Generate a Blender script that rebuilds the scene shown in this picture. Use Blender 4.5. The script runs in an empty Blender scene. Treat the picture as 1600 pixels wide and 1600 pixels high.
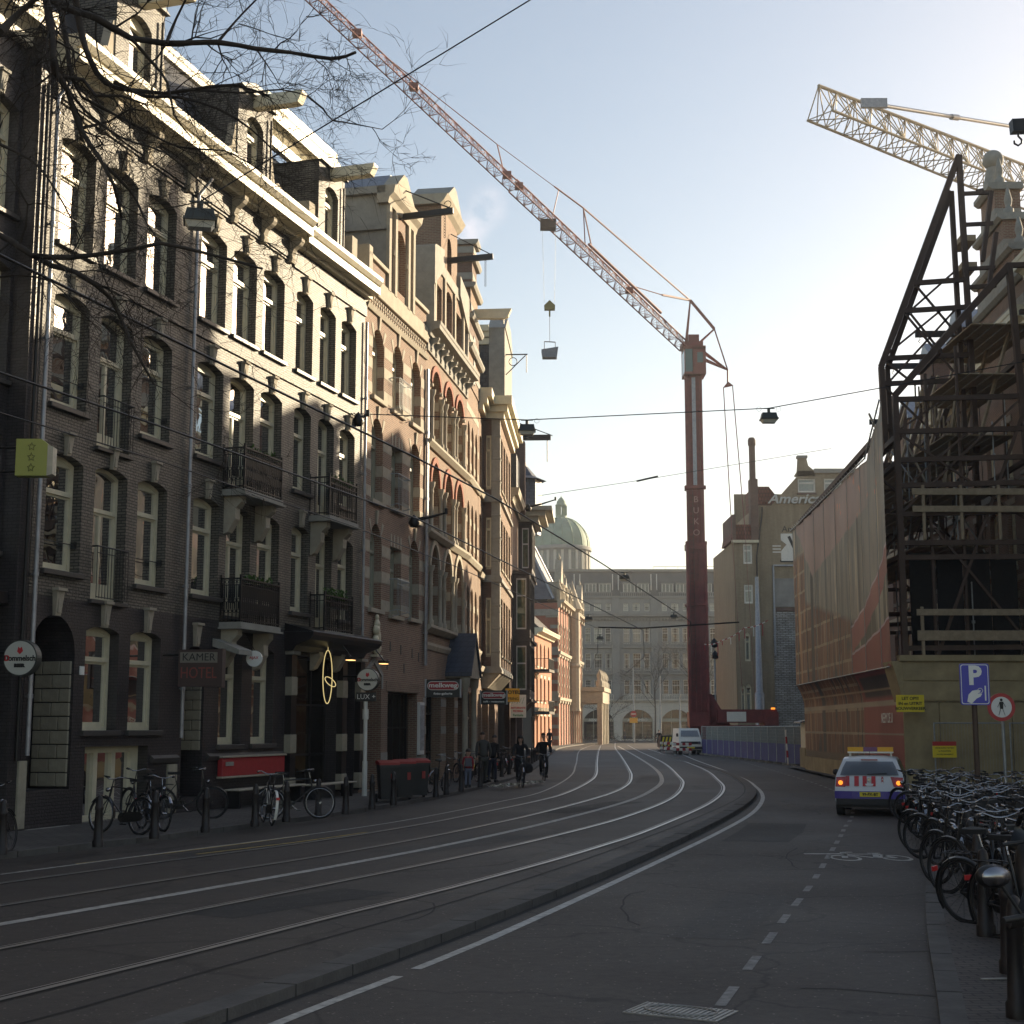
import bpy, bmesh, math, random
from math import sin, cos, tan, pi, atan2, hypot, radians
from mathutils import Vector, Matrix
random.seed(7)
R = random.uniform
scene = bpy.context.scene
COL = scene.collection
# ---------------------------------------------------------------- camera, world, sun, exposure
cam = bpy.data.cameras.new('camera'); camo = bpy.data.objects.new('camera', cam); COL.objects.link(camo)
cam.sensor_width = 36; cam.lens = 36 * 2286 / 1600; cam.clip_end = 6000; cam.clip_start = .1
camo.location = (0, 0, 2.15); camo.rotation_euler = (pi / 2 + math.atan(336 / 2286), 0, 0)
scene.camera = camo
SAZ, SEL = radians(50), radians(15)
SUND = Vector((sin(SAZ) * cos(SEL), cos(SAZ) * cos(SEL), sin(SEL)))
world = bpy.data.worlds.new('World'); scene.world = world; world.use_nodes = True
wn = world.node_tree.nodes; wl = world.node_tree.links; wn.clear()
wo = wn.new('ShaderNodeOutputWorld'); wb = wn.new('ShaderNodeBackground'); sky = wn.new('ShaderNodeTexSky')
sky.sky_type = 'NISHITA'; sky.sun_disc = False; sky.sun_elevation = SEL; sky.sun_rotation = SAZ
sky.air_density = 1.0; sky.dust_density = 1.0; sky.ozone_density = 1.4
wb.inputs[1].default_value = 0.105
# a thin steam cloud low over the roofs, as a soft patch of the sky in one direction
tc = wn.new('ShaderNodeTexCoord'); nz = wn.new('ShaderNodeTexNoise'); nz.inputs['Scale'].default_value = 42; nz.inputs['Detail'].default_value = 7
wl.new(tc.outputs['Generated'], nz.inputs['Vector'])
def cloud_spot(dirv, rad, amp):
    d = wn.new('ShaderNodeVectorMath'); d.operation = 'DISTANCE'; d.inputs[1].default_value = Vector(dirv).normalized()
    wl.new(tc.outputs['Generated'], d.inputs[0])
    m = wn.new('ShaderNodeMapRange'); m.interpolation_type = 'SMOOTHERSTEP'
    m.inputs[1].default_value = 0; m.inputs[2].default_value = rad; m.inputs[3].default_value = amp; m.inputs[4].default_value = 0
    wl.new(d.outputs['Value'], m.inputs[0]); return m.outputs[0]
def wmath(op, a, b):
    m = wn.new('ShaderNodeMath'); m.operation = op
    for i, x in enumerate((a, b)):
        if isinstance(x, (int, float)): m.inputs[i].default_value = x
        else: wl.new(x, m.inputs[i])
    return m.outputs[0]
def raydir(x, y):
    p = math.atan(336 / 2286); cx = (x - 800) / 2286; cy = (800 - y) / 2286
    return (cx, cos(p) - cy * sin(p), sin(p) + cy * cos(p))
spots = wmath('ADD', cloud_spot(raydir(762, 322), .02, .34), wmath('ADD', cloud_spot(raydir(738, 350), .02, .34), cloud_spot(raydir(720, 385), .018, .3)))
rm = wn.new('ShaderNodeMapRange'); rm.inputs[1].default_value = .38; rm.inputs[2].default_value = .72; wl.new(nz.outputs[0], rm.inputs[0])
cm = wmath('MULTIPLY', spots, rm.outputs[0])
mx = wn.new('ShaderNodeMix'); mx.data_type = 'RGBA'; mx.blend_type = 'MIX'
wl.new(cm, mx.inputs[0]); wl.new(sky.outputs[0], mx.inputs[6]); mx.inputs[7].default_value = (7.2, 7.0, 7.8, 1)
fb_ = wn.new('ShaderNodeVectorMath'); fb_.operation = 'MULTIPLY'; fb_.inputs[1].default_value = (1.12, .96, .83)   # warm film balance of the whole sky
wl.new(mx.outputs[2], fb_.inputs[0]); wl.new(fb_.outputs[0], wb.inputs[0]); wl.new(wb.outputs[0], wo.inputs[0])
sun = bpy.data.lights.new('sun', 'SUN'); suno = bpy.data.objects.new('sun', sun); COL.objects.link(suno)
sun.energy = 5.0; sun.angle = radians(.53); sun.color = (1, .82, .56)
suno.rotation_euler = SUND.to_track_quat('Z', 'Y').to_euler()
scene.view_settings.view_transform = 'Standard'; scene.view_settings.look = 'None'
scene.view_settings.exposure = 1.12; scene.view_settings.gamma = 1
scene.view_settings.use_curve_mapping = False
scene.render.engine = 'CYCLES'
try:
    scene.cycles.transparent_max_bounces = 12; scene.cycles.max_bounces = 6
except Exception: pass

# ---------------------------------------------------------------- materials
MATS = {}
def mat(name, col, rough=.7, metal=0, spec=.5, noise=0, nscale=6, bump=0, bscale=30, emit=None, estr=0, coat=0, dirt=0, alpha=1):
    if name in MATS: return MATS[name]
    m = bpy.data.materials.new(name); m.use_nodes = True; n = m.node_tree.nodes; l = m.node_tree.links
    b = n['Principled BSDF']; b.inputs['Roughness'].default_value = rough; b.inputs['Metallic'].default_value = metal
    b.inputs['Specular IOR Level'].default_value = spec; b.inputs['Base Color'].default_value = (*col, 1)
    if coat: b.inputs['Coat Weight'].default_value = coat; b.inputs['Coat Roughness'].default_value = .08
    if emit: b.inputs['Emission Color'].default_value = (*emit, 1); b.inputs['Emission Strength'].default_value = estr
    if noise or bump:
        t = n.new('ShaderNodeTexCoord')
    if noise:
        z = n.new('ShaderNodeTexNoise'); z.inputs['Scale'].default_value = nscale; z.inputs['Detail'].default_value = 8; z.inputs['Roughness'].default_value = .65
        l.new(t.outputs['Object'], z.inputs['Vector'])
        mr = n.new('ShaderNodeMapRange'); mr.inputs[1].default_value = .3; mr.inputs[2].default_value = .7
        mr.inputs[3].default_value = 1 - noise; mr.inputs[4].default_value = 1 + noise; l.new(z.outputs[0], mr.inputs[0])
        vm = n.new('ShaderNodeVectorMath'); vm.operation = 'SCALE'; vm.inputs[0].default_value = col; l.new(mr.outputs[0], vm.inputs['Scale'])
        l.new(vm.outputs[0], b.inputs['Base Color'])
    if bump:
        z2 = n.new('ShaderNodeTexNoise'); z2.inputs['Scale'].default_value = bscale; z2.inputs['Detail'].default_value = 5
        l.new(t.outputs['Object'], z2.inputs['Vector'])
        bp = n.new('ShaderNodeBump'); bp.inputs['Strength'].default_value = bump; bp.inputs['Distance'].default_value = .02
        l.new(z2.outputs[0], bp.inputs['Height']); l.new(bp.outputs[0], b.inputs['Normal'])
    MATS[name] = m; return m
def tilemat(name, c1, c2, mortar, w, h, msize=.01, rough=.75, spec=.5, bump=.6, noise=.25, offset=.5, flat=False, streak=0, bias=0):
    """brick / tile / slate material in metres on object coordinates"""
    if name in MATS: return MATS[name]
    m = bpy.data.materials.new(name); m.use_nodes = True; n = m.node_tree.nodes; l = m.node_tree.links
    b = n['Principled BSDF']; b.inputs['Roughness'].default_value = rough; b.inputs['Specular IOR Level'].default_value = spec
    t = n.new('ShaderNodeTexCoord'); sp = n.new('ShaderNodeSeparateXYZ'); l.new(t.outputs['Object'], sp.inputs[0])
    cb = n.new('ShaderNodeCombineXYZ')
    if flat: l.new(sp.outputs[0], cb.inputs[0]); l.new(sp.outputs[1], cb.inputs[1])
    else:
        ad = n.new('ShaderNodeMath'); ad.operation = 'ADD'; l.new(sp.outputs[0], ad.inputs[0]); l.new(sp.outputs[1], ad.inputs[1])
        l.new(ad.outputs[0], cb.inputs[0]); l.new(sp.outputs[2], cb.inputs[1])
    br = n.new('ShaderNodeTexBrick'); br.offset = offset; br.inputs['Scale'].default_value = 1
    br.inputs['Brick Width'].default_value = w; br.inputs['Row Height'].default_value = h; br.inputs['Mortar Size'].default_value = msize
    br.inputs['Mortar Smooth'].default_value = .1; br.inputs['Bias'].default_value = bias
    br.inputs['Color1'].default_value = (*c1, 1); br.inputs['Color2'].default_value = (*c2, 1); br.inputs['Mortar'].default_value = (*mortar, 1)
    l.new(cb.outputs[0], br.inputs['Vector'])
    z = n.new('ShaderNodeTexNoise'); z.inputs['Scale'].default_value = .7; z.inputs['Detail'].default_value = 9; z.inputs['Roughness'].default_value = .7
    if streak:
        mp = n.new('ShaderNodeMapping'); mp.inputs['Scale'].default_value = (3, 3, .35); l.new(t.outputs['Object'], mp.inputs[0]); l.new(mp.outputs[0], z.inputs['Vector'])
    else: l.new(t.outputs['Object'], z.inputs['Vector'])
    mr = n.new('ShaderNodeMapRange'); mr.inputs[1].default_value = .3; mr.inputs[2].default_value = .7
    mr.inputs[3].default_value = 1 - noise; mr.inputs[4].default_value = 1 + noise; l.new(z.outputs[0], mr.inputs[0])
    vm = n.new('ShaderNodeVectorMath'); vm.operation = 'SCALE'; l.new(br.outputs['Color'], vm.inputs[0]); l.new(mr.outputs[0], vm.inputs['Scale'])
    l.new(vm.outputs[0], b.inputs['Base Color'])
    if bump:
        bp = n.new('ShaderNodeBump'); bp.invert = True; bp.inputs['Strength'].default_value = bump; bp.inputs['Distance'].default_value = .012
        mxn = n.new('ShaderNodeMath'); mxn.operation = 'ADD'; z3 = n.new('ShaderNodeTexNoise'); z3.inputs['Scale'].default_value = 22; z3.inputs['Detail'].default_value = 3
        l.new(t.outputs['Object'], z3.inputs['Vector']); l.new(br.outputs['Fac'], mxn.inputs[0]); l.new(z3.outputs[0], mxn.inputs[1])
        l.new(mxn.outputs[0], bp.inputs['Height']); l.new(bp.outputs[0], b.inputs['Normal'])
    MATS[name] = m; return m
def glassmat(name, tint=(.75, .78, .78), extra=.04):
    m = bpy.data.materials.new(name); m.use_nodes = True; n = m.node_tree.nodes; l = m.node_tree.links; n.clear()
    o = n.new('ShaderNodeOutputMaterial'); mxs = n.new('ShaderNodeMixShader'); tr = n.new('ShaderNodeBsdfTransparent'); gl = n.new('ShaderNodeBsdfGlossy')
    tr.inputs[0].default_value = (*tint, 1); gl.inputs['Roughness'].default_value = .015
    lw = n.new('ShaderNodeFresnel'); lw.inputs[0].default_value = 1.55
    # slightly wavy old panes
    t = n.new('ShaderNodeTexCoord'); z = n.new('ShaderNodeTexNoise'); z.inputs['Scale'].default_value = 1.7; z.inputs['Detail'].default_value = 1; l.new(t.outputs['Object'], z.inputs['Vector'])
    bp = n.new('ShaderNodeBump'); bp.inputs['Strength'].default_value = .08; bp.inputs['Distance'].default_value = .05; l.new(z.outputs[0], bp.inputs['Height'])
    l.new(bp.outputs[0], gl.inputs['Normal']); l.new(bp.outputs[0], lw.inputs['Normal'])
    ad = n.new('ShaderNodeMath'); ad.operation = 'ADD'; ad.inputs[1].default_value = extra; ad.use_clamp = True; l.new(lw.outputs[0], ad.inputs[0])
    l.new(ad.outputs[0], mxs.inputs[0]); l.new(tr.outputs[0], mxs.inputs[1]); l.new(gl.outputs[0], mxs.inputs[2]); l.new(mxs.outputs[0], o.inputs[0])
    MATS[name] = m; return m
M = {}
M['brickA'] = tilemat('painted_grey_brick', (.165, .15, .122), (.115, .105, .087), (.04, .036, .032), .215, .066, .012, rough=.5, spec=.42, bump=1.8, noise=.34, streak=1)
M['brickA1'] = tilemat('painted_dark_grey_brick', (.055, .048, .05), (.042, .037, .039), (.022, .02, .021), .215, .066, .009, rough=.42, spec=.5, bump=.9, noise=.25, streak=1)
M['brickB'] = tilemat('red_brick', (.25, .135, .092), (.185, .1, .07), (.3, .26, .2), .215, .066, .011, rough=.85, bump=.7, noise=.2)
M['brickC'] = tilemat('orange_brick', (.24, .145, .098), (.185, .11, .075), (.28, .24, .18), .215, .066, .009, rough=.85, bump=.7, noise=.2)
M['brickG'] = tilemat('salmon_brick', (.42, .17, .09), (.36, .14, .075), (.4, .3, .22), .215, .066, .008, rough=.85, noise=.12)
M['brickT'] = tilemat('deep_red_brick', (.33, .09, .05), (.27, .075, .04), (.3, .2, .15), .215, .066, .008, rough=.85, noise=.15)
M['brickD'] = tilemat('brown_brick', (.17, .1, .075), (.13, .08, .06), (.16, .13, .11), .215, .066, .009, rough=.85, noise=.25)
M['brickY'] = tilemat('ochre_brick', (.34, .275, .175), (.28, .22, .14), (.26, .22, .17), .23, .07, .01, rough=.9, noise=.22, streak=1)
M['brickW'] = tilemat('whitewashed_rough_brick', (.36, .36, .35), (.22, .21, .19), (.14, .12, .1), .5, .16, .03, rough=.9, noise=.45, bias=-.2)
M['stone'] = mat('sandstone', (.37, .33, .26), .85, noise=.16, nscale=3, bump=.3, bscale=18)
M['stoneG'] = mat('grey_stone', (.29, .28, .25), .85, noise=.16, nscale=3, bump=.3, bscale=18)
M['stoneH'] = mat('pale_ashlar', (.24, .24, .225), .85, noise=.14, nscale=.6, bump=.2)
M['stoneL'] = mat('light_ashlar', (.5, .48, .42), .85, noise=.1, nscale=.8)
M['cream'] = mat('cream_paint', (.62, .57, .42), .45, noise=.1, nscale=4)
M['creamD'] = mat('weathered_cream_paint', (.5, .46, .36), .5, noise=.16, nscale=5)
M['white'] = mat('white_paint', (.72, .7, .64), .45, noise=.08, nscale=5)
M['frameg'] = mat('grey_green_frame_paint', (.33, .33, .26), .5, noise=.1)
M['blockstone'] = mat('pale_block_stone', (.33, .3, .23), .85, noise=.22, nscale=2.5, bump=.4, bscale=25)
M['sillA'] = mat('dark_painted_sill', (.06, .055, .052), .5, noise=.2)
M['black'] = mat('black_iron', (.012, .012, .013), .45, metal=.2)
M['blackp'] = mat('black_paint', (.014, .012, .013), .35, noise=.3, nscale=5)
M['zinc'] = mat('zinc', (.3, .31, .34), .45, metal=.6, noise=.2)
M['pipe'] = mat('grey_pipe', (.36, .36, .38), .4, metal=.3, noise=.2)
M['slate'] = tilemat('slate_roof', (.05, .052, .06), (.035, .037, .045), (.02, .02, .022), .25, .18, .012, rough=.55, noise=.25)
M['slateB'] = tilemat('blue_slate_roof', (.075, .085, .115), (.055, .065, .09), (.03, .03, .04), .25, .2, .01, rough=.5, noise=.2)
M['rooftile'] = tilemat('dark_clay_tile', (.06, .048, .042), (.042, .034, .03), (.014, .012, .011), .27, .36, .03, rough=.6, noise=.3, bump=1)
M['redtile'] = tilemat('red_clay_tile', (.2, .07, .04), (.15, .055, .035), (.06, .03, .02), .27, .36, .03, rough=.8, noise=.25)
M['curtain'] = mat('net_curtain', (.5, .48, .42), .9, noise=.2, nscale=9)
M['blind'] = mat('dark_blind', (.12, .09, .08), .9)
M['glass'] = glassmat('window_glass')
M['shopglass'] = glassmat('shop_glass', (.5, .5, .5), .03)
M['carglass'] = glassmat('car_glass', (.35, .36, .38), .05)
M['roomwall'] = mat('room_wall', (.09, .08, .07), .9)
M['steel'] = mat('polished_rail_steel', (.45, .45, .45), .42, metal=1)
M['rust'] = mat('rusty_brown_steel', (.075, .047, .033), .7, noise=.3, nscale=2)
M['wood'] = mat('raw_timber', (.3, .24, .16), .8, noise=.25, nscale=5)
M['wooddk'] = mat('dark_timber', (.12, .085, .05), .8, noise=.3, nscale=5)
M['plywood'] = mat('weathered_plywood', (.33, .27, .155), .85, noise=.25, nscale=1.3)
M['cranered'] = mat('crane_red_paint', (.17, .035, .032), .5, noise=.3, nscale=1.5)
M['cranejib'] = mat('crane_jib_red_brown', (.22, .075, .06), .55, noise=.2)
M['craneyel'] = mat('crane_yellow_paint', (.4, .32, .2), .5, noise=.2)
M['tyre'] = mat('tyre_rubber', (.015, .015, .016), .8)
M['chrome'] = mat('chrome', (.32, .32, .34), .25, metal=1)
M['bikeblk'] = mat('bike_black_enamel', (.01, .01, .011), .4, coat=.15)
M['bikegrn'] = mat('bike_green_enamel', (.02, .05, .035), .3, coat=.5)
M['red'] = mat('red_plastic', (.3, .02, .022), .45)
M['redp'] = mat('red_painted_board', (.36, .025, .03), .6, noise=.12)
M['signwhite'] = mat('sign_white', (.75, .75, .72), .4)
M['signblue'] = mat('traffic_sign_blue', (.06, .06, .42), .4)
M['signred'] = mat('traffic_sign_red', (.45, .03, .035), .4)
M['signyel'] = mat('sign_yellow', (.75, .6, .03), .5)
M['signorg'] = mat('sign_amber', (.8, .42, .03), .5)
M['txtblk'] = mat('black_lettering', (.01, .01, .01), .5)
M['txtwht'] = mat('white_lettering', (.75, .73, .68), .5)
M['txtred'] = mat('red_lettering', (.5, .02, .03), .5)
M['txtgrn'] = mat('green_lettering', (.03, .22, .08), .5)
M['leaf'] = mat('balcony_leaf_green', (.06, .13, .02), .6, noise=.4, nscale=20)
M['bark'] = mat('winter_bark', (.035, .028, .022), .9, noise=.3, nscale=8)
M['skin'] = mat('skin', (.5, .3, .22), .6)
M['hair'] = mat('dark_hair', (.03, .02, .015), .6)
M['coatblk'] = mat('black_wool_coat', (.012, .012, .015), .9)
M['coatgry'] = mat('grey_green_coat', (.06, .06, .055), .9)
M['jeans'] = mat('dark_jeans', (.03, .035, .06), .9)
M['cloth_red'] = mat('red_jacket', (.35, .03, .04), .9)
M['carwhite'] = mat('car_white_paint', (.6, .61, .63), .3, coat=.6)
M['carblue'] = mat('car_blue_paint', (.07, .05, .3), .3, coat=.6)
M['bumper'] = mat('black_bumper_plastic', (.02, .02, .022), .6)
M['lampred'] = mat('tail_lamp_red', (.3, .015, .015), .25, coat=.5)
M['lampon'] = mat('lit_amber_lamp', (.8, .25, .02), .4, emit=(1, .3, .03), estr=.7)
M['green_copper'] = mat('verdigris_copper', (.2, .28, .22), .7, noise=.18, nscale=.8)
M['fenceblue'] = mat('blue_fence_sheet', (.05, .045, .16), .7, noise=.2, nscale=1)
M['fencegal'] = mat('galvanised_mesh', (.33, .35, .36), .5, metal=.4, noise=.2)
M['lampglass'] = mat('milky_lamp_glass', (.7, .7, .62), .3)
M['lamphead'] = mat('dark_lamp_housing', (.05, .055, .05), .5)
M['neon'] = mat('pale_neon_tube', (.6, .5, .25), .4, emit=(.9, .7, .3), estr=.35)
M['reflect'] = mat('rear_reflector_red', (.6, .03, .03), .3, coat=.5)
M['binblk'] = mat('dark_bin_plastic', (.02, .02, .022), .5)
M['starsign'] = mat('yellow_green_lightbox', (.36, .38, .08), .45)
M['paper'] = mat('litter_paper', (.6, .58, .5), .8)
M['cast'] = mat('cast_iron_cover', (.3, .29, .27), .5, metal=.5, noise=.2)

# ---------------------------------------------------------------- mesh builder
class MB:
    def __init__(s): s.v = []; s.f = []; s.m = []; s.sm = []
    def add(s, vs, fs, mi=0, smooth=False):
        o = len(s.v); s.v += [tuple(v) for v in vs]
        for f in fs: s.f.append([i + o for i in f]); s.m.append(mi); s.sm.append(smooth)
        return s
    def box(s, x0, x1, y0, y1, z0, z1, mi=0):
        v = [(x, y, z) for z in (z0, z1) for y in (y0, y1) for x in (x0, x1)]
        return s.add(v, [(0, 2, 3, 1), (4, 5, 7, 6), (0, 1, 5, 4), (2, 6, 7, 3), (0, 4, 6, 2), (1, 3, 7, 5)], mi)
    def prism(s, poly, axis, a, b, mi=0, smooth=False):
        """poly: 2d points; axis 'x','y','z' extrusion from a to b"""
        def P(p, t): return {'x': (t, p[0], p[1]), 'y': (p[0], t, p[1]), 'z': (p[0], p[1], t)}[axis]
        n = len(poly); v = [P(p, a) for p in poly] + [P(p, b) for p in poly]
        fs = [list(range(n))[::-1], list(range(n, 2 * n))]
        s.add(v, fs, mi)
        return s.add(v, [(i, (i + 1) % n, n + (i + 1) % n, n + i) for i in range(n)], mi, smooth)
    def bar(s, p, q, w, h=None, mi=0):
        """square bar between two points"""
        h = h or w; p = Vector(p); q = Vector(q); d = (q - p)
        if d.length < 1e-6: return s
        d.normalize(); up = Vector((0, 0, 1)) if abs(d.z) < .95 else Vector((0, 1, 0))
        a = d.cross(up).normalized() * w / 2; b = a.cross(d).normalized() * h / 2
        v = [c + i * a + j * b for c in (p, q) for (i, j) in ((-1, -1), (1, -1), (1, 1), (-1, 1))]
        return s.add(v, [(3, 2, 1, 0), (4, 5, 6, 7), (0, 1, 5, 4), (1, 2, 6, 5), (2, 3, 7, 6), (3, 0, 4, 7)], mi)
    def tube(s, pts, r, n=6, mi=0, cap=True, smooth=True, closed=False):
        pts = [Vector(p) for p in pts]; k = len(pts); rs = r if isinstance(r, (list, tuple)) else [r] * k
        rings = []; prev = None
        for i, p in enumerate(pts):
            if closed: d = pts[(i + 1) % k] - pts[i - 1]
            else: d = (pts[min(i + 1, k - 1)] - pts[max(i - 1, 0)])
            if d.length < 1e-9: d = Vector((0, 0, 1))
            d.normalize()
            if prev is None:
                up = Vector((0, 0, 1)) if abs(d.z) < .9 else Vector((1, 0, 0)); a = d.cross(up).normalized()
            else:
                a = (prev - d * prev.dot(d))
                a = a.normalized() if a.length > 1e-6 else d.orthogonal().normalized()
            prev = a; b = d.cross(a)
            rings.append([p + (a * cos(2 * pi * j / n) + b * sin(2 * pi * j / n)) * rs[i] for j in range(n)])
        v = [q for rg in rings for q in rg]; fs = []
        for i in range(k if closed else k - 1):
            i2 = (i + 1) % k
            for j in range(n): fs.append((i * n + j, i * n + (j + 1) % n, i2 * n + (j + 1) % n, i2 * n + j))
        s.add(v, fs, mi, smooth)
        if cap and not closed:
            s.add(rings[0], [list(range(n))[::-1]], mi); s.add(rings[-1], [list(range(n))], mi)
        return s
    def cyl(s, p, q, r, n=12, mi=0, r2=None): return s.tube([p, q], [r, r if r2 is None else r2], n, mi)
    def lathe(s, prof, c=(0, 0, 0), n=16, mi=0, smooth=True, a0=0, a1=2 * pi):
        v = []; full = abs(a1 - a0 - 2 * pi) < 1e-6; k = n if full else n + 1
        for (r, z) in prof:
            for j in range(k):
                a = a0 + (a1 - a0) * j / n; v.append((c[0] + r * cos(a), c[1] + r * sin(a), c[2] + z))
        fs = []
        for i in range(len(prof) - 1):
            for j in range(n):
                j2 = (j + 1) % k; fs.append((i * k + j, i * k + j2, (i + 1) * k + j2, (i + 1) * k + j))
        return s.add(v, fs, mi, smooth)
    def disc(s, c, r, axis='y', t=.02, n=24, mi=0):
        poly = [(c[0] + r * cos(2 * pi * i / n), (c[2] if axis == 'y' else c[1]) + r * sin(2 * pi * i / n)) for i in range(n)]
        if axis == 'y': return s.prism(poly, 'y', c[1], c[1] + t, mi)
        if axis == 'x':
            poly = [(c[1] + r * cos(2 * pi * i / n), c[2] + r * sin(2 * pi * i / n)) for i in range(n)]
            return s.prism(poly, 'x', c[0], c[0] + t, mi)
        return s.prism(poly, 'z', c[2], c[2] + t, mi)
    def xf(s, mtx, start=0):
        for i in range(start, len(s.v)): s.v[i] = tuple(mtx @ Vector(s.v[i]))
        return s
    def mesh(s, name, mats):
        me = bpy.data.meshes.new(name); me.from_pydata(s.v, [], s.f); me.update()
        if not isinstance(mats, (list, tuple)): mats = [mats]
        for m in mats: me.materials.append(m)
        me.polygons.foreach_set('material_index', s.m); me.polygons.foreach_set('use_smooth', s.sm)
        return me
    def build(s, name, mats, parent=None, loc=None, rz=0, label=None, fixn=True):
        me = s.mesh(name, mats)
        if fixn:
            bm = bmesh.new(); bm.from_mesh(me); bmesh.ops.recalc_face_normals(bm, faces=bm.faces); bm.to_mesh(me); bm.free()
        return place(me, name, parent, loc, rz, label)
def place(me, name, parent=None, loc=None, rz=0, label=None):
    o = bpy.data.objects.new(name, me); COL.objects.link(o)
    if parent: o.parent = parent
    if loc is not None: o.location = loc
    if rz: o.rotation_euler = (0, 0, rz)
    if label: o['label'] = label
    return o
def tag(o, label=None, cat=None, group=None, kind=None):
    if label: o['label'] = label
    if cat: o['category'] = cat
    if group: o['group'] = group
    if kind: o['kind'] = kind
    return o
def thing(name, label, cat, loc=(0, 0, 0), rz=0, group=None):
    o = bpy.data.objects.new(name, None); COL.objects.link(o); o.empty_display_size = .2
    o.location = loc; o.rotation_euler = (0, 0, rz); return tag(o, label, cat, group)
def copy_tree(o, parent=None, loc=None, rz=None, label=None):
    c = o.copy(); COL.objects.link(c); c.parent = parent
    if loc is not None: c.location = loc
    if rz is not None: c.rotation_euler = (0, 0, rz)
    if label: c['label'] = label
    for ch in KIDS(o): copy_tree(ch, c)
    return c
def KIDS(o): return list(o.children)
def text(s, size, m, parent, loc, rot=(pi / 2, 0, 0), ext=.004, align='CENTER', xs=1, name='lettering', sx=0, yalign='CENTER'):
    cu = bpy.data.curves.new(name, 'FONT'); cu.body = s; cu.size = size; cu.align_x = align; cu.align_y = yalign; cu.extrude = ext; cu.offset = sx; cu.resolution_u = 3
    o = bpy.data.objects.new(name, cu); COL.objects.link(o)
    me = bpy.data.meshes.new_from_object(o.evaluated_get(bpy.context.evaluated_depsgraph_get()))
    bpy.data.objects.remove(o); bpy.data.curves.remove(cu)
    me.materials.clear(); me.materials.append(m); me.name = name
    o = bpy.data.objects.new(name, me); COL.objects.link(o); o.parent = parent; o.location = loc; o.rotation_euler = rot; o.scale = (xs, 1, 1)
    return o
def smooth_line(pts, step=1.0):
    """Catmull-Rom through 2d/3d points, resampled"""
    P = [Vector(p) for p in pts]; out = []
    for i in range(len(P) - 1):
        p0 = P[max(i - 1, 0)]; p1 = P[i]; p2 = P[i + 1]; p3 = P[min(i + 2, len(P) - 1)]
        n = max(1, int((p2 - p1).length / step))
        for j in range(n):
            t = j / n
            out.append(.5 * ((2 * p1) + (p2 - p0) * t + (2 * p0 - 5 * p1 + 4 * p2 - p3) * t * t + (3 * p1 - p0 - 3 * p2 + p3) * t ** 3))
    out.append(P[-1]); return out
# ---------------------------------------------------------------- facade kit
def arch_pts(x0, x1, z1, kind, rise, n=10):
    """points of an opening head from left to right; z1 = crown height"""
    w = x1 - x0; xm = (x0 + x1) / 2
    if kind == 'flat' or rise <= 0: return [(x0, z1), (x1, z1)]
    zs = z1 - rise; out = []
    if kind == 'point':
        r = (w * w / 4 + rise * rise) / w     # two arcs
        for i in range(n // 2 + 1):
            a = i / (n // 2); ang = a * math.asin(min(1, rise / r)); out.append((x0 + r - r * cos(ang), zs + r * sin(ang)))
        out[-1] = (xm, z1); return out + [(x1 + x0 - x, z) for x, z in out[-2::-1]]
    r = (w * w / 4 + rise * rise) / (2 * rise); zc = z1 - r; a0 = math.asin(min(1, (w / 2) / r))
    if rise > w / 2: a0 = pi - a0 if rise > r else a0
    return [(xm + r * sin(-a0 + 2 * a0 * i / n), zc + r * cos(-a0 + 2 * a0 * i / n)) for i in range(n + 1)]
def wall(mb, W, z0, z1, ops, depth=.22, mi=0, ri=None, x0=0, y=0):
    ri = mi if ri is None else ri
    xs = sorted({x0, x0 + W} | {o[0] for o in ops} | {o[1] for o in ops}); zs = sorted({z0, z1} | {o[2] for o in ops} | {o[3] for o in ops})
    xs = [a for a in xs if x0 <= a <= x0 + W]; zs = [a for a in zs if z0 <= a <= z1]
    for i in range(len(xs) - 1):
        j = 0
        while j < len(zs) - 1:
            xm = (xs[i] + xs[i + 1]) / 2
            def solid(k):
                zm = (zs[k] + zs[k + 1]) / 2
                return not any(o[0] < xm < o[1] and o[2] < zm < o[3] for o in ops)
            if solid(j):
                k = j
                while k + 1 < len(zs) - 1 and solid(k + 1): k += 1
                mb.add([(xs[i], y, zs[j]), (xs[i + 1], y, zs[j]), (xs[i + 1], y, zs[k + 1]), (xs[i], y, zs[k + 1])], [(0, 1, 2, 3)], mi); j = k + 1
            else: j += 1
    for o in ops:
        a, b, c, d, kind, rise = o[:6]; dp = o[7] if len(o) > 7 else depth
        pts = arch_pts(a, b, d, kind, rise); zs_ = pts[0][1]
        loop = [(a, c)] + pts + [(b, c)]
        if kind != 'flat' and rise > 0:
            for p, q in zip(pts[:-1], pts[1:]):
                mb.add([(p[0], y, p[1]), (q[0], y, q[1]), (q[0], y, d), (p[0], y, d)], [(0, 1, 2, 3)], mi)
        n = len(loop)
        for i in range(n):
            p = loop[i]; q = loop[(i + 1) % n]
            mb.add([(p[0], y, p[1]), (q[0], y, q[1]), (q[0], y + dp, q[1]), (p[0], y + dp, p[1])], [(3, 2, 1, 0)], ri)
    return mb
WIN = {}
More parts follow.
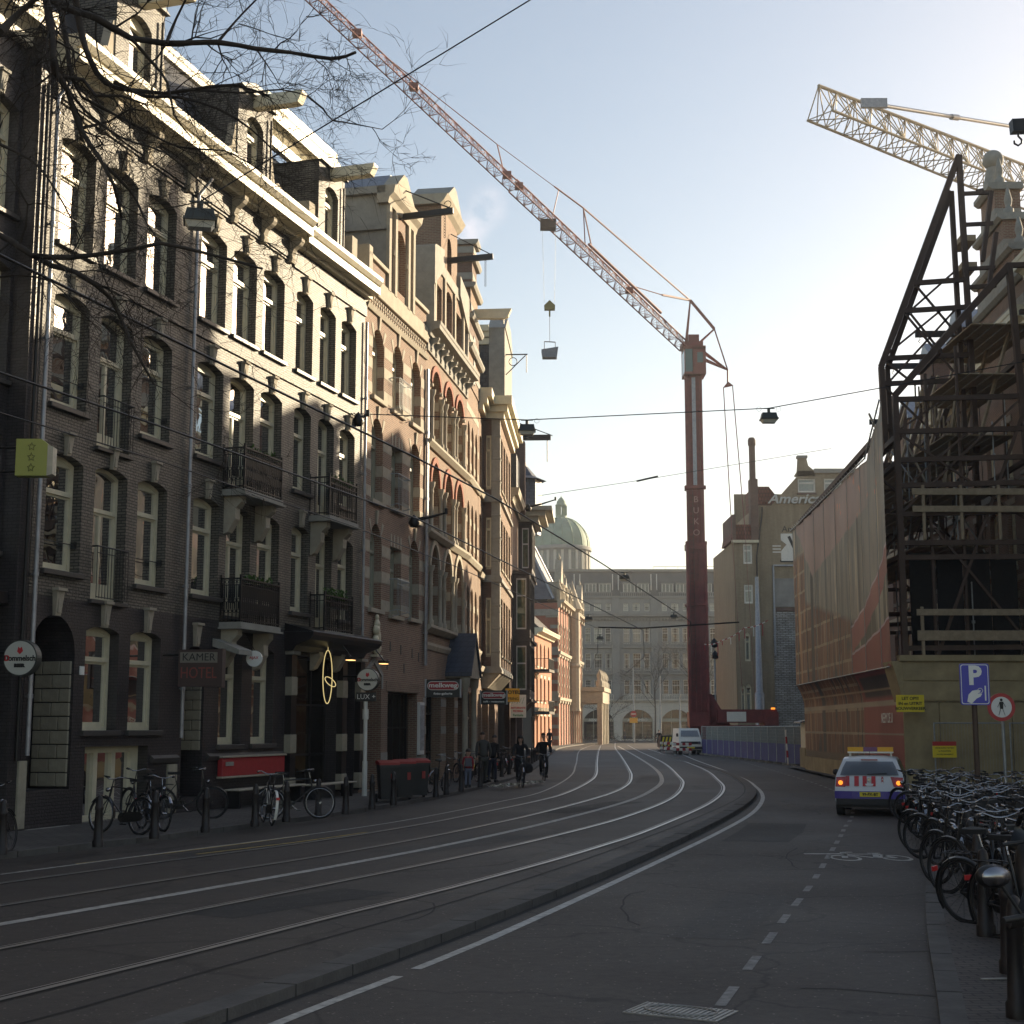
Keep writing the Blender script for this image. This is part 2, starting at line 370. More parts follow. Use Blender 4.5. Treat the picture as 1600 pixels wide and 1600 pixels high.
def window_meshes(w, h, kind, rise, style):
    key = (round(w, 2), round(h, 2), kind, round(rise, 2), style)
    if key in WIN: return WIN[key]
    fm = {'cream': M['cream'], 'white': M['white'], 'grey': M['frameg'], 'dark': M['blackp'], 'creamD': M['creamD']}[style.split('_')[0]]
    f = .085; t = .1; mb = MB()
    hd = arch_pts(0, w, h, kind, rise, 10); hi = arch_pts(f, w - f, h - f, kind, max(0, rise - .02) if rise else 0, 10)
    if len(hd) == 2: mb.box(0, w, 0, t, h - f, h)
    else:
        for i in range(len(hd) - 1):
            a, b, c, d = hd[i], hd[i + 1], hi[i + 1], hi[i]
            mb.add([(a[0], 0, a[1]), (b[0], 0, b[1]), (c[0], 0, c[1]), (d[0], 0, d[1]), (d[0], t, d[1]), (c[0], t, c[1])], [(0, 1, 2, 3), (3, 2, 5, 4)])
    zs = h - rise if rise else h - f
    mb.box(0, f, 0, t, 0, zs); mb.box(w - f, w, 0, t, 0, zs); mb.box(f, w - f, 0, t, 0, f)
    T = h * .66
    sash = MB(); g = .05
    if 'leaf' in style:       # french doors / casements: central stile
        mb.box(f, w - f, -.015, t - .01, T, T + .09)
        sash.box(w / 2 - .045, w / 2 + .045, .02, .08, f, T)
        for x in (f, w - f - g): sash.box(x, x + g, .02, .08, f, T)
        sash.box(f + g, w - f - g, .021, .079, f, f + .3 if 'door' in style else f + .08); sash.box(f + g, w - f - g, .021, .079, T - g, T)
    elif 'multi' in style:
        mb.box(f, w - f, -.012, t - .01, T, T + .08)
        for k in (1, 2): sash.box(w * k / 3 - .012, w * k / 3 + .012, .03, .06, f, h - max(f, rise * .5))
        for k in (1, 2, 4, 5): sash.box(f, w - f, .031, .059, h * k / 6 - .012, h * k / 6 + .012)
    else:                     # sash window: heavy meeting rail, inner frames
        mb.box(f, w - f, -.02, t - .01, T, T + .1)
        for x in (f, w - f - g): sash.box(x, x + g, .03, .08, f, T)
        for x in (f, w - f - g * .7): sash.box(x, x + g * .7, .015, .06, T + .1, zs)
        sash.box(f + g, w - f - g, .031, .079, f, f + .09); sash.box(f + g, w - f - g, .031, .079, T - g, T)
        sash.box(f, w - f, .016, .061, h - f - g - (rise * .55 if rise else 0), h - f)
    pane = MB(); pp = [(f * .5, f * .5)] + [(f * .5, hd[0][1] - .03)] + ([] if len(hd) == 2 else hd[1:-1]) + [(w - f * .5, hd[-1][1] - .03)] + [(w - f * .5, f * .5)]
    pane.add([(x, .062, z) for x, z in pp], [list(range(len(pp)))])
    WIN[key] = (mb.mesh('window', fm), sash.mesh('sash', fm), pane.mesh('pane', M['glass'])); return WIN[key]
def curtain_mesh(w, h, side):
    key = ('cur', round(w, 2), round(h, 2), side)
    if key in WIN: return WIN[key]
    mb = MB(); rng = {'l': [(.05, .38)], 'r': [(.62, .95)], 'b': [(.05, .3), (.7, .95)], 'f': [(.05, .95)], 'h': [(.05, .95)]}[side]
    for a, b in rng:
        n = 14; z0 = .1 if side != 'h' else .1; z1 = h - .12 if side != 'h' else h * .45
        v = []
        for i in range(n + 1):
            x = w * (a + (b - a) * i / n); y = .13 + .022 * sin(i * 2.4) + .01 * sin(i * 5.1); v += [(x, y, z0), (x, y, z1)]
        mb.add(v, [(2 * i, 2 * i + 2, 2 * i + 3, 2 * i + 1) for i in range(n)], 0, True)
    WIN[key] = mb.mesh('curtain', M['curtain']); return WIN[key]
def put_window(root, o, y, depth=.22, curt=None, name='window', label=None):
    a, b, c, d, kind, rise = o[:6]; style = o[6]; dp = o[7] if len(o) > 7 else depth
    if not style: return
    w, h = b - a, d - c; fm, sm_, pm = window_meshes(w, h, kind, rise, style)
    r = place(fm, name, root, (a, y + dp - .07, c)); place(sm_, 'sash', r, (0, 0, 0)); place(pm, 'pane', r, (0, 0, 0))
    if curt is None: curt = random.choice(['l', 'r', 'b', 'f', 'h', '', '', ''])
    if curt: place(curtain_mesh(w, h - rise, curt), 'curtain', r, (0, 0, 0))
    if label: r['label'] = label
    return r
PARTM = {}
def boxpart(name, root, x0, x1, y0, y1, z0, z1, m, label=None):
    key = (name, round(x1 - x0, 3), round(y1 - y0, 3), round(z1 - z0, 3), m.name)
    if key not in PARTM:
        bm = bmesh.new(); X, Y, Z = x1 - x0, y1 - y0, z1 - z0
        bmesh.ops.create_cube(bm, size=1); bmesh.ops.scale(bm, vec=(X, Y, Z), verts=bm.verts); bmesh.ops.translate(bm, vec=(X / 2, Y / 2, Z / 2), verts=bm.verts)
        bv = min(.012, X / 5, Y / 5, Z / 5)
        bmesh.ops.bevel(bm, geom=bm.edges[:], offset=bv, segments=1, affect='EDGES')
        me = bpy.data.meshes.new(name); bm.to_mesh(me); bm.free(); me.materials.append(m); PARTM[key] = me
    return place(PARTM[key], name, root, (x0, y0, z0), 0, label)
def keystone(root, x, z, m, w=.2, h=.42, pr=.12, cap=True):
    key = ('ks', w, h, pr, m.name)
    if key not in PARTM:
        mb = MB(); t = .72
        v = [(-w / 2 * t, -pr * .55, 0), (w / 2 * t, -pr * .55, 0), (w / 2, -pr, h), (-w / 2, -pr, h), (-w / 2 * t, .02, 0), (w / 2 * t, .02, 0), (w / 2, .02, h), (-w / 2, .02, h)]
        mb.add(v, [(0, 1, 2, 3), (5, 4, 7, 6), (3, 2, 6, 7), (1, 0, 4, 5), (0, 3, 7, 4), (2, 1, 5, 6)])
        if cap: mb.box(-w / 2 - .03, w / 2 + .03, -pr - .04, .02, h, h + .06); mb.box(-w * .22, w * .22, -pr * .9, -pr * .5, h * .12, h * .7)
        PARTM[key] = mb.mesh('keystone', m)
    return place(PARTM[key], 'keystone', root, (x, 0, z))
def profile_part(name, root, x0, x1, prof, m, y=0, endcap=True, label=None):
    """a moulding of profile [(y,z)...] run along x"""
    mb = MB(); mb.prism([(p[0] + y, p[1]) for p in prof], 'x', x0, x1); return mb.build(name, m, root, label=label)
def cornice_prof(z, h, out):
    return [(.02, z), (-out * .3, z), (-out * .35, z + h * .25), (-out * .6, z + h * .4), (-out * .92, z + h * .45), (-out * .95, z + h * .72), (-out, z + h * .78), (-out * 1.02, z + h), (.02, z + h)]
def bracket(root, x, z, m, h=.7, out=.35, w=.22, name='bracket'):
    key = ('br', h, out, w, m.name)
    if key not in PARTM:
        mb = MB(); mb.prism([(0, 0), (-out * .3, .0), (-out * .38, h * .18), (-out * .3, h * .34), (-out * .45, h * .55), (-out * .85, h * .72), (-out, h * .85), (-out, h), (0, h)], 'x', -w / 2, w / 2)
        PARTM[key] = mb.mesh(name, m)
    return place(PARTM[key], name, root, (x, 0, z))
def drainpipe(root, x, z0, z1, y=-.09, elbow=True, m=None, r=.045):
    mb = MB(); pts = [(x, y, z0), (x, y, z1 - .6)]
    if elbow: pts += [(x + .02, y, z1 - .5), (x + .22, y - .16, z1 - .12), (x + .25, y - .22, z1)]
    mb.tube(pts, r, 8)
    z = z0 + 1.1
    while z < z1 - .8: mb.tube([(x, y, z), (x, y, z + .09)], r * 1.35, 8); mb.box(x - .015, x + .015, y, 0, z + .02, z + .06); z += 2.4
    return mb.build('drainpipe', m or M['pipe'], root)
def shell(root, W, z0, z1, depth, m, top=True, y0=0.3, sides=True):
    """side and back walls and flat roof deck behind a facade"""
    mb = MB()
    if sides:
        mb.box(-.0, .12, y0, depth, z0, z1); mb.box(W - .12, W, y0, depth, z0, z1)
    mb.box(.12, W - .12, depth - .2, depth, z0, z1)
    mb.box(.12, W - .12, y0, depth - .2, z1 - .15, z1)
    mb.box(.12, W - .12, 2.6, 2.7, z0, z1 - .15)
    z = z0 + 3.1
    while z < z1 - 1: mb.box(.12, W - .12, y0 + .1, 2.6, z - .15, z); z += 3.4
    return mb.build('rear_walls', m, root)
def house_root(name, label, P, k, cat='house', group=None):
    return thing(name, label, cat, (P[0], P[1], 0), atan2(1, k), group)
def along(P, k, u): n = hypot(1, k); return (P[0] + k * u / n, P[1] + u / n)

# ================================================================ LEFT ROW: three grey painted brick houses (A1, A2, A3) and the one before them
PA = along((-4.48, 45.5), .3, -17.52); KA = .3
ROWS = [(12.12, 14.48), (8.7, 11.1), (5.3, 7.72)]
def brick_slots(mb): return mb
def grey_house(label, u0, W, wins, wm, door=None, groundwins=(), base=None, wallm='brickA', frame='cream', ddoor=None, extra_ops=(), yoff=0, rows=ROWS, zshift=0, dstyles=None):
    P = along(PA, KA, u0); r = house_root('townhouse', label, P, KA)
    ops = []
    for ri, (a, b) in enumerate(rows):
        for wi, (x0, x1) in enumerate(wins):
            st = frame; c = a
            if dstyles and (ri, wi) in dstyles: st, c = dstyles[(ri, wi)]
            ops.append((x0, x1, c + zshift, b + zshift, 'seg', .14, st))
    gops = [(x0, x1, a, b, 'seg', .13, frame) for (x0, x1, a, b) in groundwins]
    if door: gops.append((*door, 'round', (door[1] - door[0]) / 2, None, .95))
    gops += list(extra_ops)
    mb = MB(); top = 16.0 + zshift
    wall(mb, W, 4.75, top, [o for o in ops], .3, 0, 0, 0, yoff)
    mb.build('wall', M[wallm], r)
    mb = MB(); wall(mb, W, 0, 4.75, [o for o in gops], .3, 0, 0, 0, yoff); mb.build('ground_floor_wall', M['brickA1'], r)
    return r, ops, gops
GOFF = .3
# --- A1
A1, ops, gops = grey_house('grey brick house between two drainpipes, slim iron rails at its middle windows', 0, 6.0,
    [(.42, 1.7), (2.15, 3.43), (3.88, 5.16)], None, door=(.18, 1.68, 0.9, 4.4), groundwins=[(2.06, 3.34, 2.08, 4.28), (3.8, 5.1, 2.08, 4.28)],
    extra_ops=[(2.2, 4.7, .18, 1.74, 'flat', 0, None, .35)], dstyles={(1, 1): ('cream_leaf_door', 8.1), (2, 1): ('cream_leaf_door', 4.82)})
for o in ops + gops: put_window(A1, o, 0, .3)
# --- A2
A2, ops2, gops2 = grey_house('grey brick house with two heavy ornate balconies over a red board', 6.0, 5.6,
    [(.4, 1.72), (2.1, 3.42), (3.82, 5.12)], None, door=(.18, 1.2, 0.5, 4.08), groundwins=[(1.95, 3.15, 1.72, 4.22), (3.72, 5.0, 1.72, 4.22)], dstyles={(1, 1): ('cream_leaf_door', 8.2), (2, 1): ('cream_leaf_door', 4.9)})
for o in ops2 + gops2: put_window(A2, o, 0, .3)
# --- A3
A3, ops3, gops3 = grey_house('grey brick house over a black bar front, next to the red brick one', 11.6, 5.35,
    [(.3, 1.42), (1.93, 3.06), (3.5, 4.65)], None, groundwins=[], extra_ops=[(.55, 3.6, .5, 4.1, 'flat', 0, None, .5), (3.95, 4.95, .2, 4.1, 'flat', 0, None, .5)], dstyles={(1, 1): ('cream_leaf_door', 8.2), (2, 1): ('cream_leaf_door', 4.9)})
for o in ops3: put_window(A3, o, 0, .3)
# --- A0, the house at the edge of the frame, set back
P0 = along(PA, KA, -7.0)
A0 = house_root('townhouse', 'dark grey brick house at the left edge behind the star sign', P0, KA)
o0 = [(1.2 + i * 2.0, 2.5 + i * 2.0, a + .25, b + .25, 'seg', .14, 'cream') for a, b in ROWS for i in range(3)]
mb = MB(); wall(mb, 6.62, 4.75, 16.2, o0, .3, 0, 0, 0, .42); mb.build('wall', M['brickA1'], A0)
g0 = [(.6, 3.0, .5, 4.0, 'flat', 0, 'dark', .5), (3.6, 6.1, .3, 4.0, 'flat', 0, 'dark', .5)]
mb = MB(); wall(mb, 6.62, 0, 4.75, g0, .3, 0, 0, 0, .42); mb.build('ground_floor_wall', M['blackp'], A0)
for o in o0 + g0: put_window(A0, o, .42, .3)
boxpart('shop_cornice', A0, 0, 6.5, .1, .42, 4.5, 4.75, M['blackp'])
for o in o0:
    keystone(A0, (o[0] + o[1]) / 2, o[3] - .02, M['stoneG']).location.y = .42
    boxpart('sill', A0, o[0] - .08, o[1] + .08, .32, .5, o[2] - .1, o[2], M['sillA'])
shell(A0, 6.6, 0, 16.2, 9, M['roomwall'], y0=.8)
mb = MB(); mb.box(6.6, 6.98, .0, 1.2, 0, 16.2); mb.build('party_wall_return', M['brickA1'], A0)
profile_part('cornice', A0, 0, 6.9, cornice_prof(16.0, .75, .6), M['creamD'], y=.42)

for H, W, oo, gg in ((A1, 6.0, ops, gops), (A2, 5.6, ops2, gops2), (A3, 5.35, ops3, gops3)):
    for o in oo:
        keystone(H, (o[0] + o[1]) / 2, o[3] - .03, M['stone'])
        if 'door' not in (o[6] or ''): boxpart('sill', H, o[0] - .08, o[1] + .08, -.1, .1, o[2] - .11, o[2], M['sillA'])
        else: boxpart('sill', H, o[0] - .08, o[1] + .08, -.1, .1, o[2] - .09, o[2], M['sillA'])
    for o in gg:
        if o[4] == 'seg':
            keystone(H, (o[0] + o[1]) / 2, o[3] - .03, M['stone'], .24, .5); boxpart('sill', H, o[0] - .08, o[1] + .08, -.1, .1, o[2] - .12, o[2], M['sillA'])
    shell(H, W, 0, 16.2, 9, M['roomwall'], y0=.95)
    # string course under each keystone row
    for z in (15.05, 11.62): boxpart('string_course', H, 0, W, -.05, .02, z, z + .06, M['brickA'])
    profile_part('plinth', H, {A1: 4.8, A2: 1.4, A3: 3.65}[H], {A1: 5.98, A2: W, A3: 3.94}[H], [(.02, 1.35), (-.06, 1.35), (-.1, 1.45), (-.02, 1.52), (.02, 1.52)], M['sillA'])
for H, x in ((A1, .93), (A2, .69)): keystone(H, x, 4.38 if H is A1 else 4.06, M['stone'], .26, .5)
# cornices with gutter, brackets
def grey_cornice(H, x0, x1, z, out, brs, gutter=True):
    profile_part('frieze_board', H, x0, x1, [(.02, z - .55), (-.06, z - .55), (-.06, z), (.02, z)], M['brickA'])
    profile_part('cornice', H, x0 - .02, x1, [(.02, z), (-out * .45, z), (-out * .5, z + .1), (-out, z + .12), (-out, z + .34), (-out * .8, z + .36), (.02, z + .36)], M['cream'])
    mb = MB(); pts = [(-out * .8, z + .36), (-out * 1.02, z + .4), (-out * 1.18, z + .52), (-out * 1.2, z + .64), (-out * 1.1, z + .68), (-out * .6, z + .68), (.02, z + .72), (.02, z + .36)]
    mb.prism(pts, 'x', x0 - .02, x1); mb.build('gutter', M['creamD'], H)
    for x in brs: bracket(H, x, z - .68, M['stone'], .68, .42, .2)
grey_cornice(A1, 0, 6.0, 15.7, .62, (1.9, 3.65, 5.6))
grey_cornice(A2, 0, 5.6, 15.7, .62, (1.9, 3.6, 5.35))
grey_cornice(A3, 0, 5.35, 15.55, .5, ())
drainpipe(A1, .08, 1.6, 15.6); drainpipe(A2, .02, 1.9, 15.6); drainpipe(A3, 5.28, 4.0, 15.4, elbow=False)
mb = MB(); mb.tube([(-.22, -.06, 1.5), (-.22, -.06, 15.2)], .04, 8); mb.build('soil_pipe', M['black'], A1)
# mansards, dormers
def mansard(H, W, zb, zt, y0, y1, m, name='mansard_roof', x0=0):
    mb = MB(); mb.prism([(y0, zb), (y1, zt), (8.5, zt), (8.5, zb)], 'x', x0, W); return mb.build(name, m, H)
mansard(A1, 6.0, 16.2, 19.4, .25, 1.7, M['slate']); mansard(A2, 5.6, 16.2, 19.4, .25, 1.7, M['slate']); mansard(A3, 5.3, 16.1, 19.3, .3, 1.8, M['slate'])
profile_part('upper_cornice', A3, .15, 5.2, cornice_prof(19.3, 1.15, .55), M['cream'], y=1.55)
profile_part('upper_cornice', A2, 1.0, 5.5, cornice_prof(19.2, .6, .4), M['creamD'], y=2.0)
def dormer(H, xc, w, z0, z1, m, beam=1.25, scroll=True, ktop=M['sillA'], ww=.95):
    d = MB(); x0, x1 = xc - w / 2, xc + w / 2
    wall(d, w, z0, z1, [(xc - ww / 2, xc + ww / 2, z0 + .35, z1 - .55, 'seg', .2, 'cream')], .25, 0, 0, x0, .05)
    d.box(x0, x0 + .1, .06, 3, z0, z1); d.box(x1 - .1, x1, .06, 3, z0, z1); d.box(x0 + .1, x1 - .1, .35, 3, z1 - .2, z1)
    r = d.build('dormer', m, H)
    put_window(r, (xc - ww / 2, xc + ww / 2, z0 + .35, z1 - .55, 'seg', .2, 'cream'), .05, .25, curt='l')
    bb = MB(); bb.prism([(x0 - .08, z1), (x1 + .08, z1), (xc + .25, z1 + .34), (xc - .25, z1 + .34)], 'y', -.06, 2.6); bb.build('coping', ktop, r)
    hb = MB(); hb.prism([(-beam, z1 - .28), (-beam - .12, z1 - .02), (-beam - .12, z1 + .04), (.3, z1 + .04), (.3, z1 - .3), (-beam + .15, z1 - .3)], 'x', xc - .16, xc + .16); hb.build('hoist_beam', M['cream'], r)
    if scroll:
        for s in (-1, 1):
            sc = MB(); xb = xc + s * (w / 2)
            n = 9; pts = [(xb, z0)] + [(xb + s * (.05 + .75 * (1 - sin(i / n * pi / 2))), z0 + .1 + 1.35 * (1 - cos(i / n * pi / 2))) for i in range(n + 1)] + [(xb, z0 + 1.5)]
            pts = [(xb, z0), (xb + s * .8, z0)] + [(xb + s * (.78 - .7 * (i / n) ** .6), z0 + .15 + 1.3 * (i / n) ** 1.5) for i in range(n + 1)] + [(xb, z0 + 1.5)]
            sc.prism(pts, 'y', .08, .3); sc.disc((xb + s * .38, .0, z0 + .42), .26, 'y', .09, 14); sc.disc((xb + s * .38, -.05, z0 + .42), .13, 'y', .1, 12); sc.build('scroll', M['stone'], r)
    pp = MB(); pp.tube([(x1 - .2, -.02, z0), (x1 - .2, -.02, z1 - .3)], .035, 6); pp.build('drainpipe', M['black'], r)
    return r
dormer(A1, 3.35, 2.05, 16.4, 19.0, M['brickA']); dormer(A2, 3.2, 2.0, 16.4, 18.95, M['brickA']); dormer(A3, 2.7, 1.9, 16.3, 18.85, M['brickA'], scroll=False)
for x in (.95, 4.15): boxpart('balustrade_pier', A3, x, x + .42, -.02, .4, 16.2, 17.3, M['stone'])
ch = MB(); ch.box(3.0, 4.1, 3.2, 4.0, 19.3, 21.1); ch.box(2.92, 4.18, 3.12, 4.08, 21.1, 21.3)
cr = ch.build('chimney', M['brickD'], A3)
for i in range(3): c = MB(); c.lathe([(.1, 0), (.12, .1), (.09, .6), (.11, .62), (.08, .64)], (3.25 + i * .3, 3.6, 21.3), 10); c.build('chimney_pot', M['brickD'], cr)
# A1 french-window rails and thin bars
def rail(H, x0, x1, z0, z1, y=-.12):
    mb = MB(); n = int((x1 - x0) / .11)
    mb.tube([(x0, .05, z1), (x0, y, z1), (x1, y, z1), (x1, .05, z1)], .018, 5, smooth=False)
    mb.tube([(x0, y, z1 - .14), (x1, y, z1 - .14)], .01, 4); mb.tube([(x0, y, z0), (x1, y, z0)], .012, 4)
    for i in range(n + 1): x = x0 + (x1 - x0) * i / n; mb.tube([(x, y, z0 - .02), (x, y, z1)], .009, 4)
    return mb.build('window_rail', M['black'], H)
rail(A1, 2.18, 3.4, 8.15, 9.2); rail(A1, 2.18, 3.4, 4.87, 5.95)
for (x0, x1, z) in ((.42, 1.7, 5.9), (3.88, 5.16, 5.9), (.42, 1.7, 9.3), (3.88, 5.16, 9.25), (.42, 1.7, 12.8)):
    mb = MB(); mb.tube([(x0, .12, z), (x1, .12, z)], .012, 5); mb.box(x1 - .05, x1 - .02, .07, .2, z - .07, z + .07); mb.build('guard_bar', M['black'], A1)
# A1 arched porch: stone blocks on the far reveal, steps, inner door
for j in range(9):
    z = .95 + j * .285
    for (y0, y1) in (((.06, .48), (.5, .9)) if j % 2 else ((.06, .3), (.32, .72), (.74, .9))):
        boxpart('stone_block', A1, 1.635, 1.69, y0, y1, z, z + .265, M['blockstone'])
for i in range(5): boxpart('porch_step', A1, .2, 1.66, -.1 + .2 * i, .12 + .2 * i + .02, .18 * i, .18 * (i + 1), M['stoneG'])
boxpart('front_door', A1, .25, 1.6, .9, .96, .9, 3.6, M['blackp']); boxpart('front_door', A2, .2, 1.18, .9, .96, .5, 3.7, M['blackp'])
for j in range(8):
    z = 1.6 + j * .24; 
    for (y0, y1) in (((.06, .46), (.48, .88)) if j % 2 else ((.06, .28), (.3, .7))): boxpart('stone_block', A2, 1.15, 1.205, y0, y1, z, z + .225, M['blockstone'])
# A1 basement windows: cream frame with three lights
bw = MB(); bw.box(2.2, 4.7, .25, .35, 1.6, 1.74); bw.box(2.2, 4.7, .25, .35, .18, .3)
for x in (2.2, 2.92, 3.62, 4.4): bw.box(x, x + .3 if x in (2.2, 4.4) else x + .16, .25, .36, .3, 1.6)
b_ = bw.build('basement_window', M['cream'], A1); pn = MB(); pn.add([(2.3, .33, .3), (4.6, .33, .3), (4.6, .33, 1.65), (2.3, .33, 1.65)], [(0, 1, 2, 3)]); pn.build('pane', M['glass'], b_)
cu = MB(); cu.add([(2.3, .42, .3), (4.6, .42, .3), (4.6, .42, 1.65), (2.3, .42, 1.65)], [(0, 1, 2, 3)]); cu.build('curtain', M['curtain'], b_)
boxpart('pilaster_block', A1, 5.55, 5.95, -.06, .05, .2, 1.3, M['blockstone']); boxpart('pilaster_block', A1, -.1, .16, -.05, .05, .2, 1.5, M['blockstone'])
boxpart('house_number', A1, 1.86, 2.02, -.03, .0, 3.22, 3.4, M['signwhite'])
# ornate balconies
def balcony(H, x0, x1, z0, h, out, heavy=True, green='row', floor=.12):
    b = MB(); b.box(x0 - .05, x1 + .05, -out - .05, 0, z0 - floor, z0); b.box(x0 - .1, x1 + .1, -out - .1, 0, z0 - floor - .05, z0 - floor)
    r = b.build('balcony', M['stoneG'], H)
    g = MB(); ztop = z0 + h
    path = [(x0, 0), (x0, -out), (x1, -out), (x1, 0)]
    for (a, c) in zip(path[:-1], path[1:]):
        L = hypot(c[0] - a[0], c[1] - a[1]); n = int(L / (.105 if heavy else .13)); d = ((c[0] - a[0]) / L, (c[1] - a[1]) / L)
        for z, w in ((ztop, .05), (z0 + .07, .035), (ztop - .16, .025)): g.bar((*a, z), (*c, z), w, w * .8)
        for i in range(n + 1):
            x, y = a[0] + d[0] * L * i / n, a[1] + d[1] * L * i / n
            g.bar((x, y, z0), (x, y, ztop), .02)
            if heavy and i < n:
                xm, ym = x + d[0] * L / n / 2, y + d[1] * L / n / 2
                for zc, rr in ((ztop - .08, .04), (z0 + h * .5, .045), (z0 + h * .25, .04)):
                    g.tube([(xm + d[0] * rr * cos(t * pi / 3), ym + d[1] * rr * cos(t * pi / 3), zc + rr * sin(t * pi / 3)) for t in range(6)], .009, 4, closed=True)
                g.bar((xm, ym, z0 + h * .3), (xm, ym, z0 + h * .46), .035, .02); g.bar((xm, ym, z0 + h * .56), (xm, ym, ztop - .14), .03, .02)
    for (x, y) in path: g.bar((x, y, z0 - .05), (x, y, ztop + .1), .05)
    g.build('balustrade', M['black'], r)
    for x in (x0 + .2, x1 - .2):
        c = MB(); c.prism([(0, z0 - floor - .05), (-out + .1, z0 - floor - .05), (-out + .1, z0 - floor - .2), (-out * .55, z0 - floor - .35), (-.32, z0 - floor - .62), (-.12, z0 - floor - .95), (0, z0 - floor - 1.0)], 'x', x - .13, x + .13)
        c.build('console', M['stone'], r)
    if green:
        t = MB(); t.box(x0 + .5, x1 - .15, -out + .04, -out + .24, ztop - .3, ztop - .08); tr = t.build('flower_trough', M['blackp'], r); leafy(tr, x0 + .55, x1 - .2, -out + .02, -out + .28, ztop - .12, .22 if green == 'row' else .34, 240 if green == 'row' else 420)
    return r
def leafy(root, x0, x1, y0, y1, z, h, n):
    mb = MB()
    for i in range(n):
        x, y, a, b, s = R(x0, x1), R(y0, y1), R(0, 2 * pi), R(.2, 1.4), R(.04, .09); zz = z + h * random.random() ** 1.5
        d = Vector((cos(a) * sin(b), sin(a) * sin(b), cos(b))) * s * 1.6; e = Vector((-sin(a), cos(a), 0)) * s * .4
        c = Vector((x, y, zz)); mb.add([c, c + d * .5 + e, c + d, c + d * .5 - e], [(0, 1, 2, 3)])
    o = mb.build('plants', M['leaf'], root, fixn=False); return o
balcony(A2, 1.87, 3.98, 8.05, 1.05, .58); balcony(A2, 1.9, 4.05, 4.72, 1.08, .55)
balcony(A3, 1.46, 3.45, 8.1, 1.1, .6, heavy=False); balcony(A3, 1.6, 3.6, 4.85, 1.0, .45, heavy=False, green='bush')
# A2: the red board, awning box, round sign, bench is separate
rb = boxpart('notice_board', A2, 1.95, 5.45, -.16, -.02, .95, 1.4, M['redp']); boxpart('board_edge', A2, 1.9, 5.5, -.2, -.02, 1.4, 1.45, M['stone']); boxpart('board_edge', A2, 1.9, 5.5, -.19, -.02, .9, .95, M['stone'])
boxpart('label_plate', A2, 2.1, 2.5, -.18, -.16, 1.2, 1.3, M['stoneG'])
aw = MB(); aw.prism([(-.03, 4.3), (-.75, 4.02), (-.75, 3.9), (-.03, 4.1)], 'x', 1.5, 2.2); aw.build('awning_box', M['stoneG'], A2)
# A3 bar front: black pilasters with cream blocks, canopy, glazing, lamps
bf = MB()
for x in (.12, 3.62, 4.98): bf.box(x, x + .34, -.18, .3, .3, 4.1)
br_ = bf.build('bar_front', M['blackp'], A3)
for x in (.12, 3.62, 4.98):
    for z in (3.0, 1.45, .35): boxpart('pale_block', br_, x - .015, x + .355, -.2, .02, z, z + .5 if z > 1 else z + .45, M['blockstone'])
    boxpart('column_cap', br_, x - .06, x + .4, -.25, .02, 4.1, 4.2, M['stoneG'])
gl = MB(); gl.add([(.5, .4, .5), (3.6, .4, .5), (3.6, .4, 4.1), (.5, .4, 4.1)], [(0, 1, 2, 3)]); gl.add([(3.95, .45, .3), (4.95, .45, .3), (4.95, .45, 4.1), (3.95, .45, 4.1)], [(0, 1, 2, 3)]); gl.build('shop_pane', M['shopglass'], br_)
fb = MB()
for z in (.5, 1.35, 2.75, 4.05): fb.box(.5, 3.6, .36, .42, z, z + .05)
for x in (.5, 1.5, 2.55, 3.55): fb.box(x, x + .05, .35, .43, .5, 4.1)
fb.build('glazing_bars', M['blackp'], br_)
boxpart('interior_wall', A3, .3, 5.0, 1.6, 1.7, .3, 4.2, M['wooddk'])
ca = MB(); ca.prism([(0, 4.2), (-.25, 4.2), (-.35, 4.35), (-.75, 4.5), (-.85, 4.62), (-.85, 4.7), (-.8, 4.74), (0, 4.95)], 'x', 0, 5.0); ca.build('bar_canopy', M['blackp'], A3)
boxpart('canopy_lead', A3, .0, 5.0, -.87, -.0, 4.7, 4.73, M['zinc'])
for x in (2.5, 5.05):
    l_ = MB(); l_.box(x - .18, x + .18, -1.0, -.78, 4.05, 4.13); l_.bar((x, -.9, 4.13), (x, -.6, 4.5), .03); q = l_.build('bar_spotlight', M['black'], A3)
    p_ = MB(); p_.box(x - .15, x + .15, -.98, -.8, 4.03, 4.05); p_.build('lamp_lens', mat('warm_lit_lens', (.9, .6, .3), .4, emit=(1, .55, .2), estr=1.2), q)
# neon ring hung in front of the bar
nr = MB(); nr.tube([(1.9 + .32 * cos(t * pi / 12), -.45 + .0, 3.55 + .75 * sin(t * pi / 12)) for t in range(24)], .014, 6, closed=True)
nr.tube([(2.1 + .3 * cos(t * pi / 12), -.45 + .1 * sin(t * pi / 12), 3.42 + .14 * sin(t * pi / 12)) for t in range(24)], .012, 6, closed=True); nr.tube([(1.9, -.45, 4.3), (1.9, -.45, 4.5)], .008, 4)
nr.build('neon_ring', M['neon'], A3)
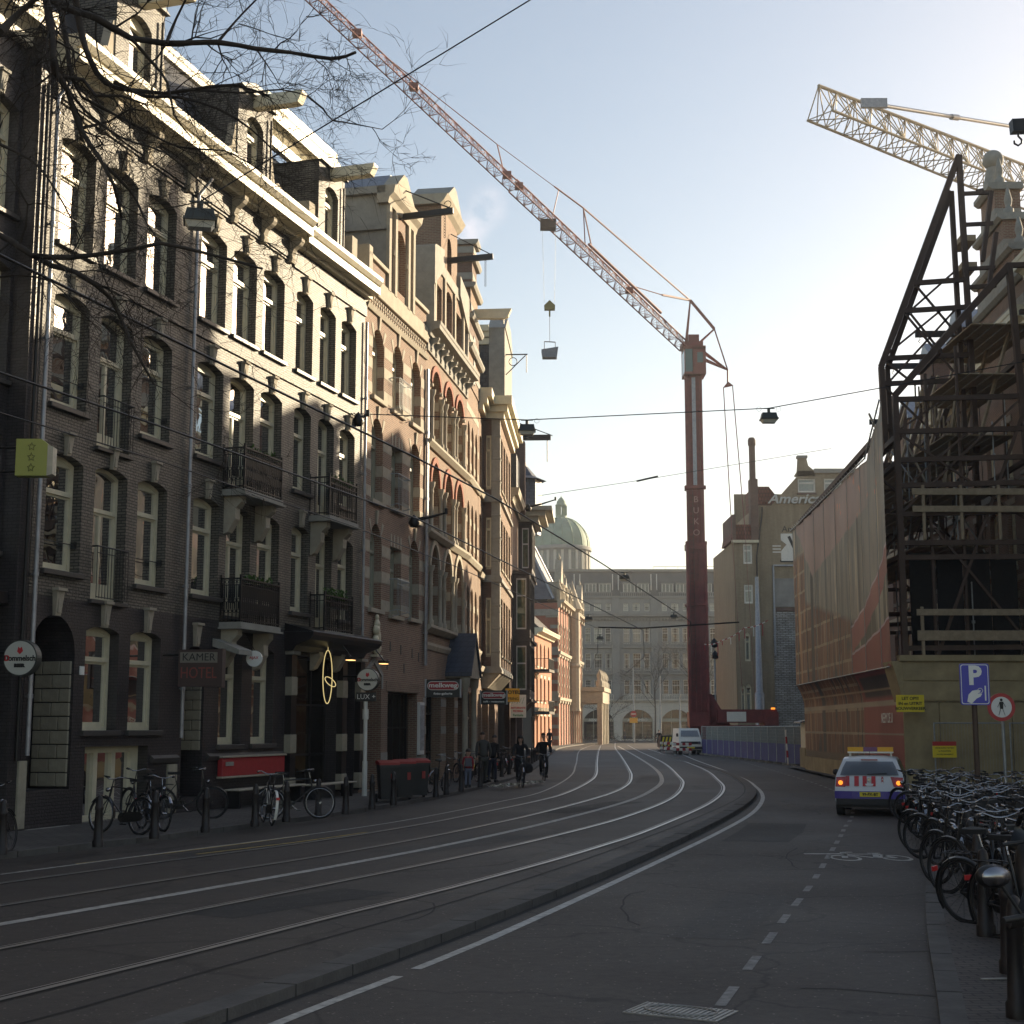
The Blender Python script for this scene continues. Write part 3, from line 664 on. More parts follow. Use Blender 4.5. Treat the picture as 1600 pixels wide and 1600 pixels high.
# ================================================================ B: red brick house with stone bands
KB = .22; PB = (-4.65, 44.93)
B = house_root('townhouse', 'red and cream banded brick house with a tall arched dormer and steel window rails', PB, KB)
WB = 7.08
cx = [1.42, 3.6, 5.8]; hw = .62
opsB = []
for i, c in enumerate(cx):
    opsB.append((c - hw, c + hw, 12.66, 14.95, 'round', .62, 'cream'))
    if i == 1:
        opsB.append((c - hw, c + hw, 9.35, 11.42, 'flat', 0, 'grey')); opsB.append((c - hw, c + hw, 5.8, 8.05, 'flat', 0, 'grey'))
    else:
        opsB.append((c - hw, c + hw, 9.3, 12.0, 'round', .6, 'grey')); opsB.append((c - hw, c + hw, 5.85, 8.6, 'point', .75, 'grey'))
opsB += [(2.9, 6.3, .2, 3.3, 'flat', 0, None, .5), (.55, 2.2, .2, 3.6, 'flat', 0, None, .7)]
mb = MB(); wall(mb, WB, 0, 16.4, opsB, .32); mb.build('wall', M['brickB'], B)
for o in opsB: put_window(B, o, 0, .32)
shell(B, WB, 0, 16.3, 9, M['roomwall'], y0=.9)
# alternating stone bands, one part per band piece between the openings
def bands(H, W, ops, zs, h, m, pr=.012, x0=0):
    for z in zs:
        cut = sorted([(o[0], o[1]) for o in ops if o[2] < z + h and o[3] > z]); x = x0
        for a, b in cut + [(x0 + W, x0 + W)]:
            if a - x > .12: boxpart('stone_band', H, x, a, -pr, .0, z, z + h, m)
            x = b
def reveal_bands(H, ops, zs, h, m, d=.3):
    for z in zs:
        for o in ops:
            if o[2] < z and o[3] - o[5] > z + h: boxpart('reveal_stone', H, o[1] - .012, o[1] + .01, .01, d, z, z + h, m)
upB = [o for o in opsB if o[2] > 4.5]
zb = [5.85, 6.75, 7.6, 9.35, 10.2, 11.05, 12.7, 13.5, 14.2]
bands(B, WB, upB, zb, .36, M['stone']); reveal_bands(B, upB, zb, .36, M['stone'])
for o in upB:
    xm = (o[0] + o[1]) / 2
    boxpart('sill', B, o[0] - .1, o[1] + .1, -.12, .1, o[2] - .14, o[2], M['stone'])
    if o[4] != 'flat':
        keystone(B, xm, o[3] - .02, M['stone'], .18, .42, .08, False)
        for s in (-1, 1):
            v = MB(); a = .9; v.prism([(xm + s * (hw * .72), o[3] - .38), (xm + s * (hw * .72 + .18), o[3] - .26), (xm + s * (hw * 1.15 + .1), o[3] + .04), (xm + s * (hw * .98), o[3] + .08)][::s], 'y', -.015, 0); v.build('voussoir', M['stone'], B)
    else:
        for t in (-.55, -.2, .2, .55): boxpart('voussoir', B, xm + t - .07, xm + t + .07, -.015, 0, o[3], o[3] + .42, M['stone'])
def steel_rail(H, x0, x1, z0, z1, out=.28):
    mb = MB(); mb.tube([(x0, 0, z1), (x0, -out, z1), (x1, -out, z1), (x1, 0, z1)], .022, 5, smooth=False)
    mb.tube([(x0, 0, z0), (x0, -out, z0 + .05), (x1, -out, z0 + .05), (x1, 0, z0)], .015, 4, smooth=False)
    mb.tube([(x0, -out, z1 - .16), (x1, -out, z1 - .16)], .012, 4)
    n = 9
    for i in range(n + 1): x = x0 + (x1 - x0) * i / n; mb.tube([(x, -out, z0 + .05), (x, -out, z1)], .009, 4)
    for x in (x0, x1): mb.tube([(x, -out, z0 + .05), (x, -out - .06, z0 - .12), (x, -.05, z0 - .2)], .014, 4)
    return mb.build('window_rail', M['fencegal'], H)
for z in (12.7, 9.45, 5.95): steel_rail(B, 2.9, 4.3, z - .05, z + 1.0)
# ornament band, parapet, dormer
profile_part('string_course', B, 0, WB, [(.02, 15.35), (-.08, 15.35), (-.14, 15.5), (.02, 15.5)], M['stone'])
for i in range(30):
    x = .1 + i * .233
    for j in range(3): boxpart('ornament_block', B, x + .05 * (j % 2), x + .11 + .05 * (j % 2), -.03, .0, 15.56 + j * .13, 15.66 + j * .13, M['stone'])
boxpart('frieze', B, 0, WB, -.1, .02, 15.98, 16.55, M['stone'])
for a, b in ((.05, 2.1), (5.2, 7.0)):
    pb = MB(); pb.box(a, b, -.02, .25, 16.55, 17.05); q = pb.build('parapet', M['brickB'], B); boxpart('coping', q, a - .05, b + .05, -.12, .32, 17.05, 17.2, M['stone'])
boxpart('parapet_pier', B, -.02, .35, -.12, .35, 16.55, 17.4, M['stone'])
dw0, dw1 = 2.15, 5.15
dm = MB(); wall(dm, dw1 - dw0, 16.5, 19.5, [(3.05, 4.3, 16.85, 19.05, 'round', .62, 'cream')], .3, 0, 0, dw0, -.02)
dr = dm.build('dormer', M['brickB'], B)
sd = MB(); sd.box(dw0 - .02, dw0 + .25, .0, 4.2, 16.5, 20.0); sd.box(dw1 - .25, dw1 + .02, .0, 4.2, 16.5, 20.0); sd.box(dw0 + .25, dw1 - .25, .5, 4.2, 19.6, 20.0); sd.build('dormer_side', M['stoneG'], dr)
put_window(dr, (3.05, 4.3, 16.85, 19.05, 'round', .62, 'cream'), -.02, .3, curt='')
for x in (dw0 - .05, 2.8, 4.35, dw1 - .2): boxpart('pilaster', dr, x, x + .26, -.12, .0, 16.5, 19.5, M['stone'])
boxpart('impost', dr, 2.75, 3.05, -.1, .0, 17.9, 18.1, M['stone']); boxpart('impost', dr, 4.3, 4.65, -.1, .0, 17.9, 18.1, M['stone'])
profile_part('dormer_cornice', dr, dw0 - .2, dw1 + .2, [(.3, 19.5), (-.1, 19.5), (-.15, 19.7), (-.3, 19.85), (-.35, 20.1), (.3, 20.1)], M['stone'])
sc = MB(); sc.box(dw0 - .2, dw0 + .02, .0, 4.3, 19.85, 20.1); sc.box(dw0 - .14, dw0 + .0, .0, 4.3, 18.6, 18.75); sc.build('side_cornice', M['stoneG'], dr)
pd = MB(); pd.prism([(2.3, 20.1), (5.0, 20.1), (3.85, 21.0), (3.45, 21.0)], 'y', -.2, .3); pd.prism([(2.5, 20.1), (4.8, 20.1), (3.8, 21.05), (3.5, 21.05)], 'y', .3, 3.0, 1); pd.build('pediment', [M['stone'], M['zinc']], dr)
hb = MB(); hb.bar((3.65, -1.9, 19.65), (3.65, .2, 19.55), .14, .2); hb.tube([(3.65, -1.8, 19.75), (3.65, -.1, 20.55)], .025, 5)
for t in range(3): hb.tube([(3.65, -1.7 + .12 * cos(k * pi / 5), 19.9 + .12 * sin(k * pi / 5)) for k in range(9)], .015, 4)
for i in range(8): hb.tube([(3.65, -1.6 + .035 * cos(k * pi / 3), 19.45 - i * .1 + .05 * sin(k * pi / 3)) for k in range(6)], .01, 4, closed=True)
hb.build('hoist_beam', M['black'], dr)
mansard(B, WB, 16.4, 19.0, .5, 1.9, M['slate'])
drainpipe(B, 7.0, 4.3, 15.6, elbow=False)
# relief figure on the wall, mason slots, shop
def relief(H, x, z):
    mb = MB(); rnd = random.Random(3)
    for (dx, dz, r) in ((0, .62, .11), (0, .42, .17), (-.05, .22, .2), (.06, .05, .22), (-.1, -.12, .2), (.12, -.18, .19), (0, -.34, .24), (-.18, .3, .08), (.17, .34, .08), (.18, .1, .09), (-.2, -.3, .1)):
        prof = [(r * sin(pi * i / 6) * R(.85, 1.1), -r * cos(pi * i / 6)) for i in range(7)]; s = len(mb.v); mb.lathe(prof, (0, 0, 0), 8); mb.xf(Matrix.Translation((x + dx, -.1, z + dz)) @ Matrix.Diagonal((1, .55, 1, 1)), s)
    mb.box(x - .3, x + .3, -.2, 0, z - .62, z - .55); return mb.build('stone_relief', M['cream'], H)
relief(B, 1.35, 4.95)
for (x, z) in ((3.05, 4.6), (4.25, 4.55), (2.75, 4.0), (4.65, 3.95), (5.6, 4.5), (6.4, 4.4)): boxpart('wall_slot', B, x, x + .12, -.008, .02, z, z + .32, M['black'])
boxpart('brick_lintel', B, 2.7, 6.5, -.02, .0, 3.3, 3.62, M['brickC'])
ga = MB()
for x in (2.9, 3.75, 4.6, 5.45, 6.24): ga.box(x, x + .06, .35, .42, .2, 3.3)
for z in (.2, 1.0, 2.1, 3.24): ga.box(2.9, 6.3, .34, .43, z, z + .06)
for i in range(24): ga.tube([(2.95 + i * .142, .3, .2), (2.95 + i * .142, .3, 3.2)], .01, 4)
q = ga.build('shop_front', M['blackp'], B); g2 = MB(); g2.add([(2.9, .44, .2), (6.3, .44, .2), (6.3, .44, 3.3), (2.9, .44, 3.3)], [(0, 1, 2, 3)]); g2.build('shop_pane', M['shopglass'], q)
boxpart('door', B, .6, 2.15, .66, .72, .2, 2.4, M['blackp']); boxpart('fanlight', B, .6, 2.15, .64, .72, 2.4, 3.5, M['frameg']); boxpart('interior_wall', B, .2, 6.9, 1.7, 1.8, .1, 3.6, M['wooddk'])
hd = MB()
for s in (-1, 1): hd.prism([(1.37, 4.35), (1.37 + s * .95, 3.85), (1.37 + s * .95, 3.35), (1.37 + s * .8, 3.35), (1.37 + s * .8, 3.75), (1.37, 4.15)][::s], 'y', -.03, 0)
hd.build('door_hood_mould', M['stoneG'], B)
bands(B, WB, [o for o in opsB if o[2] < 1], [1.0], .35, M['stoneG']); boxpart('poster_case', B, 6.35, 6.95, -.1, 0, 1.2, 3.0, M['signwhite']); boxpart('poster', B, 6.4, 6.9, -.11, -.1, 1.35, 2.9, mat('poster_grey', (.35, .36, .38), .5, noise=.5, nscale=7))

# ================================================================ C: ornate brick house with neck gable
KC = .15; PC = (-3.13, 51.84); WC = 8.25
C = house_root('townhouse', 'orange brick house with a big neck gable, arched windows and a hooded door', PC, KC)
cxC = [1.75, 4.25, 6.55]; opsC = []
for c in cxC:
    opsC += [(c - .78, c + .78, 12.55, 15.3, 'round', .6, 'cream_leaf'), (c - .76, c + .76, 9.2, 11.85, 'point', .95, 'creamD_leaf'), (c - .76, c + .76, 5.8, 8.8, 'point', 1.0, 'creamD_leaf')]
opsC += [(.5, 3.2, .2, 3.5, 'flat', 0, None, .5), (4.2, 5.9, .5, 3.5, 'flat', 0, None, .6), (6.6, 7.9, .3, 3.4, 'flat', 0, None, .5)]
mb = MB(); wall(mb, WC, 0, 15.75, opsC, .45); mb.build('wall', M['brickC'], C)
for o in opsC:
    put_window(C, o, 0, .45, curt='')
    if o[2] > 5:
        xm = (o[0] + o[1]) / 2
        for s in (-1, 1):
            x = xm + s * .86
            cl = MB(); cl.lathe([(.12, 0), (.12, .15), (.075, .2), (.075, 1.4), (.1, 1.45), (.075, 1.5), (.075, o[3] - o[2] - 1.1), (.13, o[3] - o[2] - 1.0), (.15, o[3] - o[2] - .85)], (x, -.06, o[2]), 8); cl.build('colonnette', M['stone'], C)
        av = MB(); hp = arch_pts(o[0] - .02, o[1] + .02, o[3] + .02, o[4], o[5]); ho = arch_pts(o[0] - .2, o[1] + .2, o[3] + .24, o[4], o[5] + .15)
        for i in range(len(hp) - 1):
            a_, b_, c_, d_ = hp[i], hp[i + 1], ho[i + 1], ho[i]
            av.add([(a_[0], -.07, a_[1]), (b_[0], -.07, b_[1]), (c_[0], -.07, c_[1]), (d_[0], -.07, d_[1]), (d_[0], 0, d_[1]), (c_[0], 0, c_[1]), (a_[0], 0, a_[1]), (b_[0], 0, b_[1])], [(0, 1, 2, 3), (3, 2, 5, 4), (1, 0, 6, 7)])
        av.build('arch_moulding', M['brickT'] if o[2] > 9 else M['stone'], C)
        boxpart('impost', C, o[0] - .2, o[0], -.1, .02, o[3] - o[5] - .12, o[3] - o[5], M['stone']); boxpart('impost', C, o[1], o[1] + .2, -.1, .02, o[3] - o[5] - .12, o[3] - o[5], M['stone'])
reveal_bands(C, [o for o in opsC if o[2] > 5], [5.9, 7.0, 7.6, 9.3, 10.0, 10.7, 12.6, 13.3, 14.0], .34, M['stone'], .4)
for z, h, o_ in ((12.25, .22, .25), (8.95, .24, .25), (5.5, .26, .28), (4.9, .25, .1)): profile_part('string_course', C, 0, WC, [(.02, z), (-o_ * .4, z), (-o_, z + h * .6), (-o_, z + h), (.02, z + h)], M['stone'])
boxpart('frieze', C, 0, WC, -.08, .02, 15.75, 16.35, M['stoneG'])
profile_part('cornice', C, -.05, WC + .05, cornice_prof(16.3, .5, .55), M['stoneG'])
for i in range(9): bracket(C, .5 + i * .9, 15.8, M['stoneG'], .5, .4, .16)
# gable: lower storey with shoulders then neck
gC = MB(); wall(gC, 6.9, 16.7, 19.6, [(1.4, 2.6, 16.95, 18.75, 'flat', 0, 'dark'), (3.5, 4.7, 16.95, 19.1, 'seg', .2, 'dark'), (5.5, 6.7, 16.95, 18.75, 'flat', 0, 'dark')], .4, 0, 0, .7, -.05)
gr = gC.build('gable', M['brickC'], C)
for o in ((1.4, 2.6, 16.95, 18.75, 'flat', 0, 'dark'), (3.5, 4.7, 16.95, 19.1, 'seg', .2, 'dark'), (5.5, 6.7, 16.95, 18.75, 'flat', 0, 'dark')): put_window(gr, o, -.05, .4, curt='')
for x in (1.1, 2.95, 5.0, 6.9): boxpart('pilaster', gr, x - .13, x + .13, -.14, -.05, 16.7, 19.3, M['stone'])
nk = MB(); wall(nk, 3.3, 19.6, 22.1, [(3.6, 4.5, 19.9, 21.3, 'round', .45, 'dark')], .35, 0, 0, 2.4, -.05); nk.box(2.4, 2.6, -.04, 1.2, 19.6, 22.1); nk.box(5.5, 5.7, -.04, 1.2, 19.6, 22.1); nk.build('gable_neck', M['brickC'], gr); put_window(gr, (3.6, 4.5, 19.9, 21.3, 'round', .45, 'dark'), -.05, .35, curt='')
for s, xe, xi in ((-1, .55, 2.4), (1, 7.75, 5.7)):
    q = MB(); q.prism([(xe, 18.4), (xe, 19.9), (xe + (-s) * .25, 20.0), (xi, 20.3), (xi, 19.5)][::(-s)], 'y', -.2, .8)
    q.prism([(xe, 16.7), (xe + (-s) * .35, 16.7), (xe + (-s) * .12, 18.4), (xe, 18.4)][::(-s)], 'y', -.18, .8); q.build('gable_shoulder', M['stoneG'], gr)
boxpart('shoulder_band', gr, .6, 7.7, -.12, .02, 19.3, 19.75, M['stoneG'])
profile_part('gable_cornice', gr, 2.15, 5.95, [(1.2, 22.1), (-.05, 22.1), (-.2, 22.25), (-.35, 22.5), (1.2, 22.5)], M['stone'])
tp = MB(); tp.prism([(2.4, 22.5), (5.7, 22.5), (4.3, 23.35), (3.8, 23.35)], 'y', -.28, 1.2); tp.build('pediment', M['stoneG'], gr)
hb = MB(); hb.bar((4.05, -1.8, 20.5), (4.05, .1, 20.4), .14, .22); hb.tube([(4.05, -1.7, 20.6), (4.05, -.1, 21.5)], .02, 5)
for i in range(9): hb.tube([(4.05, -1.5 + .035 * cos(k * pi / 3), 20.3 - i * .12 + .05 * sin(k * pi / 3)) for k in range(6)], .01, 4, closed=True)
hb.build('hoist_beam', M['black'], gr)
mb = MB(); mb.prism([(.5, 16.6), (3.6, 21.8), (8.5, 21.8), (8.5, 16.6)], 'x', -.0, 8.2); mb.build('tiled_roof', M['rooftile'], C)
shell(C, WC, 0, 16.4, 9, M['roomwall'], y0=.9)
# hooded door, ground floor stone
ho = MB(); ho.prism([(4.1, 4.0), (6.2, 4.0), (6.2, 4.12), (5.15, 5.5), (4.1, 4.12)], 'y', -.95, .0); ho.prism([(4.0, 4.05), (5.15, 5.55), (6.3, 4.05), (6.3, 4.2), (5.15, 5.75), (4.0, 4.2)], 'y', -1.02, 0, 1)
ho.build('door_hood', [M['stone'], M['slateB']], C)
for x in (4.15, 6.05): cl = MB(); cl.lathe([(.16, 0), (.16, .3), (.11, .35), (.11, 3.3), (.18, 3.4), (.2, 3.7)], (x, -.75, .3), 10); cl.build('porch_column', M['stone'], C)
boxpart('door', C, 4.2, 5.9, .55, .62, .5, 3.0, M['creamD'])
for (x0, x1) in ((.5, 3.2), (6.6, 7.9)):
    q = MB(); 
    for x in (x0, (x0 + x1) / 2, x1 - .07): q.box(x, x + .07, .36, .44, .2, 3.5)
    for z in (.2, 1.2, 2.6): q.box(x0, x1, .35, .45, z, z + .07)
    q = q.build('shop_front', M['blackp'], C); g2 = MB(); g2.add([(x0, .46, .2), (x1, .46, .2), (x1, .46, 3.5), (x0, .46, 3.5)], [(0, 1, 2, 3)]); g2.build('shop_pane', M['shopglass'], q)
bands(C, WC, [o for o in opsC if o[2] < 1], [.9, 1.9, 2.9], .28, M['stoneG']); boxpart('interior_wall', C, .3, 8.0, 1.7, 1.8, .1, 3.8, M['wooddk'])
drainpipe(C, .05, 4.3, 15.6, elbow=False, m=M['zinc'])

# ================================================================ D: stepped gable house
KD = .09; PD = (-1.91, 60.0); WD = 4.5
D = house_root('townhouse', 'narrow brick house with a stepped gable, just before the grey oriel', PD, KD)
opsD = []
for c in (.85, 2.25, 3.65):
    opsD += [(c - .42, c + .42, 12.7, 15.0, 'point', .5, 'creamD'), (c - .42, c + .42, 9.3, 11.6, 'point', .5, 'creamD'), (c - .42, c + .42, 5.6, 8.0, 'point', .5, 'creamD')]
opsD += [(.4, 4.1, .3, 3.6, 'flat', 0, 'dark_leaf', .4)]
mb = MB(); wall(mb, WD, 0, 16.6, opsD, .3); mb.build('wall', M['brickC'], D)
for o in opsD: put_window(D, o, 0, .3, curt='')
for z in (12.35, 8.95, 5.2, 4.2): profile_part('string_course', D, 0, WD, [(.02, z), (-.1, z), (-.2, z + .15), (-.2, z + .24), (.02, z + .24)], M['stone'])
bands(D, WD, [o for o in opsD if o[2] > 4], [6, 7, 9.6, 10.6, 13, 14, 15.4], .3, M['stone'])
g = .02
steps = [(0.05, 4.45, 16.6, 18.0), (.45, 4.05, 18.0, 19.4), (.9, 3.6, 19.4, 20.9), (1.4, 3.1, 20.9, 22.2), (1.75, 2.75, 22.2, 23.1)]
for i, (a, b, z0, z1) in enumerate(steps):
    q = MB(); q.box(a, b, -.05, 1.0, z0, z1); s_ = q.build('gable_step', M['brickD'] if i % 2 else M['brickC'], D)
    profile_part('step_coping', s_, a - .1, b + .1, [(1.1, z1 - .02), (-.2, z1 - .02), (-.28, z1 + .1), (-.28, z1 + .2), (1.1, z1 + .2)], M['stoneG'])
    boxpart('step_band', s_, a - .02, b + .02, -.08, 1.0, z0 + .5, z0 + .8, M['stoneG'])
boxpart('gable_slot', D, 1.95, 2.55, -.08, -.04, 16.9, 19.0, M['black'])
hb = MB(); hb.prism([(-1.55, 19.9), (-1.7, 20.25), (.3, 20.25), (.3, 19.85), (-1.4, 19.82)], 'x', 2.1, 2.4); hb.tube([(2.25, -1.35, 19.82), (2.25, -1.35, 19.6)], .02, 4); hb.build('hoist_beam', M['cream'], D)
mb = MB(); mb.prism([(.8, 16.6), (3.4, 20.8), (8.5, 20.8), (8.5, 16.6)], 'x', 0, 4.4); mb.build('tiled_roof', M['rooftile'], D)
shell(D, WD, 0, 16.6, 9, M['roomwall'])
for (x, z) in ((.2, 4.3), (2.9, 4.4)): pass
# ================================================================ E: grey oriel house
KE = .06; PE = (-1.5, 64.5); WE = 13.0
E_ = house_root('townhouse', 'brick house with a full height grey stone oriel and a heavy wrapping cornice', PE, KE)
opsE = [(.5, 1.7, z, z + 2.4, 'seg', .15, 'creamD') for z in (5.6, 9.3, 12.9)] + [(.3, 1.9, .3, 3.6, 'flat', 0, 'dark', .4), (2.5, 6.0, .3, 3.6, 'flat', 0, 'dark_leaf', .4), (6.6, 10.2, .3, 3.6, 'flat', 0, 'dark_leaf', .4)]
opsE += [(11.3, 12.4, z, z + 2.4, 'seg', .15, 'creamD') for z in (5.6, 9.3, 12.9)]
mb = MB(); wall(mb, WE, 0, 16.4, opsE, .3); mb.build('wall', M['brickC'], E_)
for o in opsE: put_window(E_, o, 0, .3, curt='')
OU0, OU1, OP = 2.2, 10.6, .8
for z0, z1 in ((4.6, 8.75), (8.75, 12.45), (12.45, 16.3)):
    q = MB(); zz = z0 + (.35 if z0 > 5 else .5)
    # side face towards the viewer: window in brick, stone pier at corner
    q.box(OU0, OU0 + .2, -OP + .38, 0, z0, zz + .3); q.box(OU0, OU0 + .2, -.16, 0, zz, z1); q.box(OU0, OU0 + .2, -OP + .38, -.16, z1 - .75, z1)
    q.box(OU1 - .2, OU1, -OP + .3, 0, z0, z1)
    s_ = q.build('oriel_storey', M['brickD'], E_)
    pr_ = MB(); pr_.box(OU0 - .02, OU0 + .5, -OP - .02, -OP + .38, z0, z1); s2 = pr_.build('corner_pier', M['stoneG'], s_)
    for j in range(3): boxpart('pier_joint', s_, OU0 - .045, OU0 + .52, -OP - .045, -OP + .39, z0 + .9 + j * 1.05, z0 + .98 + j * 1.05, M['stoneG'])
    wnd = MB(); a, b = -OP + .4, -.18
    wnd.box(OU0 + .03, OU0 + .1, a, a + .05, zz + .3, z1 - .75); wnd.box(OU0 + .03, OU0 + .1, b - .03, b, zz + .3, z1 - .75); wnd.box(OU0 + .0, OU0 + .1, a, b, zz + .2, zz + .36); wnd.box(OU0 + .03, OU0 + .1, a, b, z1 - .85, z1 - .75); wnd.box(OU0 + .03, OU0 + .11, a, b, z0 + 2.35, z0 + 2.45)
    w_ = wnd.build('side_window', M['cream'], s_); pn = MB(); pn.add([(OU0 + .12, a, zz + .3), (OU0 + .12, b, zz + .3), (OU0 + .12, b, z1 - .8), (OU0 + .12, a, z1 - .8)], [(0, 1, 2, 3)]); pn.build('pane', M['glass'], w_)
    bk = MB(); bk.add([(OU0 + .3, a, zz + .3), (OU0 + .3, b, zz + .3), (OU0 + .3, b, z1 - .8), (OU0 + .3, a, z1 - .8)], [(0, 1, 2, 3)]); bk.build('curtain', M['curtain'], w_)
    f = MB(); fo = [(OU0 + .7 + i * 1.95, OU0 + 2.1 + i * 1.95, zz + .3, z1 - .7, 'flat', 0, 'creamD') for i in range(4)]
    wall(f, OU1 - OU0 - .5, z0, z1, fo, .2, 0, 0, OU0 + .5, -OP); f.build('oriel_front', M['brickC'], s_)
    for o in fo:
        put_window(s_, o, -OP, .2, curt='')
        boxpart('sill', s_, o[0] - .05, o[1] + .05, -OP - .08, -OP + .02, o[2] - .1, o[2], M['stone'])
    fl = MB(); fl.box(OU0 - .12, OU1 + .12, -OP - .12, 0, z0 - .04, z0 + .1); fl.prism([(0, z0 + .1), (-OP - .12, z0 + .1), (-OP - .02, z0 + .28), (0, z0 + .28)], 'x', OU0 - .1, OU1 + .1); fl.build('oriel_band', M['stoneG'], s_)
    profile_part('string_course', E_, 0, OU0 - .12, [(.02, z0), (-.12, z0), (-.2, z0 + .22), (.02, z0 + .22)], M['stone'])
q = MB(); q.prism([(0, 3.9), (-.25, 3.9), (-OP, 4.5), (-OP, 4.6), (0, 4.6)], 'x', OU0, OU1); q.build('oriel_base', M['stone'], E_)
def wrap_cornice(H, z, h, out, name, m):
    q = MB(); 
    for (t, zz, hh) in ((.35, z, h * .3), (.65, z + h * .3, h * .3), (1, z + h * .6, h * .4)):
        o = out * t; q.box(OU0 - o, OU1 + o, -OP - o, .0, zz, zz + hh); q.box(-.05, OU0 - o, -o, .0, zz, zz + hh); q.box(OU1 + o, WE, -o, 0, zz, zz + hh)
    return q.build(name, m, H)
wrap_cornice(E_, 16.3, 1.0, .6, 'wrapping_cornice', M['cream'])
q = MB(); q.box(3.4, 9.0, -.75, 3.2, 17.3, 20.9); gq = q.build('roof_gable', M['slate'], E_)
q = MB(); q.box(3.35, 9.05, -.95, -.2, 17.3, 21.0); q.prism([(3.3, 21.0), (9.1, 21.0), (7.4, 21.9), (5.0, 21.9)], 'y', -1.0, -.15); q.build('gable_front', M['stoneG'], gq)
q = MB(); 
for t, z in ((.1, 20.2), (.2, 20.55), (.32, 20.8)): q.box(3.4 - t, 9 + t, -.2, 3.2, z, z + .3)
q.build('gable_cornice', M['cream'], gq)
q = MB(); q.bar((4.2, -.95, 19.9), (4.2, -2.0, 19.9), .05); q.bar((4.2, -.95, 18.9), (4.2, -1.9, 19.85), .04); q.tube([(4.2, -1.3 + .2 * cos(k * pi / 5), 19.55 + .2 * sin(k * pi / 5)) for k in range(10)], .02, 4, closed=True); q.tube([(4.2, -1.95, 19.9), (4.2, -1.95, 19.0)], .02, 4); q.build('hoist_bracket', M['black'], gq)
shell(E_, WE, 0, 16.4, 9, M['roomwall'], y0=.9)
# ================================================================ F: dark house with wooden oriel and turret
KF = .06; PF = (-.12, 77.6); WF = 13.0
F_ = house_root('townhouse', 'dark brown house with hanging glazed oriel and turret chimney, last before the gap', PF, KF)
opsF = [(.6, 1.7, z, z + 2.3, 'seg', .15, 'creamD') for z in (4.6, 8.0, 11.4)] + [(9.3, 12.0, z, z + 2.3, 'seg', .15, 'creamD_leaf') for z in (4.6, 8.0, 11.4)] + [(.6, 5.4, .3, 3.4, 'flat', 0, 'dark_leaf', .4), (6.4, 12.2, .3, 3.4, 'flat', 0, 'dark_leaf', .4)]
mb = MB(); wall(mb, WF, 0, 14.4, opsF, .3); mb.build('wall', M['brickD'], F_)
for o in opsF: put_window(F_, o, 0, .3, curt='')
for z0, z1, o0, o1, op in ((3.6, 6.9, 2.6, 8.2, .95), (6.9, 10.6, 2.6, 8.2, .95), (10.9, 14.2, 8.6, 12.6, .8)):
    q = MB(); q.box(o0, o1, -op, 0, z0, z0 + .55); q.box(o0, o1, -op, 0, z1 - .35, z1); q.box(o0, o0 + .15, -op, -op + .2, z0 + .55, z1 - .35); q.box(o0, o0 + .15, -.2, 0, z0 + .55, z1 - .35); q.box(o1 - .15, o1, -op, 0, z0 + .55, z1 - .35)
    n = 4
    for i in range(n + 1): x = o0 + (o1 - o0 - .15) * i / n; q.box(x, x + .15, -op, -op + .12, z0 + .55, z1 - .35)
    q.box(o0 - .12, o1 + .12, -op - .12, 0, z1 - .1, z1 + .08); q.box(o0 - .1, o1 + .1, -op - .1, 0, z0 - .08, z0 + .06)
    r_ = q.build('glazed_oriel', mat('dark_brown_oriel_paint', (.075, .06, .055), .5, noise=.3), F_)
    g2 = MB(); g2.add([(o0 + .07, -op + .2, z0 + .55), (o0 + .07, -.2, z0 + .55), (o0 + .07, -.2, z1 - .35), (o0 + .07, -op + .2, z1 - .35)], [(0, 1, 2, 3)]); g2.add([(o0, -op + .06, z0 + .55), (o1, -op + .06, z0 + .55), (o1, -op + .06, z1 - .35), (o0, -op + .06, z1 - .35)], [(0, 1, 2, 3)]); g2.build('pane', M['glass'], r_)
    f2 = MB(); a, b = -op + .2, -.2
    for (y0, y1, z2, z3) in ((a, a + .05, z0 + .55, z1 - .35), (b - .05, b, z0 + .55, z1 - .35), (a, b, z0 + .55, z0 + .63), (a, b, z1 - .43, z1 - .35), (a, b, z1 - 1.35, z1 - 1.27)): f2.box(o0 + .01, o0 + .06, y0, y1, z2, z3)
    f2.build('oriel_window_frame', M['white'], r_)
    cq = MB(); cq.add([(o0 + .2, a, z0 + .6), (o0 + .2, b, z0 + .6), (o0 + .2, b, z1 - .4), (o0 + .2, a, z1 - .4)], [(0, 1, 2, 3)]); cq.build('curtain', mat('green_curtain', (.16, .22, .14), .9, noise=.3), r_)
q = MB(); q.prism([(0, 2.7), (-.2, 2.75), (-.95, 3.5), (-.95, 3.6), (0, 3.6)], 'x', 2.6, 8.2); q.build('oriel_base', M['brickD'], F_)
profile_part('cornice', F_, 0, 8.0, cornice_prof(14.2, .7, .5), M['stone']); q = MB()
for (t, zz, hh) in ((.4, 14.2, .3), (.8, 14.5, .3), (1.2, 14.8, .25)): q.box(8.4 - t * .6, 12.8 + t * .6, -.8 - t, 0, zz, zz + hh)
q.build('wrapping_cornice', M['creamD'], F_)
q = MB(); q.lathe([(.0, 1.9), (.12, 1.5), (.35, .9), (.9, .25), (1.5, 0)], (10.6, -.1, 17.0), 8, 0, False); q.lathe([(1.2, 0), (1.2, 2.0)], (10.6, -.1, 15.0), 8, 0, False); q.build('turret', M['slateB'], F_)
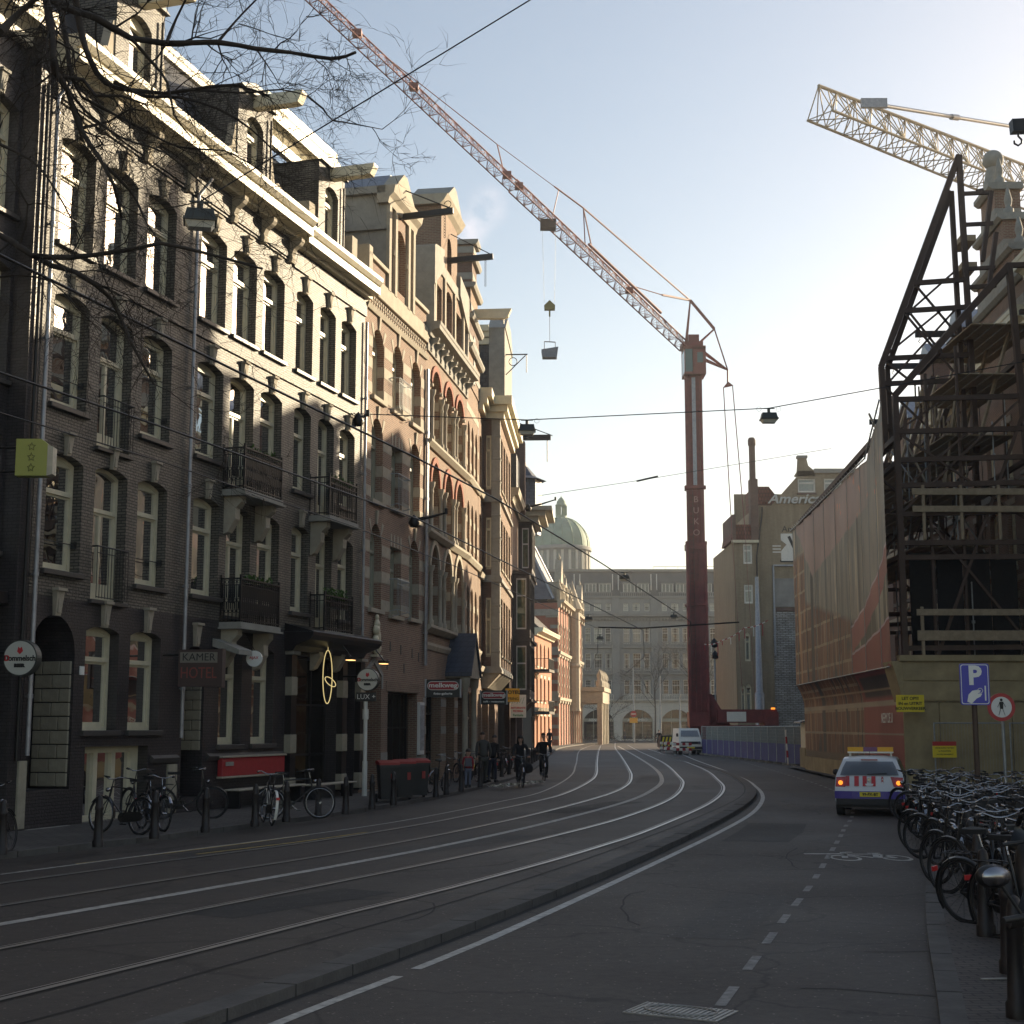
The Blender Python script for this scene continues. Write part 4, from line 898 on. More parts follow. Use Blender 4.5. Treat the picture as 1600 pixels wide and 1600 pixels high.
q = MB(); q.box(6.0, 6.9, -.5, .9, 14.4, 18.6); q.lathe([(.6, 0), (.6, .2), (.35, .45), (0, .5)], (6.45, .2, 18.6), 10); q.build('turret_chimney', M['brickD'], F_)
q = MB(); q.box(1.0, 3.8, -.3, 2.0, 14.9, 16.9); q.build('roof_dormer', M['slate'], F_)
q = MB(); q.bar((3.5, -.2, 18.3), (3.5, -2.1, 18.3), .2, .3); q.tube([(3.5, -1.9, 18.3), (3.5, -1.9, 16.9)], .025, 4); q.tube([(3.5, .1, 19.3), (3.5, -2.2, 18.4)], .025, 4); q.bar((3.5, .1, 14.9), (3.5, .1, 19.3), .2); q.build('hoist_beam', M['black'], F_)
mansard(F_, WF, 14.8, 17.0, .4, 1.8, M['slate']); shell(F_, WF, 0, 14.6, 9, M['roomwall'])
# ================================================================ G: low salmon brick building in the sun
KG = .153; PG = (2.15, 140.5); WG = 13
G_ = house_root('brick_building', 'low salmon brick building in full sun with two iron balconies and a cream gutter', PG, KG, 'building')
opsG = []
for c in (1.8, 4.6, 7.4, 10.6): opsG += [(c - .55, c + .55, 8.0, 10.3, 'round', .55, 'dark'), (c - .55, c + .55, 4.6, 6.9, 'seg', .15, 'dark'), (c - .6, c + .6, .4, 3.2, 'flat', 0, 'cream')]
mb = MB(); wall(mb, WG, 0, 11.3, opsG, .35); mb.build('wall', M['brickG'], G_)
for o in opsG: put_window(G_, o, 0, .35, curt=''); boxpart('sill', G_, o[0] - .1, o[1] + .1, -.1, 0, o[2] - .15, o[2], M['cream'])
for o in opsG:
    if o[2] < 7: boxpart('lintel', G_, o[0] - .1, o[1] + .1, -.06, 0, o[3], o[3] + .3, M['cream'])
profile_part('cornice', G_, -.2, WG + .4, cornice_prof(10.9, .7, .9), M['cream'])
profile_part('string_course', G_, 0, WG, [(.02, 3.7), (-.3, 3.7), (-.5, 4.0), (.02, 4.0)], M['stone'])
mb = MB(); mb.prism([(-.6, 11.5), (4.5, 16.2), (9.5, 11.5)], 'x', -.1, WG); mb.build('tiled_roof', M['rooftile'], G_)
for z in (3.6, 7.6):
    q = MB(); q.box(-.6, 3.4, -1.5, 0, z - .25, z)
    for i in range(16): q.bar((-.5 + i * .26, -1.45, z), (-.5 + i * .26, -1.45, z + 1), .03)
    for i in range(6): q.bar((-.55, -1.45 + i * .27, z), (-.55, -1.45 + i * .27, z + 1), .03)
    q.bar((-.55, -1.45, z + 1), (3.4, -1.45, z + 1), .05); q.bar((-.55, -1.45, z + 1), (-.55, 0, z + 1), .05); q.build('balcony', M['black'], G_)
shell(G_, WG, 0, 11.3, 9, M['roomwall'])
# ================================================================ H: the theatre
KH = .134; PH = (5.0, 160); WH = 30
H_ = house_root('theatre', 'ornate red brick and cream stone theatre with steep slate roof, lit by the sun', PH, KH, 'theatre')
opsH = []
for i in range(10):
    c = 1.6 + i * 2.95
    opsH += [(c - .55, c + .55, 10.6, 13.6, 'round', .55, 'dark'), (c - .55, c + .55, 5.6, 9.0, 'round', .55, 'dark')]
    if i > 3: opsH += [(c - .5, c + .5, 1.2, 4.2, 'seg', .2, 'dark')]
mb = MB(); wall(mb, WH, 0, 15.6, opsH, .4); mb.build('wall', M['brickT'], H_)
for o in opsH: put_window(H_, o, 0, .4, curt='')
for i in range(11):
    x = .1 + i * 2.95; q = MB(); q.box(x - .2, x + .2, -.12, 0, 0, 4.8); q.box(x - .16, x + .16, -.09, 0, 4.8, 15.4); q.box(x - .3, x + .3, -.25, 0, 4.7, 5.0); q.box(x - .3, x + .3, -.22, 0, 9.7, 10.0); q.box(x - .36, x + .36, -.4, 0, 15.1, 15.6)
    for k in range(8): q.box(x - .26, x + .26, -.13, 0, 5.5 + k * 1.1, 5.8 + k * 1.1)
    q.build('stone_pilaster', M['stone'], H_)
for z, o_ in ((4.8, .3), (9.8, .35), (15.4, .8)): profile_part('string_course', H_, -.3, WH, cornice_prof(z, .55, o_), M['stone'])
# end wall towards the viewer
q = MB(); q.box(-.3, 0, .0, 14, 0, 15.6); ew = q.build('end_wall', M['brickT'], H_)
for k in range(12): boxpart('quoin', ew, -.34, -.02, -.02, 1.3 if k % 2 else .8, .8 + k * 1.2, 1.2 + k * 1.2, M['stoneG'])
for z in (4.9, 9.9, 14.2): boxpart('end_string', ew, -.45, .0, -.1, 14, z, z + .7, M['stoneG'])
# roofs, dormer gables, lantern
mb = MB(); mb.add([(-.3, .4, 16), (12, .4, 16), (12, 14, 16), (-.3, 14, 16), (2.0, 4.0, 23.5), (9.5, 4.0, 23.5), (9.5, 9, 23.5), (2.0, 9, 23.5)], [(0, 1, 5, 4), (1, 2, 6, 5), (2, 3, 7, 6), (3, 0, 4, 7), (4, 5, 6, 7)]); mb.build('slate_roof', M['slateB'], H_)
mb = MB(); mb.add([(12, .4, 15.9), (30, .4, 15.9), (30, 13, 15.9), (12, 13, 15.9), (14, 4, 20), (28, 4, 20), (28, 9, 20), (14, 9, 20)], [(0, 1, 5, 4), (1, 2, 6, 5), (2, 3, 7, 6), (3, 0, 4, 7), (4, 5, 6, 7)]); mb.build('slate_roof', M['slateB'], H_)
mb = MB(); mb.add([(-1, 13, 16.4), (0, 13, 16.4), (0, 26, 16.4), (-1, 26, 16.4), (3, 14, 22), (8, 14, 22), (8, 24, 22), (3, 24, 22)], [(0, 1, 5, 4), (1, 2, 6, 5), (2, 3, 7, 6), (3, 0, 4, 7), (4, 5, 6, 7)]);
for (x, zt) in ((1.6, 20.6), (6.6, 19.0), (13.5, 18.2), (20, 18.6), (27.5, 20.2)):
    q = MB(); q.box(x - 1.1, x + 1.1, -.3, 1.2, 15.9, 18.0 if zt > 18.5 else 17.2); q.prism([(x - 1.3, 17.9), (x + 1.3, 17.9), (x + .4, zt - .6), (x, zt), (x - .4, zt - .6)], 'y', -.35, .4)
    for s in (-1, 1): q.lathe([(.28, 0), (.28, 1.2), (.4, 1.3), (.1, 1.9), (.16, 2.1), (0, 2.4)], (x + s * 1.4, -.1, 15.9), 8)
    q.lathe([(.1, 0), (.22, .25), (.05, .6), (0, .9)], (x, 0, zt - .1), 8)
    for s in (-.7, .7): q.box(x + s - .14, x + s + .14, -.5, -.3, 15.9, 17.8)
    q.box(x - 1.3, x + 1.3, -.5, -.3, 16.9, 17.1); q.build('dormer_gable', M['stone'], H_)
q = MB(); q.lathe([(.9, 0), (.9, .3), (.7, .4), (.7, 1.7), (.95, 1.85), (.8, 2.1), (.5, 2.6), (.55, 2.9), (.2, 3.2), (.12, 3.6), (.2, 3.8), (.04, 4.3), (.03, 6.0), (0, 6.0)], (2.3, 3.0, 23.4), 8, 0, False); q.build('lantern', M['zinc'], H_)
for (x0, y0, x1, y1) in ((-.3, .4, 2.0, 4.0), (12, .4, 9.5, 4.0)):
    q = MB(); q.tube([(x0, y0, 16.05), (x1, y1, 23.6)], .16, 6); q.build('roof_hip', M['zinc'], H_)
# round corner tower far end and porch
q = MB(); q.lathe([(1.0, 4), (.9, 4.4), (.9, 9), (1.1, 9.3), (.9, 9.6), (.9, 15.6), (1.3, 16), (.8, 17), (.35, 18.3), (0, 19.5)], (14.2, -.3, 0), 12, 0, False); q.build('corner_turret', M['stone'], H_)
pc = MB(); pc.box(17.5, 29, -3.6, 0, 5.0, 6.6); pc.box(17.3, 29.2, -3.8, 0, 6.4, 6.9)
for i in range(5):
    x = 17.9 + i * 2.65; pc.box(x - .35, x + .35, -3.5, -2.9, 0, 5.0); pc.lathe([(.45, 0), (.45, .6), (.25, .9), (.35, 1.4), (0, 2.2)], (x, -3.2, 6.9), 8)
pc.build('porch', M['stone'], H_)
shell(H_, WH, 0, 15.6, 13, M['roomwall'])
# ================================================================ Hirsch-like department store at the far end (faces us)
def big_store():
    S = thing('department_store', 'long grey stone department store with a green dome closing the square', 'building', (3, 235, 0), 0)
    W = 62; bay = 6.2; ops = []
    for b in range(10):
        x0 = 1.4 + b * bay + 1.1
        ops.append((x0 - .35, x0 + 4.55, .25, 4.9, 'round', 1.7, None, .7))
        for (z, h) in ((7.0, 2.6), (11.1, 2.7), (15.3, 2.6)):
            ops += [(x0, x0 + .95, z, z + h, 'flat', 0, 'white_multi'), (x0 + 1.45, x0 + 2.75, z, z + h, 'flat', 0, 'white_multi'), (x0 + 3.25, x0 + 4.2, z, z + h, 'flat', 0, 'white_multi')]
        ops += [(x0, x0 + .8, 20.6, 21.8, 'flat', 0, 'white_multi'), (x0 + 1.5, x0 + 2.65, 20.6, 21.8, 'flat', 0, 'white_multi'), (x0 + 3.4, x0 + 4.2, 20.6, 21.8, 'flat', 0, 'white_multi')]
    up = [o for o in ops if o[2] > 6]; lo = [o for o in ops if o[2] < 6]
    mb = MB(); wall(mb, W, 6.2, 22.9, up, .3); mb.build('wall', M['stoneH'], S)
    mb = MB(); wall(mb, W, 0, 6.2, lo, .7); mb.build('arcade_wall', M['stoneL'], S)
    for o in up: put_window(S, o, 0, .3, curt=random.choice(['', '', 'f', 'b']))
    for b in range(10):
        x0 = 1.4 + b * bay
        boxpart('pilaster', S, x0 - .75, x0 + .45, -.3, 0, 6.2, 18.9, M['stoneH']); boxpart('attic_pilaster', S, x0 - .75, x0 + .45, -.2, 0, 20.3, 23.0, M['stoneH'])
        for z in (6.9, 11.0, 15.2):
            q = MB(); q.box(x0 + .9, x0 + 5.5, -.55, 0, z - .55, z - .35); q.box(x0 + .9, x0 + 5.5, -.55, -.42, z + .3, z + .42)
            for i in range(18): q.box(x0 + .95 + i * .265, x0 + 1.07 + i * .265, -.52, -.42, z - .35, z + .3)
            q.build('balcony', M['stoneG'] if z > 7 else M['stoneL'], S)
        for k in range(2):
            a = x0 + 1.1 + k * 2.3
            q = MB(); q.box(a, a + 1.9, -.0, .6, 23.6, 25.0); q.box(a - .08, a + 1.98, -.1, .6, 25.0, 25.12); d_ = q.build('dormer', M['stoneG'], S)
            for j in range(3): boxpart('pane', d_, a + .12 + j * .58, a + .62 + j * .58, -.03, .0, 23.75, 24.85, M['glass'])
            for j in range(4): boxpart('mullion', d_, a + .04 + j * .58, a + .12 + j * .58, -.05, .0, 23.65, 24.95, M['white'])
        for s in (-.62, .3): boxpart('roof_strip', S, x0 + s, x0 + s + .12, .25, .6, 24.0, 26.6, M['white'])
        q = MB()
        for i in range(15): q.box(x0 + .7 + i * .33, x0 + .86 + i * .33, -.15, -.05, 22.95, 23.5)
        q.box(x0 + .6, x0 + 5.5, -.2, 0, 23.5, 23.65); q.build('balustrade', M['stoneH'], S)
        # shop behind the arch
        q = MB(); x1 = x0 + .75
        for j in range(4): q.box(x1 + j * 1.6, x1 + .1 + j * 1.6, .55, .62, .25, 4.7)
        q.box(x1, x1 + 4.9, .5, .66, 3.0, 3.5); f_ = q.build('arcade_front', M['frameg'], S)
        g2 = MB(); g2.add([(x1, .64, .25), (x1 + 4.9, .64, .25), (x1 + 4.9, .64, 4.9), (x1, .64, 4.9)], [(0, 1, 2, 3)]); g2.build('shop_pane', M['shopglass'], f_)
        if b in (1, 2, 4): text('ABN·AMRO', .62, M['txtwht'], f_, (x1 + 2.45, .48, 3.25))
        boxpart('interior_light', S, x1 + .6, x1 + 4.2, 2.2, 2.3, .6, 2.6, mat('dim_shop_interior', (.3, .28, .2), .8, noise=.6, nscale=1.5))
        for j in range(5):
            for i in (-1, 1):
                pass
    for z in [6.15]: profile_part('string_course', S, 0, W, [(.02, z), (-.35, z), (-.45, z + .3), (.02, z + .3)], M['stoneL'])
    profile_part('main_cornice', S, -.3, W, cornice_prof(19.3, .9, .9), M['stoneH'])
    q = MB()
    for i in range(120): q.box(.2 + i * .515, .42 + i * .515, -.5, 0, 19.1, 19.35)
    q.build('dentils', M['stoneG'], S)
    profile_part('attic_cornice', S, -.2, W, cornice_prof(22.5, .5, .3), M['stoneH'])
    for k in range(9):       # horizontal joints of the rusticated base
        q = MB(); 
        for b in range(11): q.box(.0 + b * bay - 3.2 + 2.3, b * bay + .2 + 1.0, -.004, .003, .6 + k * .6, .64 + k * .6)
        q.build('rustication_joint', M['stoneG'], S)
    mb = MB(); mb.prism([(.2, 23.0), (1.6, 27.2), (12, 27.2), (12, 23.0)], 'x', -1, W); mb.build('mansard_roof', mat('grey_store_slate', (.1, .1, .095), .7, noise=.2, nscale=.5), S)
    profile_part('roof_edge', S, -1.2, W, [(1.4, 27.1), (1.2, 27.1), (1.1, 27.5), (1.8, 27.5), (1.8, 27.1)], M['stoneG'])
    q = MB(); q.box(20, 36, 2.5, 2.6, 28.0, 28.08)
    for i in range(9): q.box(20 + i * 2, 20.06 + i * 2, 2.5, 2.6, 27.2, 28.0)
    q.build('roof_railing', M['fencegal'], S)
    shell(S, W, 0, 22.9, 14, M['roomwall'], y0=.9)
    # dome on its drum
    d = MB(); c = (5.5, 15, 0); d.lathe([(4.75, 26), (4.75, 32.2)], c, 32); dr = d.build('dome_drum', M['stoneH'], S)
    for i in range(24):
        a = 2 * pi * i / 24; q = MB(); q.box(-.22, .22, -.14, .14, 0, 3.6); o = q.build('drum_pilaster', M['stoneL'], dr, (c[0] + 4.8 * cos(a), c[1] + 4.8 * sin(a), 28.2), a + pi / 2)
        if i % 2: q = MB(); q.box(-.3, .3, -.06, .06, 0, 2.8); q.build('drum_window', M['glass'], dr, (c[0] + 4.74 * cos(a + .13), c[1] + 4.74 * sin(a + .13), 28.6), a + .13 + pi / 2)
    d = MB(); d.lathe([(5.2, 32.0), (5.25, 32.5), (4.85, 32.7)], c, 32); d.lathe([(5.6, 27.6), (5.6, 28.1), (4.7, 28.2)], c, 32); d.build('drum_cornice', M['stoneH'], S)
    d = MB(); d.lathe([(4.85 * cos(t), 32.7 + 5.2 * sin(t)) for t in [i * (pi / 2 - .25) / 10 for i in range(11)]], c, 32); dm_ = d.build('dome', M['green_copper'], S)
    for i in range(16):
        a = 2 * pi * i / 16; q = MB(); q.tube([(c[0] + 4.88 * cos(t) * cos(a), c[1] + 4.88 * cos(t) * sin(a), 32.7 + 5.24 * sin(t)) for t in [k * (pi / 2 - .25) / 8 for k in range(9)]], .09, 4); q.build('dome_rib', M['green_copper'], dm_)
    d = MB(); d.lathe([(1.2, 37.6), (.95, 37.9), (.95, 38.3)], c, 12); d.lathe([(.98, 39.9), (1.05, 40.1), (.8, 40.3), (.75, 40.7), (.4, 41.2), (.08, 41.5), (0, 41.9)], c, 12)
    for i in range(8): a = 2 * pi * i / 8 + .2; d.bar((c[0] + .85 * cos(a), c[1] + .85 * sin(a), 38.2), (c[0] + .85 * cos(a), c[1] + .85 * sin(a), 40.0), .32)
    d.build('dome_lantern', M['green_copper'], dm_)
    return S
big_store()
# ================================================================ the ochre brick block with the script sign (right of the crane)
def script_block():
    S = thing('ochre_brick_block', 'tall ochre brick block with a script sign, graffiti and a whitewashed lower wall', 'building', (20.2, 132, 0), 0)
    ops = [(.75, 1.25, 8.3 - 5.0, 11.0 - 5.0, 'point', .4, 'cream'), (.75, 1.25, 8.0, 10.6, 'point', .4, 'cream'), (.3, .7, 3.3, 5.9, 'point', .4, 'cream'), (.8, 1.6, 13.2, 14.9, 'flat', 0, 'white'), (.8, 1.6, 16.8, 18.6, 'flat', 0, 'white')]
    mb = MB(); wall(mb, 2.2, 0, 18.9, ops, .15); mb.box(0, .2, .3, 14, 0, 18.9); mb.build('stair_tower', M['brickY'], S)
    for o in ops: put_window(S, o, 0, .15, curt='f')
    mb = MB(); mb.prism([(-.3, 18.9), (2.2, 18.9), (2.2, 20.4), (0, 20.4)], 'y', .0, 6); mb.build('tower_roof', M['redtile'], S)
    boxpart('tower_gutter', S, -.25, 2.2, -.3, .0, 18.7, 18.95, M['cream'])
    q = MB(); q.box(-.15, .15, -.2, 6, 18.9, 21.3); q.build('party_parapet', M['brickD'], S)
    w2 = [(6.0, 7.6, 23.4, 24.7, 'flat', 0, 'white'), (8.4, 10.0, 23.4, 24.7, 'flat', 0, 'white'), (10.8, 12.4, 23.4, 24.7, 'flat', 0, 'white')]
    mb = MB()
    # main gable wall with its profile
    wall(mb, 37.8, 12.8, 22.2, [], .2, 0, 0, 2.2, .3)
    wall(mb, 32.4, 22.2, 25.4, [o for o in w2], .2, 0, 0, 7.6 - 1.6, .3)
    mb.add([(3.5, .3, 22.2), (6.0, .3, 22.2), (6.0, .3, 24.95), (5.9, .3, 24.85)], [(0, 1, 2, 3)])
    mb.prism([(5.85, 24.9), (7.6, 24.9), (7.6, 25.4), (7.0, 25.9), (6.85, 26.6), (6.1, 26.6), (6.0, 25.4), (5.75, 25.0)], 'y', .3, .8)
    mb.box(2.2, 2.4, .5, 14, 0, 22.2); mb.box(2.2, 40, 13.8, 14, 0, 25.4)
    mb.build('gable_wall', M['brickY'], S)
    for o in w2:
        put_window(S, o, .3, .2, curt='f'); boxpart('sill', S, o[0] - .1, o[1] + .1, .2, .35, o[2] - .2, o[2], M['brickD'])
    boxpart('gable_cap', S, 6.0, 6.95, .2, .9, 26.6, 26.85, M['stoneG'])
    mb = MB(); mb.prism([(2.4, 22.2), (5.5, 22.2), (3.8, 24.4), (2.4, 24.4)], 'y', 3.0, 8.0); mb.build('tiled_roof', M['redtile'], S)
    mb = MB(); mb.box(7.6, 40, .3, 14, 25.3, 25.5); mb.box(7.5, 40, .1, .35, 25.2, 25.6); mb.build('flat_roof', M['stoneG'], S)
    q = MB(); q.box(1.55, 2.25, -.15, 1.0, 18.9, 24.6); q.box(1.62, 2.1, .0, .6, 24.6, 28.0); q.lathe([(.2, 0), (.36, .2), (.36, .7), (.25, .9)], (1.86, .3, 27.6), 10); q.build('chimney', M['brickD'], S)
    mb = MB(); wall(mb, 1.2, 0, 12.8, [], .2, 0, 0, 2.2, .3); mb.build('lower_pier', M['brickY'], S)
    mb = MB(); wall(mb, 36.6, 0, 12.8, [], .2, 0, 0, 3.4, .25); mb.build('whitewashed_wall', M['brickW'], S)
    boxpart('render_patch', S, 3.6, 8.4, .22, .3, 12.9, 15.5, mat('grey_render', (.27, .26, .24), .9, noise=.3, nscale=.6)); boxpart('iron_edge', S, 3.5, 9.0, .1, .3, 16.6, 16.75, M['zinc']); boxpart('iron_edge', S, 3.45, 3.6, .1, .3, 8.5, 16.6, M['zinc'])
    boxpart('dark_course', S, 3.7, 9.0, .15, .3, 12.5, 12.85, M['brickD'])
    q = MB(); q.tube([(2.0, -.1, 1), (2.0, -.1, 17.5), (2.6, -.1, 21.5), (2.6, -.1, 22.0)], .07, 6); q.build('drainpipe', M['black'], S)
    mb = MB()
    for x in (6.2, 8.8): mb.box(x, x + .05, -.02, .3, 22.8, 23.0)
    # the script sign, leaning letters standing proud
    t = text('American', 1.25, mat('pale_sign_letters', (.55, .55, .52), .5), S, (3.3, .08, 22.75), ext=.09, align='LEFT', xs=1.12, name='script_letters', sx=.02)
    t.data.transform(Matrix.Shear('XZ', 4, (.28, 0)) if False else Matrix(((1, .3, 0, 0), (0, 1, 0, 0), (0, 0, 1, 0), (0, 0, 0, 1))))
    # painted block graffiti
    g = MB(); gz = 17.1
    g.prism([(4.3, gz), (4.3, gz + .9), (4.8, gz + 1.5), (4.3, gz + 1.9), (4.3, gz + 2.5), (6.2, gz + 2.5), (6.2, gz + 1.7), (5.6, gz + 1.2), (6.2, gz + .7), (6.2, gz)], 'y', .28, .3)
    g.prism([(6.3, gz + .3), (6.3, gz + 2.5), (8.4, gz + 2.5), (8.4, gz + 1.8), (7.2, gz + 1.6), (8.2, gz + .9), (8.2, gz + .2)], 'y', .28, .3)
    g.build('graffiti_letters', M['white'], S)
    g = MB(); g.prism([(4.2, gz - .12), (6.3, gz - .12), (8.5, gz - .05), (8.5, gz + .3), (4.2, gz + .1)], 'y', .285, .3); g.prism([(4.9, gz + 2.2), (5.6, gz + .6), (5.8, gz + .7), (5.15, gz + 2.3)], 'y', .268, .278); g.build('graffiti_shadow', M['txtblk'], S)
    boxpart('graffiti_heart', S, 5.75, 6.05, .26, .279, gz + 1.75, gz + 2.05, M['txtred']); text('Amsterdam', .8, M['txtblk'], S, (6.3, .27, gz + 2.9), name='graffiti_tag')
    text('≡', 1.6, M['white'], S, (3.9, .27, gz + 1.0), name='graffiti_tag')
    # blackened brick around the tower foot
    return S
script_block()
# ================================================================ GROUND
def groundmat(name, base, rough, scale, cracks=0, spec=.5, patches=.2, tint=(1, 1, 1)):
    m = bpy.data.materials.new(name); m.use_nodes = True; n = m.node_tree.nodes; l = m.node_tree.links; b = n['Principled BSDF']
    t = n.new('ShaderNodeTexCoord'); z1 = n.new('ShaderNodeTexNoise'); z1.inputs['Scale'].default_value = scale; z1.inputs['Detail'].default_value = 6; l.new(t.outputs['Object'], z1.inputs['Vector'])
    z2 = n.new('ShaderNodeTexNoise'); z2.inputs['Scale'].default_value = .22; z2.inputs['Detail'].default_value = 7; z2.inputs['Roughness'].default_value = .65; l.new(t.outputs['Object'], z2.inputs['Vector'])
    z0 = n.new('ShaderNodeTexNoise'); z0.inputs['Scale'].default_value = 7; z0.inputs['Detail'].default_value = 10; z0.inputs['Roughness'].default_value = .85; l.new(t.outputs['Object'], z0.inputs['Vector'])
    a = n.new('ShaderNodeMapRange'); a.inputs[1].default_value = .3; a.inputs[2].default_value = .7; a.inputs[3].default_value = .45; a.inputs[4].default_value = 1.6; l.new(z0.outputs[0], a.inputs[0])
    c = n.new('ShaderNodeMapRange'); c.inputs[1].default_value = .3; c.inputs[2].default_value = .7; c.inputs[3].default_value = 1 - patches; c.inputs[4].default_value = 1 + patches; l.new(z2.outputs[0], c.inputs[0])
    mu = n.new('ShaderNodeMath'); mu.operation = 'MULTIPLY'; l.new(a.outputs[0], mu.inputs[0]); l.new(c.outputs[0], mu.inputs[1])
    vo = n.new('ShaderNodeTexVoronoi'); vo.inputs['Scale'].default_value = 22; l.new(t.outputs['Object'], vo.inputs['Vector'])
    sp = n.new('ShaderNodeMapRange'); sp.inputs[1].default_value = .0; sp.inputs[2].default_value = .3; sp.inputs[3].default_value = 7; sp.inputs[4].default_value = 1.0; l.new(vo.outputs['Distance'], sp.inputs[0])
    wn_ = n.new('ShaderNodeTexWhiteNoise'); l.new(vo.outputs['Position'], wn_.inputs[0]); gt = n.new('ShaderNodeMath'); gt.operation = 'GREATER_THAN'; gt.inputs[1].default_value = .86; l.new(wn_.outputs[0], gt.inputs[0])
    mi_ = n.new('ShaderNodeMix'); mi_.inputs[2].default_value = 1.0; l.new(gt.outputs[0], mi_.inputs[0]); l.new(sp.outputs[0], mi_.inputs[3])
    m2 = n.new('ShaderNodeMath'); m2.operation = 'MULTIPLY'; l.new(mu.outputs[0], m2.inputs[0]); l.new(mi_.outputs[0], m2.inputs[1])
    last = m2.outputs[0]
    if cracks:
        vc = n.new('ShaderNodeTexVoronoi'); vc.feature = 'DISTANCE_TO_EDGE'; vc.inputs['Scale'].default_value = cracks
        nd = n.new('ShaderNodeTexNoise'); nd.inputs['Scale'].default_value = 1.2; nd.inputs['Detail'].default_value = 6; l.new(t.outputs['Object'], nd.inputs['Vector'])
        va = n.new('ShaderNodeVectorMath'); va.operation = 'MULTIPLY_ADD'; va.inputs[1].default_value = (1.2, 1.2, 0); l.new(nd.outputs['Color'], va.inputs[0]); l.new(t.outputs['Object'], va.inputs[2]); l.new(va.outputs[0], vc.inputs['Vector'])
        cr = n.new('ShaderNodeMapRange'); cr.inputs[1].default_value = 0; cr.inputs[2].default_value = .012; cr.inputs[3].default_value = .3; cr.inputs[4].default_value = 1; l.new(vc.outputs['Distance'], cr.inputs[0])
        m3 = n.new('ShaderNodeMath'); m3.operation = 'MULTIPLY'; l.new(last, m3.inputs[0]); l.new(cr.outputs[0], m3.inputs[1]); last = m3.outputs[0]
    vm = n.new('ShaderNodeVectorMath'); vm.operation = 'SCALE'; vm.inputs[0].default_value = base; l.new(last, vm.inputs['Scale']); l.new(vm.outputs[0], b.inputs['Base Color'])
    rr = n.new('ShaderNodeMapRange'); rr.inputs[1].default_value = .3; rr.inputs[2].default_value = .7; rr.inputs[3].default_value = rough - .12; rr.inputs[4].default_value = rough + .1; l.new(z2.outputs[0], rr.inputs[0]); l.new(rr.outputs[0], b.inputs['Roughness'])
    b.inputs['Specular IOR Level'].default_value = spec
    bp = n.new('ShaderNodeBump'); bp.inputs['Strength'].default_value = .5; bp.inputs['Distance'].default_value = .012; l.new(z1.outputs[0], bp.inputs['Height']); l.new(bp.outputs[0], b.inputs['Normal'])
    MATS[name] = m; return m
M['road'] = groundmat('worn_asphalt', (.049, .041, .036), .74, 60, cracks=.3)
M['tram'] = groundmat('tram_bed_asphalt', (.043, .036, .032), .68, 70, cracks=.25, patches=.28)
M['kerb'] = mat('kerb_concrete', (.085, .08, .075), .85, noise=.3, nscale=3, bump=.4)
M['paving'] = tilemat('pavement_tiles', (.085, .08, .074), (.065, .06, .057), (.025, .023, .022), .3, .3, .012, rough=.8, noise=.35, flat=True, bump=.7)
M['klinker'] = tilemat('parking_clinkers', (.09, .075, .066), (.065, .055, .05), (.025, .022, .02), .21, .1, .01, rough=.8, noise=.35, flat=True, bump=.7)
M['line'] = mat('worn_road_paint', (.4, .39, .36), .7, noise=.45, nscale=9)
M['dash'] = mat('faded_dash_paint', (.2, .195, .185), .75, noise=.5, nscale=9)
M['linew'] = mat('road_paint', (.42, .42, .4), .7, noise=.4, nscale=7)
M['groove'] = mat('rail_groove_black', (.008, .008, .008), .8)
q = MB(); q.box(-900, 900, -60, 1500, -.5, 0); tag(q.build('ground', M['road']), 'worn grey asphalt of the street and square', kind='structure')
S8 = (2.15 - .08) / 2.15
def sc(pts, k=S8): return [(x * k, y * k) for x, y in pts]
L0 = sc([(-7.53, 22.05), (-6.95, 23.45), (-6.04, 25.67), (-3.93, 30.56), (-2.28, 35.43), (-.37, 43.23), (1.09, 50.53), (2.63, 66.38), (3.75, 86.89), (6.46, 139.79), (10.46, 186.28)])
R1 = sc([(-9.3, 15.6), (-7.1, 20.81), (-5.66, 24.11), (-3.75, 28.3), (-2.2, 32.71), (-1.2, 36.2), (.7, 43.5), (1.78, 48.9), (3.03, 58.7), (3.93, 69.1), (5.35, 93.3), (7.9, 135), (11.7, 193)])
R2 = sc([(-8.3, 13.2), (-6.21, 18.25), (-5.55, 19.78), (-4.64, 21.9), (-3.16, 25.3), (-1.3, 30.6), (.82, 38.07), (3.1, 48.0), (4.35, 56.0), (5.2, 64.69), (5.95, 75.26), (8.1, 110), (10.8, 155), (14.3, 205)])
L3 = sc([(-7.4, 12.3), (-5.63, 16.57), (-4.96, 18.12), (-2.94, 22.93), (-1.18, 27.6), (.72, 33.57), (3.2, 42.8), (4.79, 51.0), (6.2, 61.5), (7.6, 80), (9.6, 118), (11.95, 167)])
R3 = sc([(-7.3, 9.6), (-5.01, 14.79), (-4.01, 17.17), (-2.63, 20.56), (-1.04, 24.54), (.62, 29.1), (2.76, 36.1), (4.85, 45.3), (6.4, 55.7), (7.35, 65.5), (9.3, 92), (11.5, 135), (13.97, 179)])
R4 = sc([(-5.6, 8.2), (-4.08, 12.1), (-3.1, 14.5), (-2.1, 17.1), (-.85, 20.2), (.5, 23.9), (1.6, 27.2), (2.95, 31.7), (5.6, 42.3), (7.4, 52.0), (8.5, 61.5), (9.9, 77), (11.6, 107), (13.4, 146)])
K1 = sc([(-5.5, 6.8), (-3.68, 10.95), (-3.34, 11.75), (-2.7, 13.5), (-1.94, 15.46), (-.79, 18.51), (1.02, 24.0), (3.3, 31.7), (5.27, 38.9), (6.85, 45.2), (7.95, 50.8), (8.9, 58.0), (9.93, 71.0), (11.08, 98)])
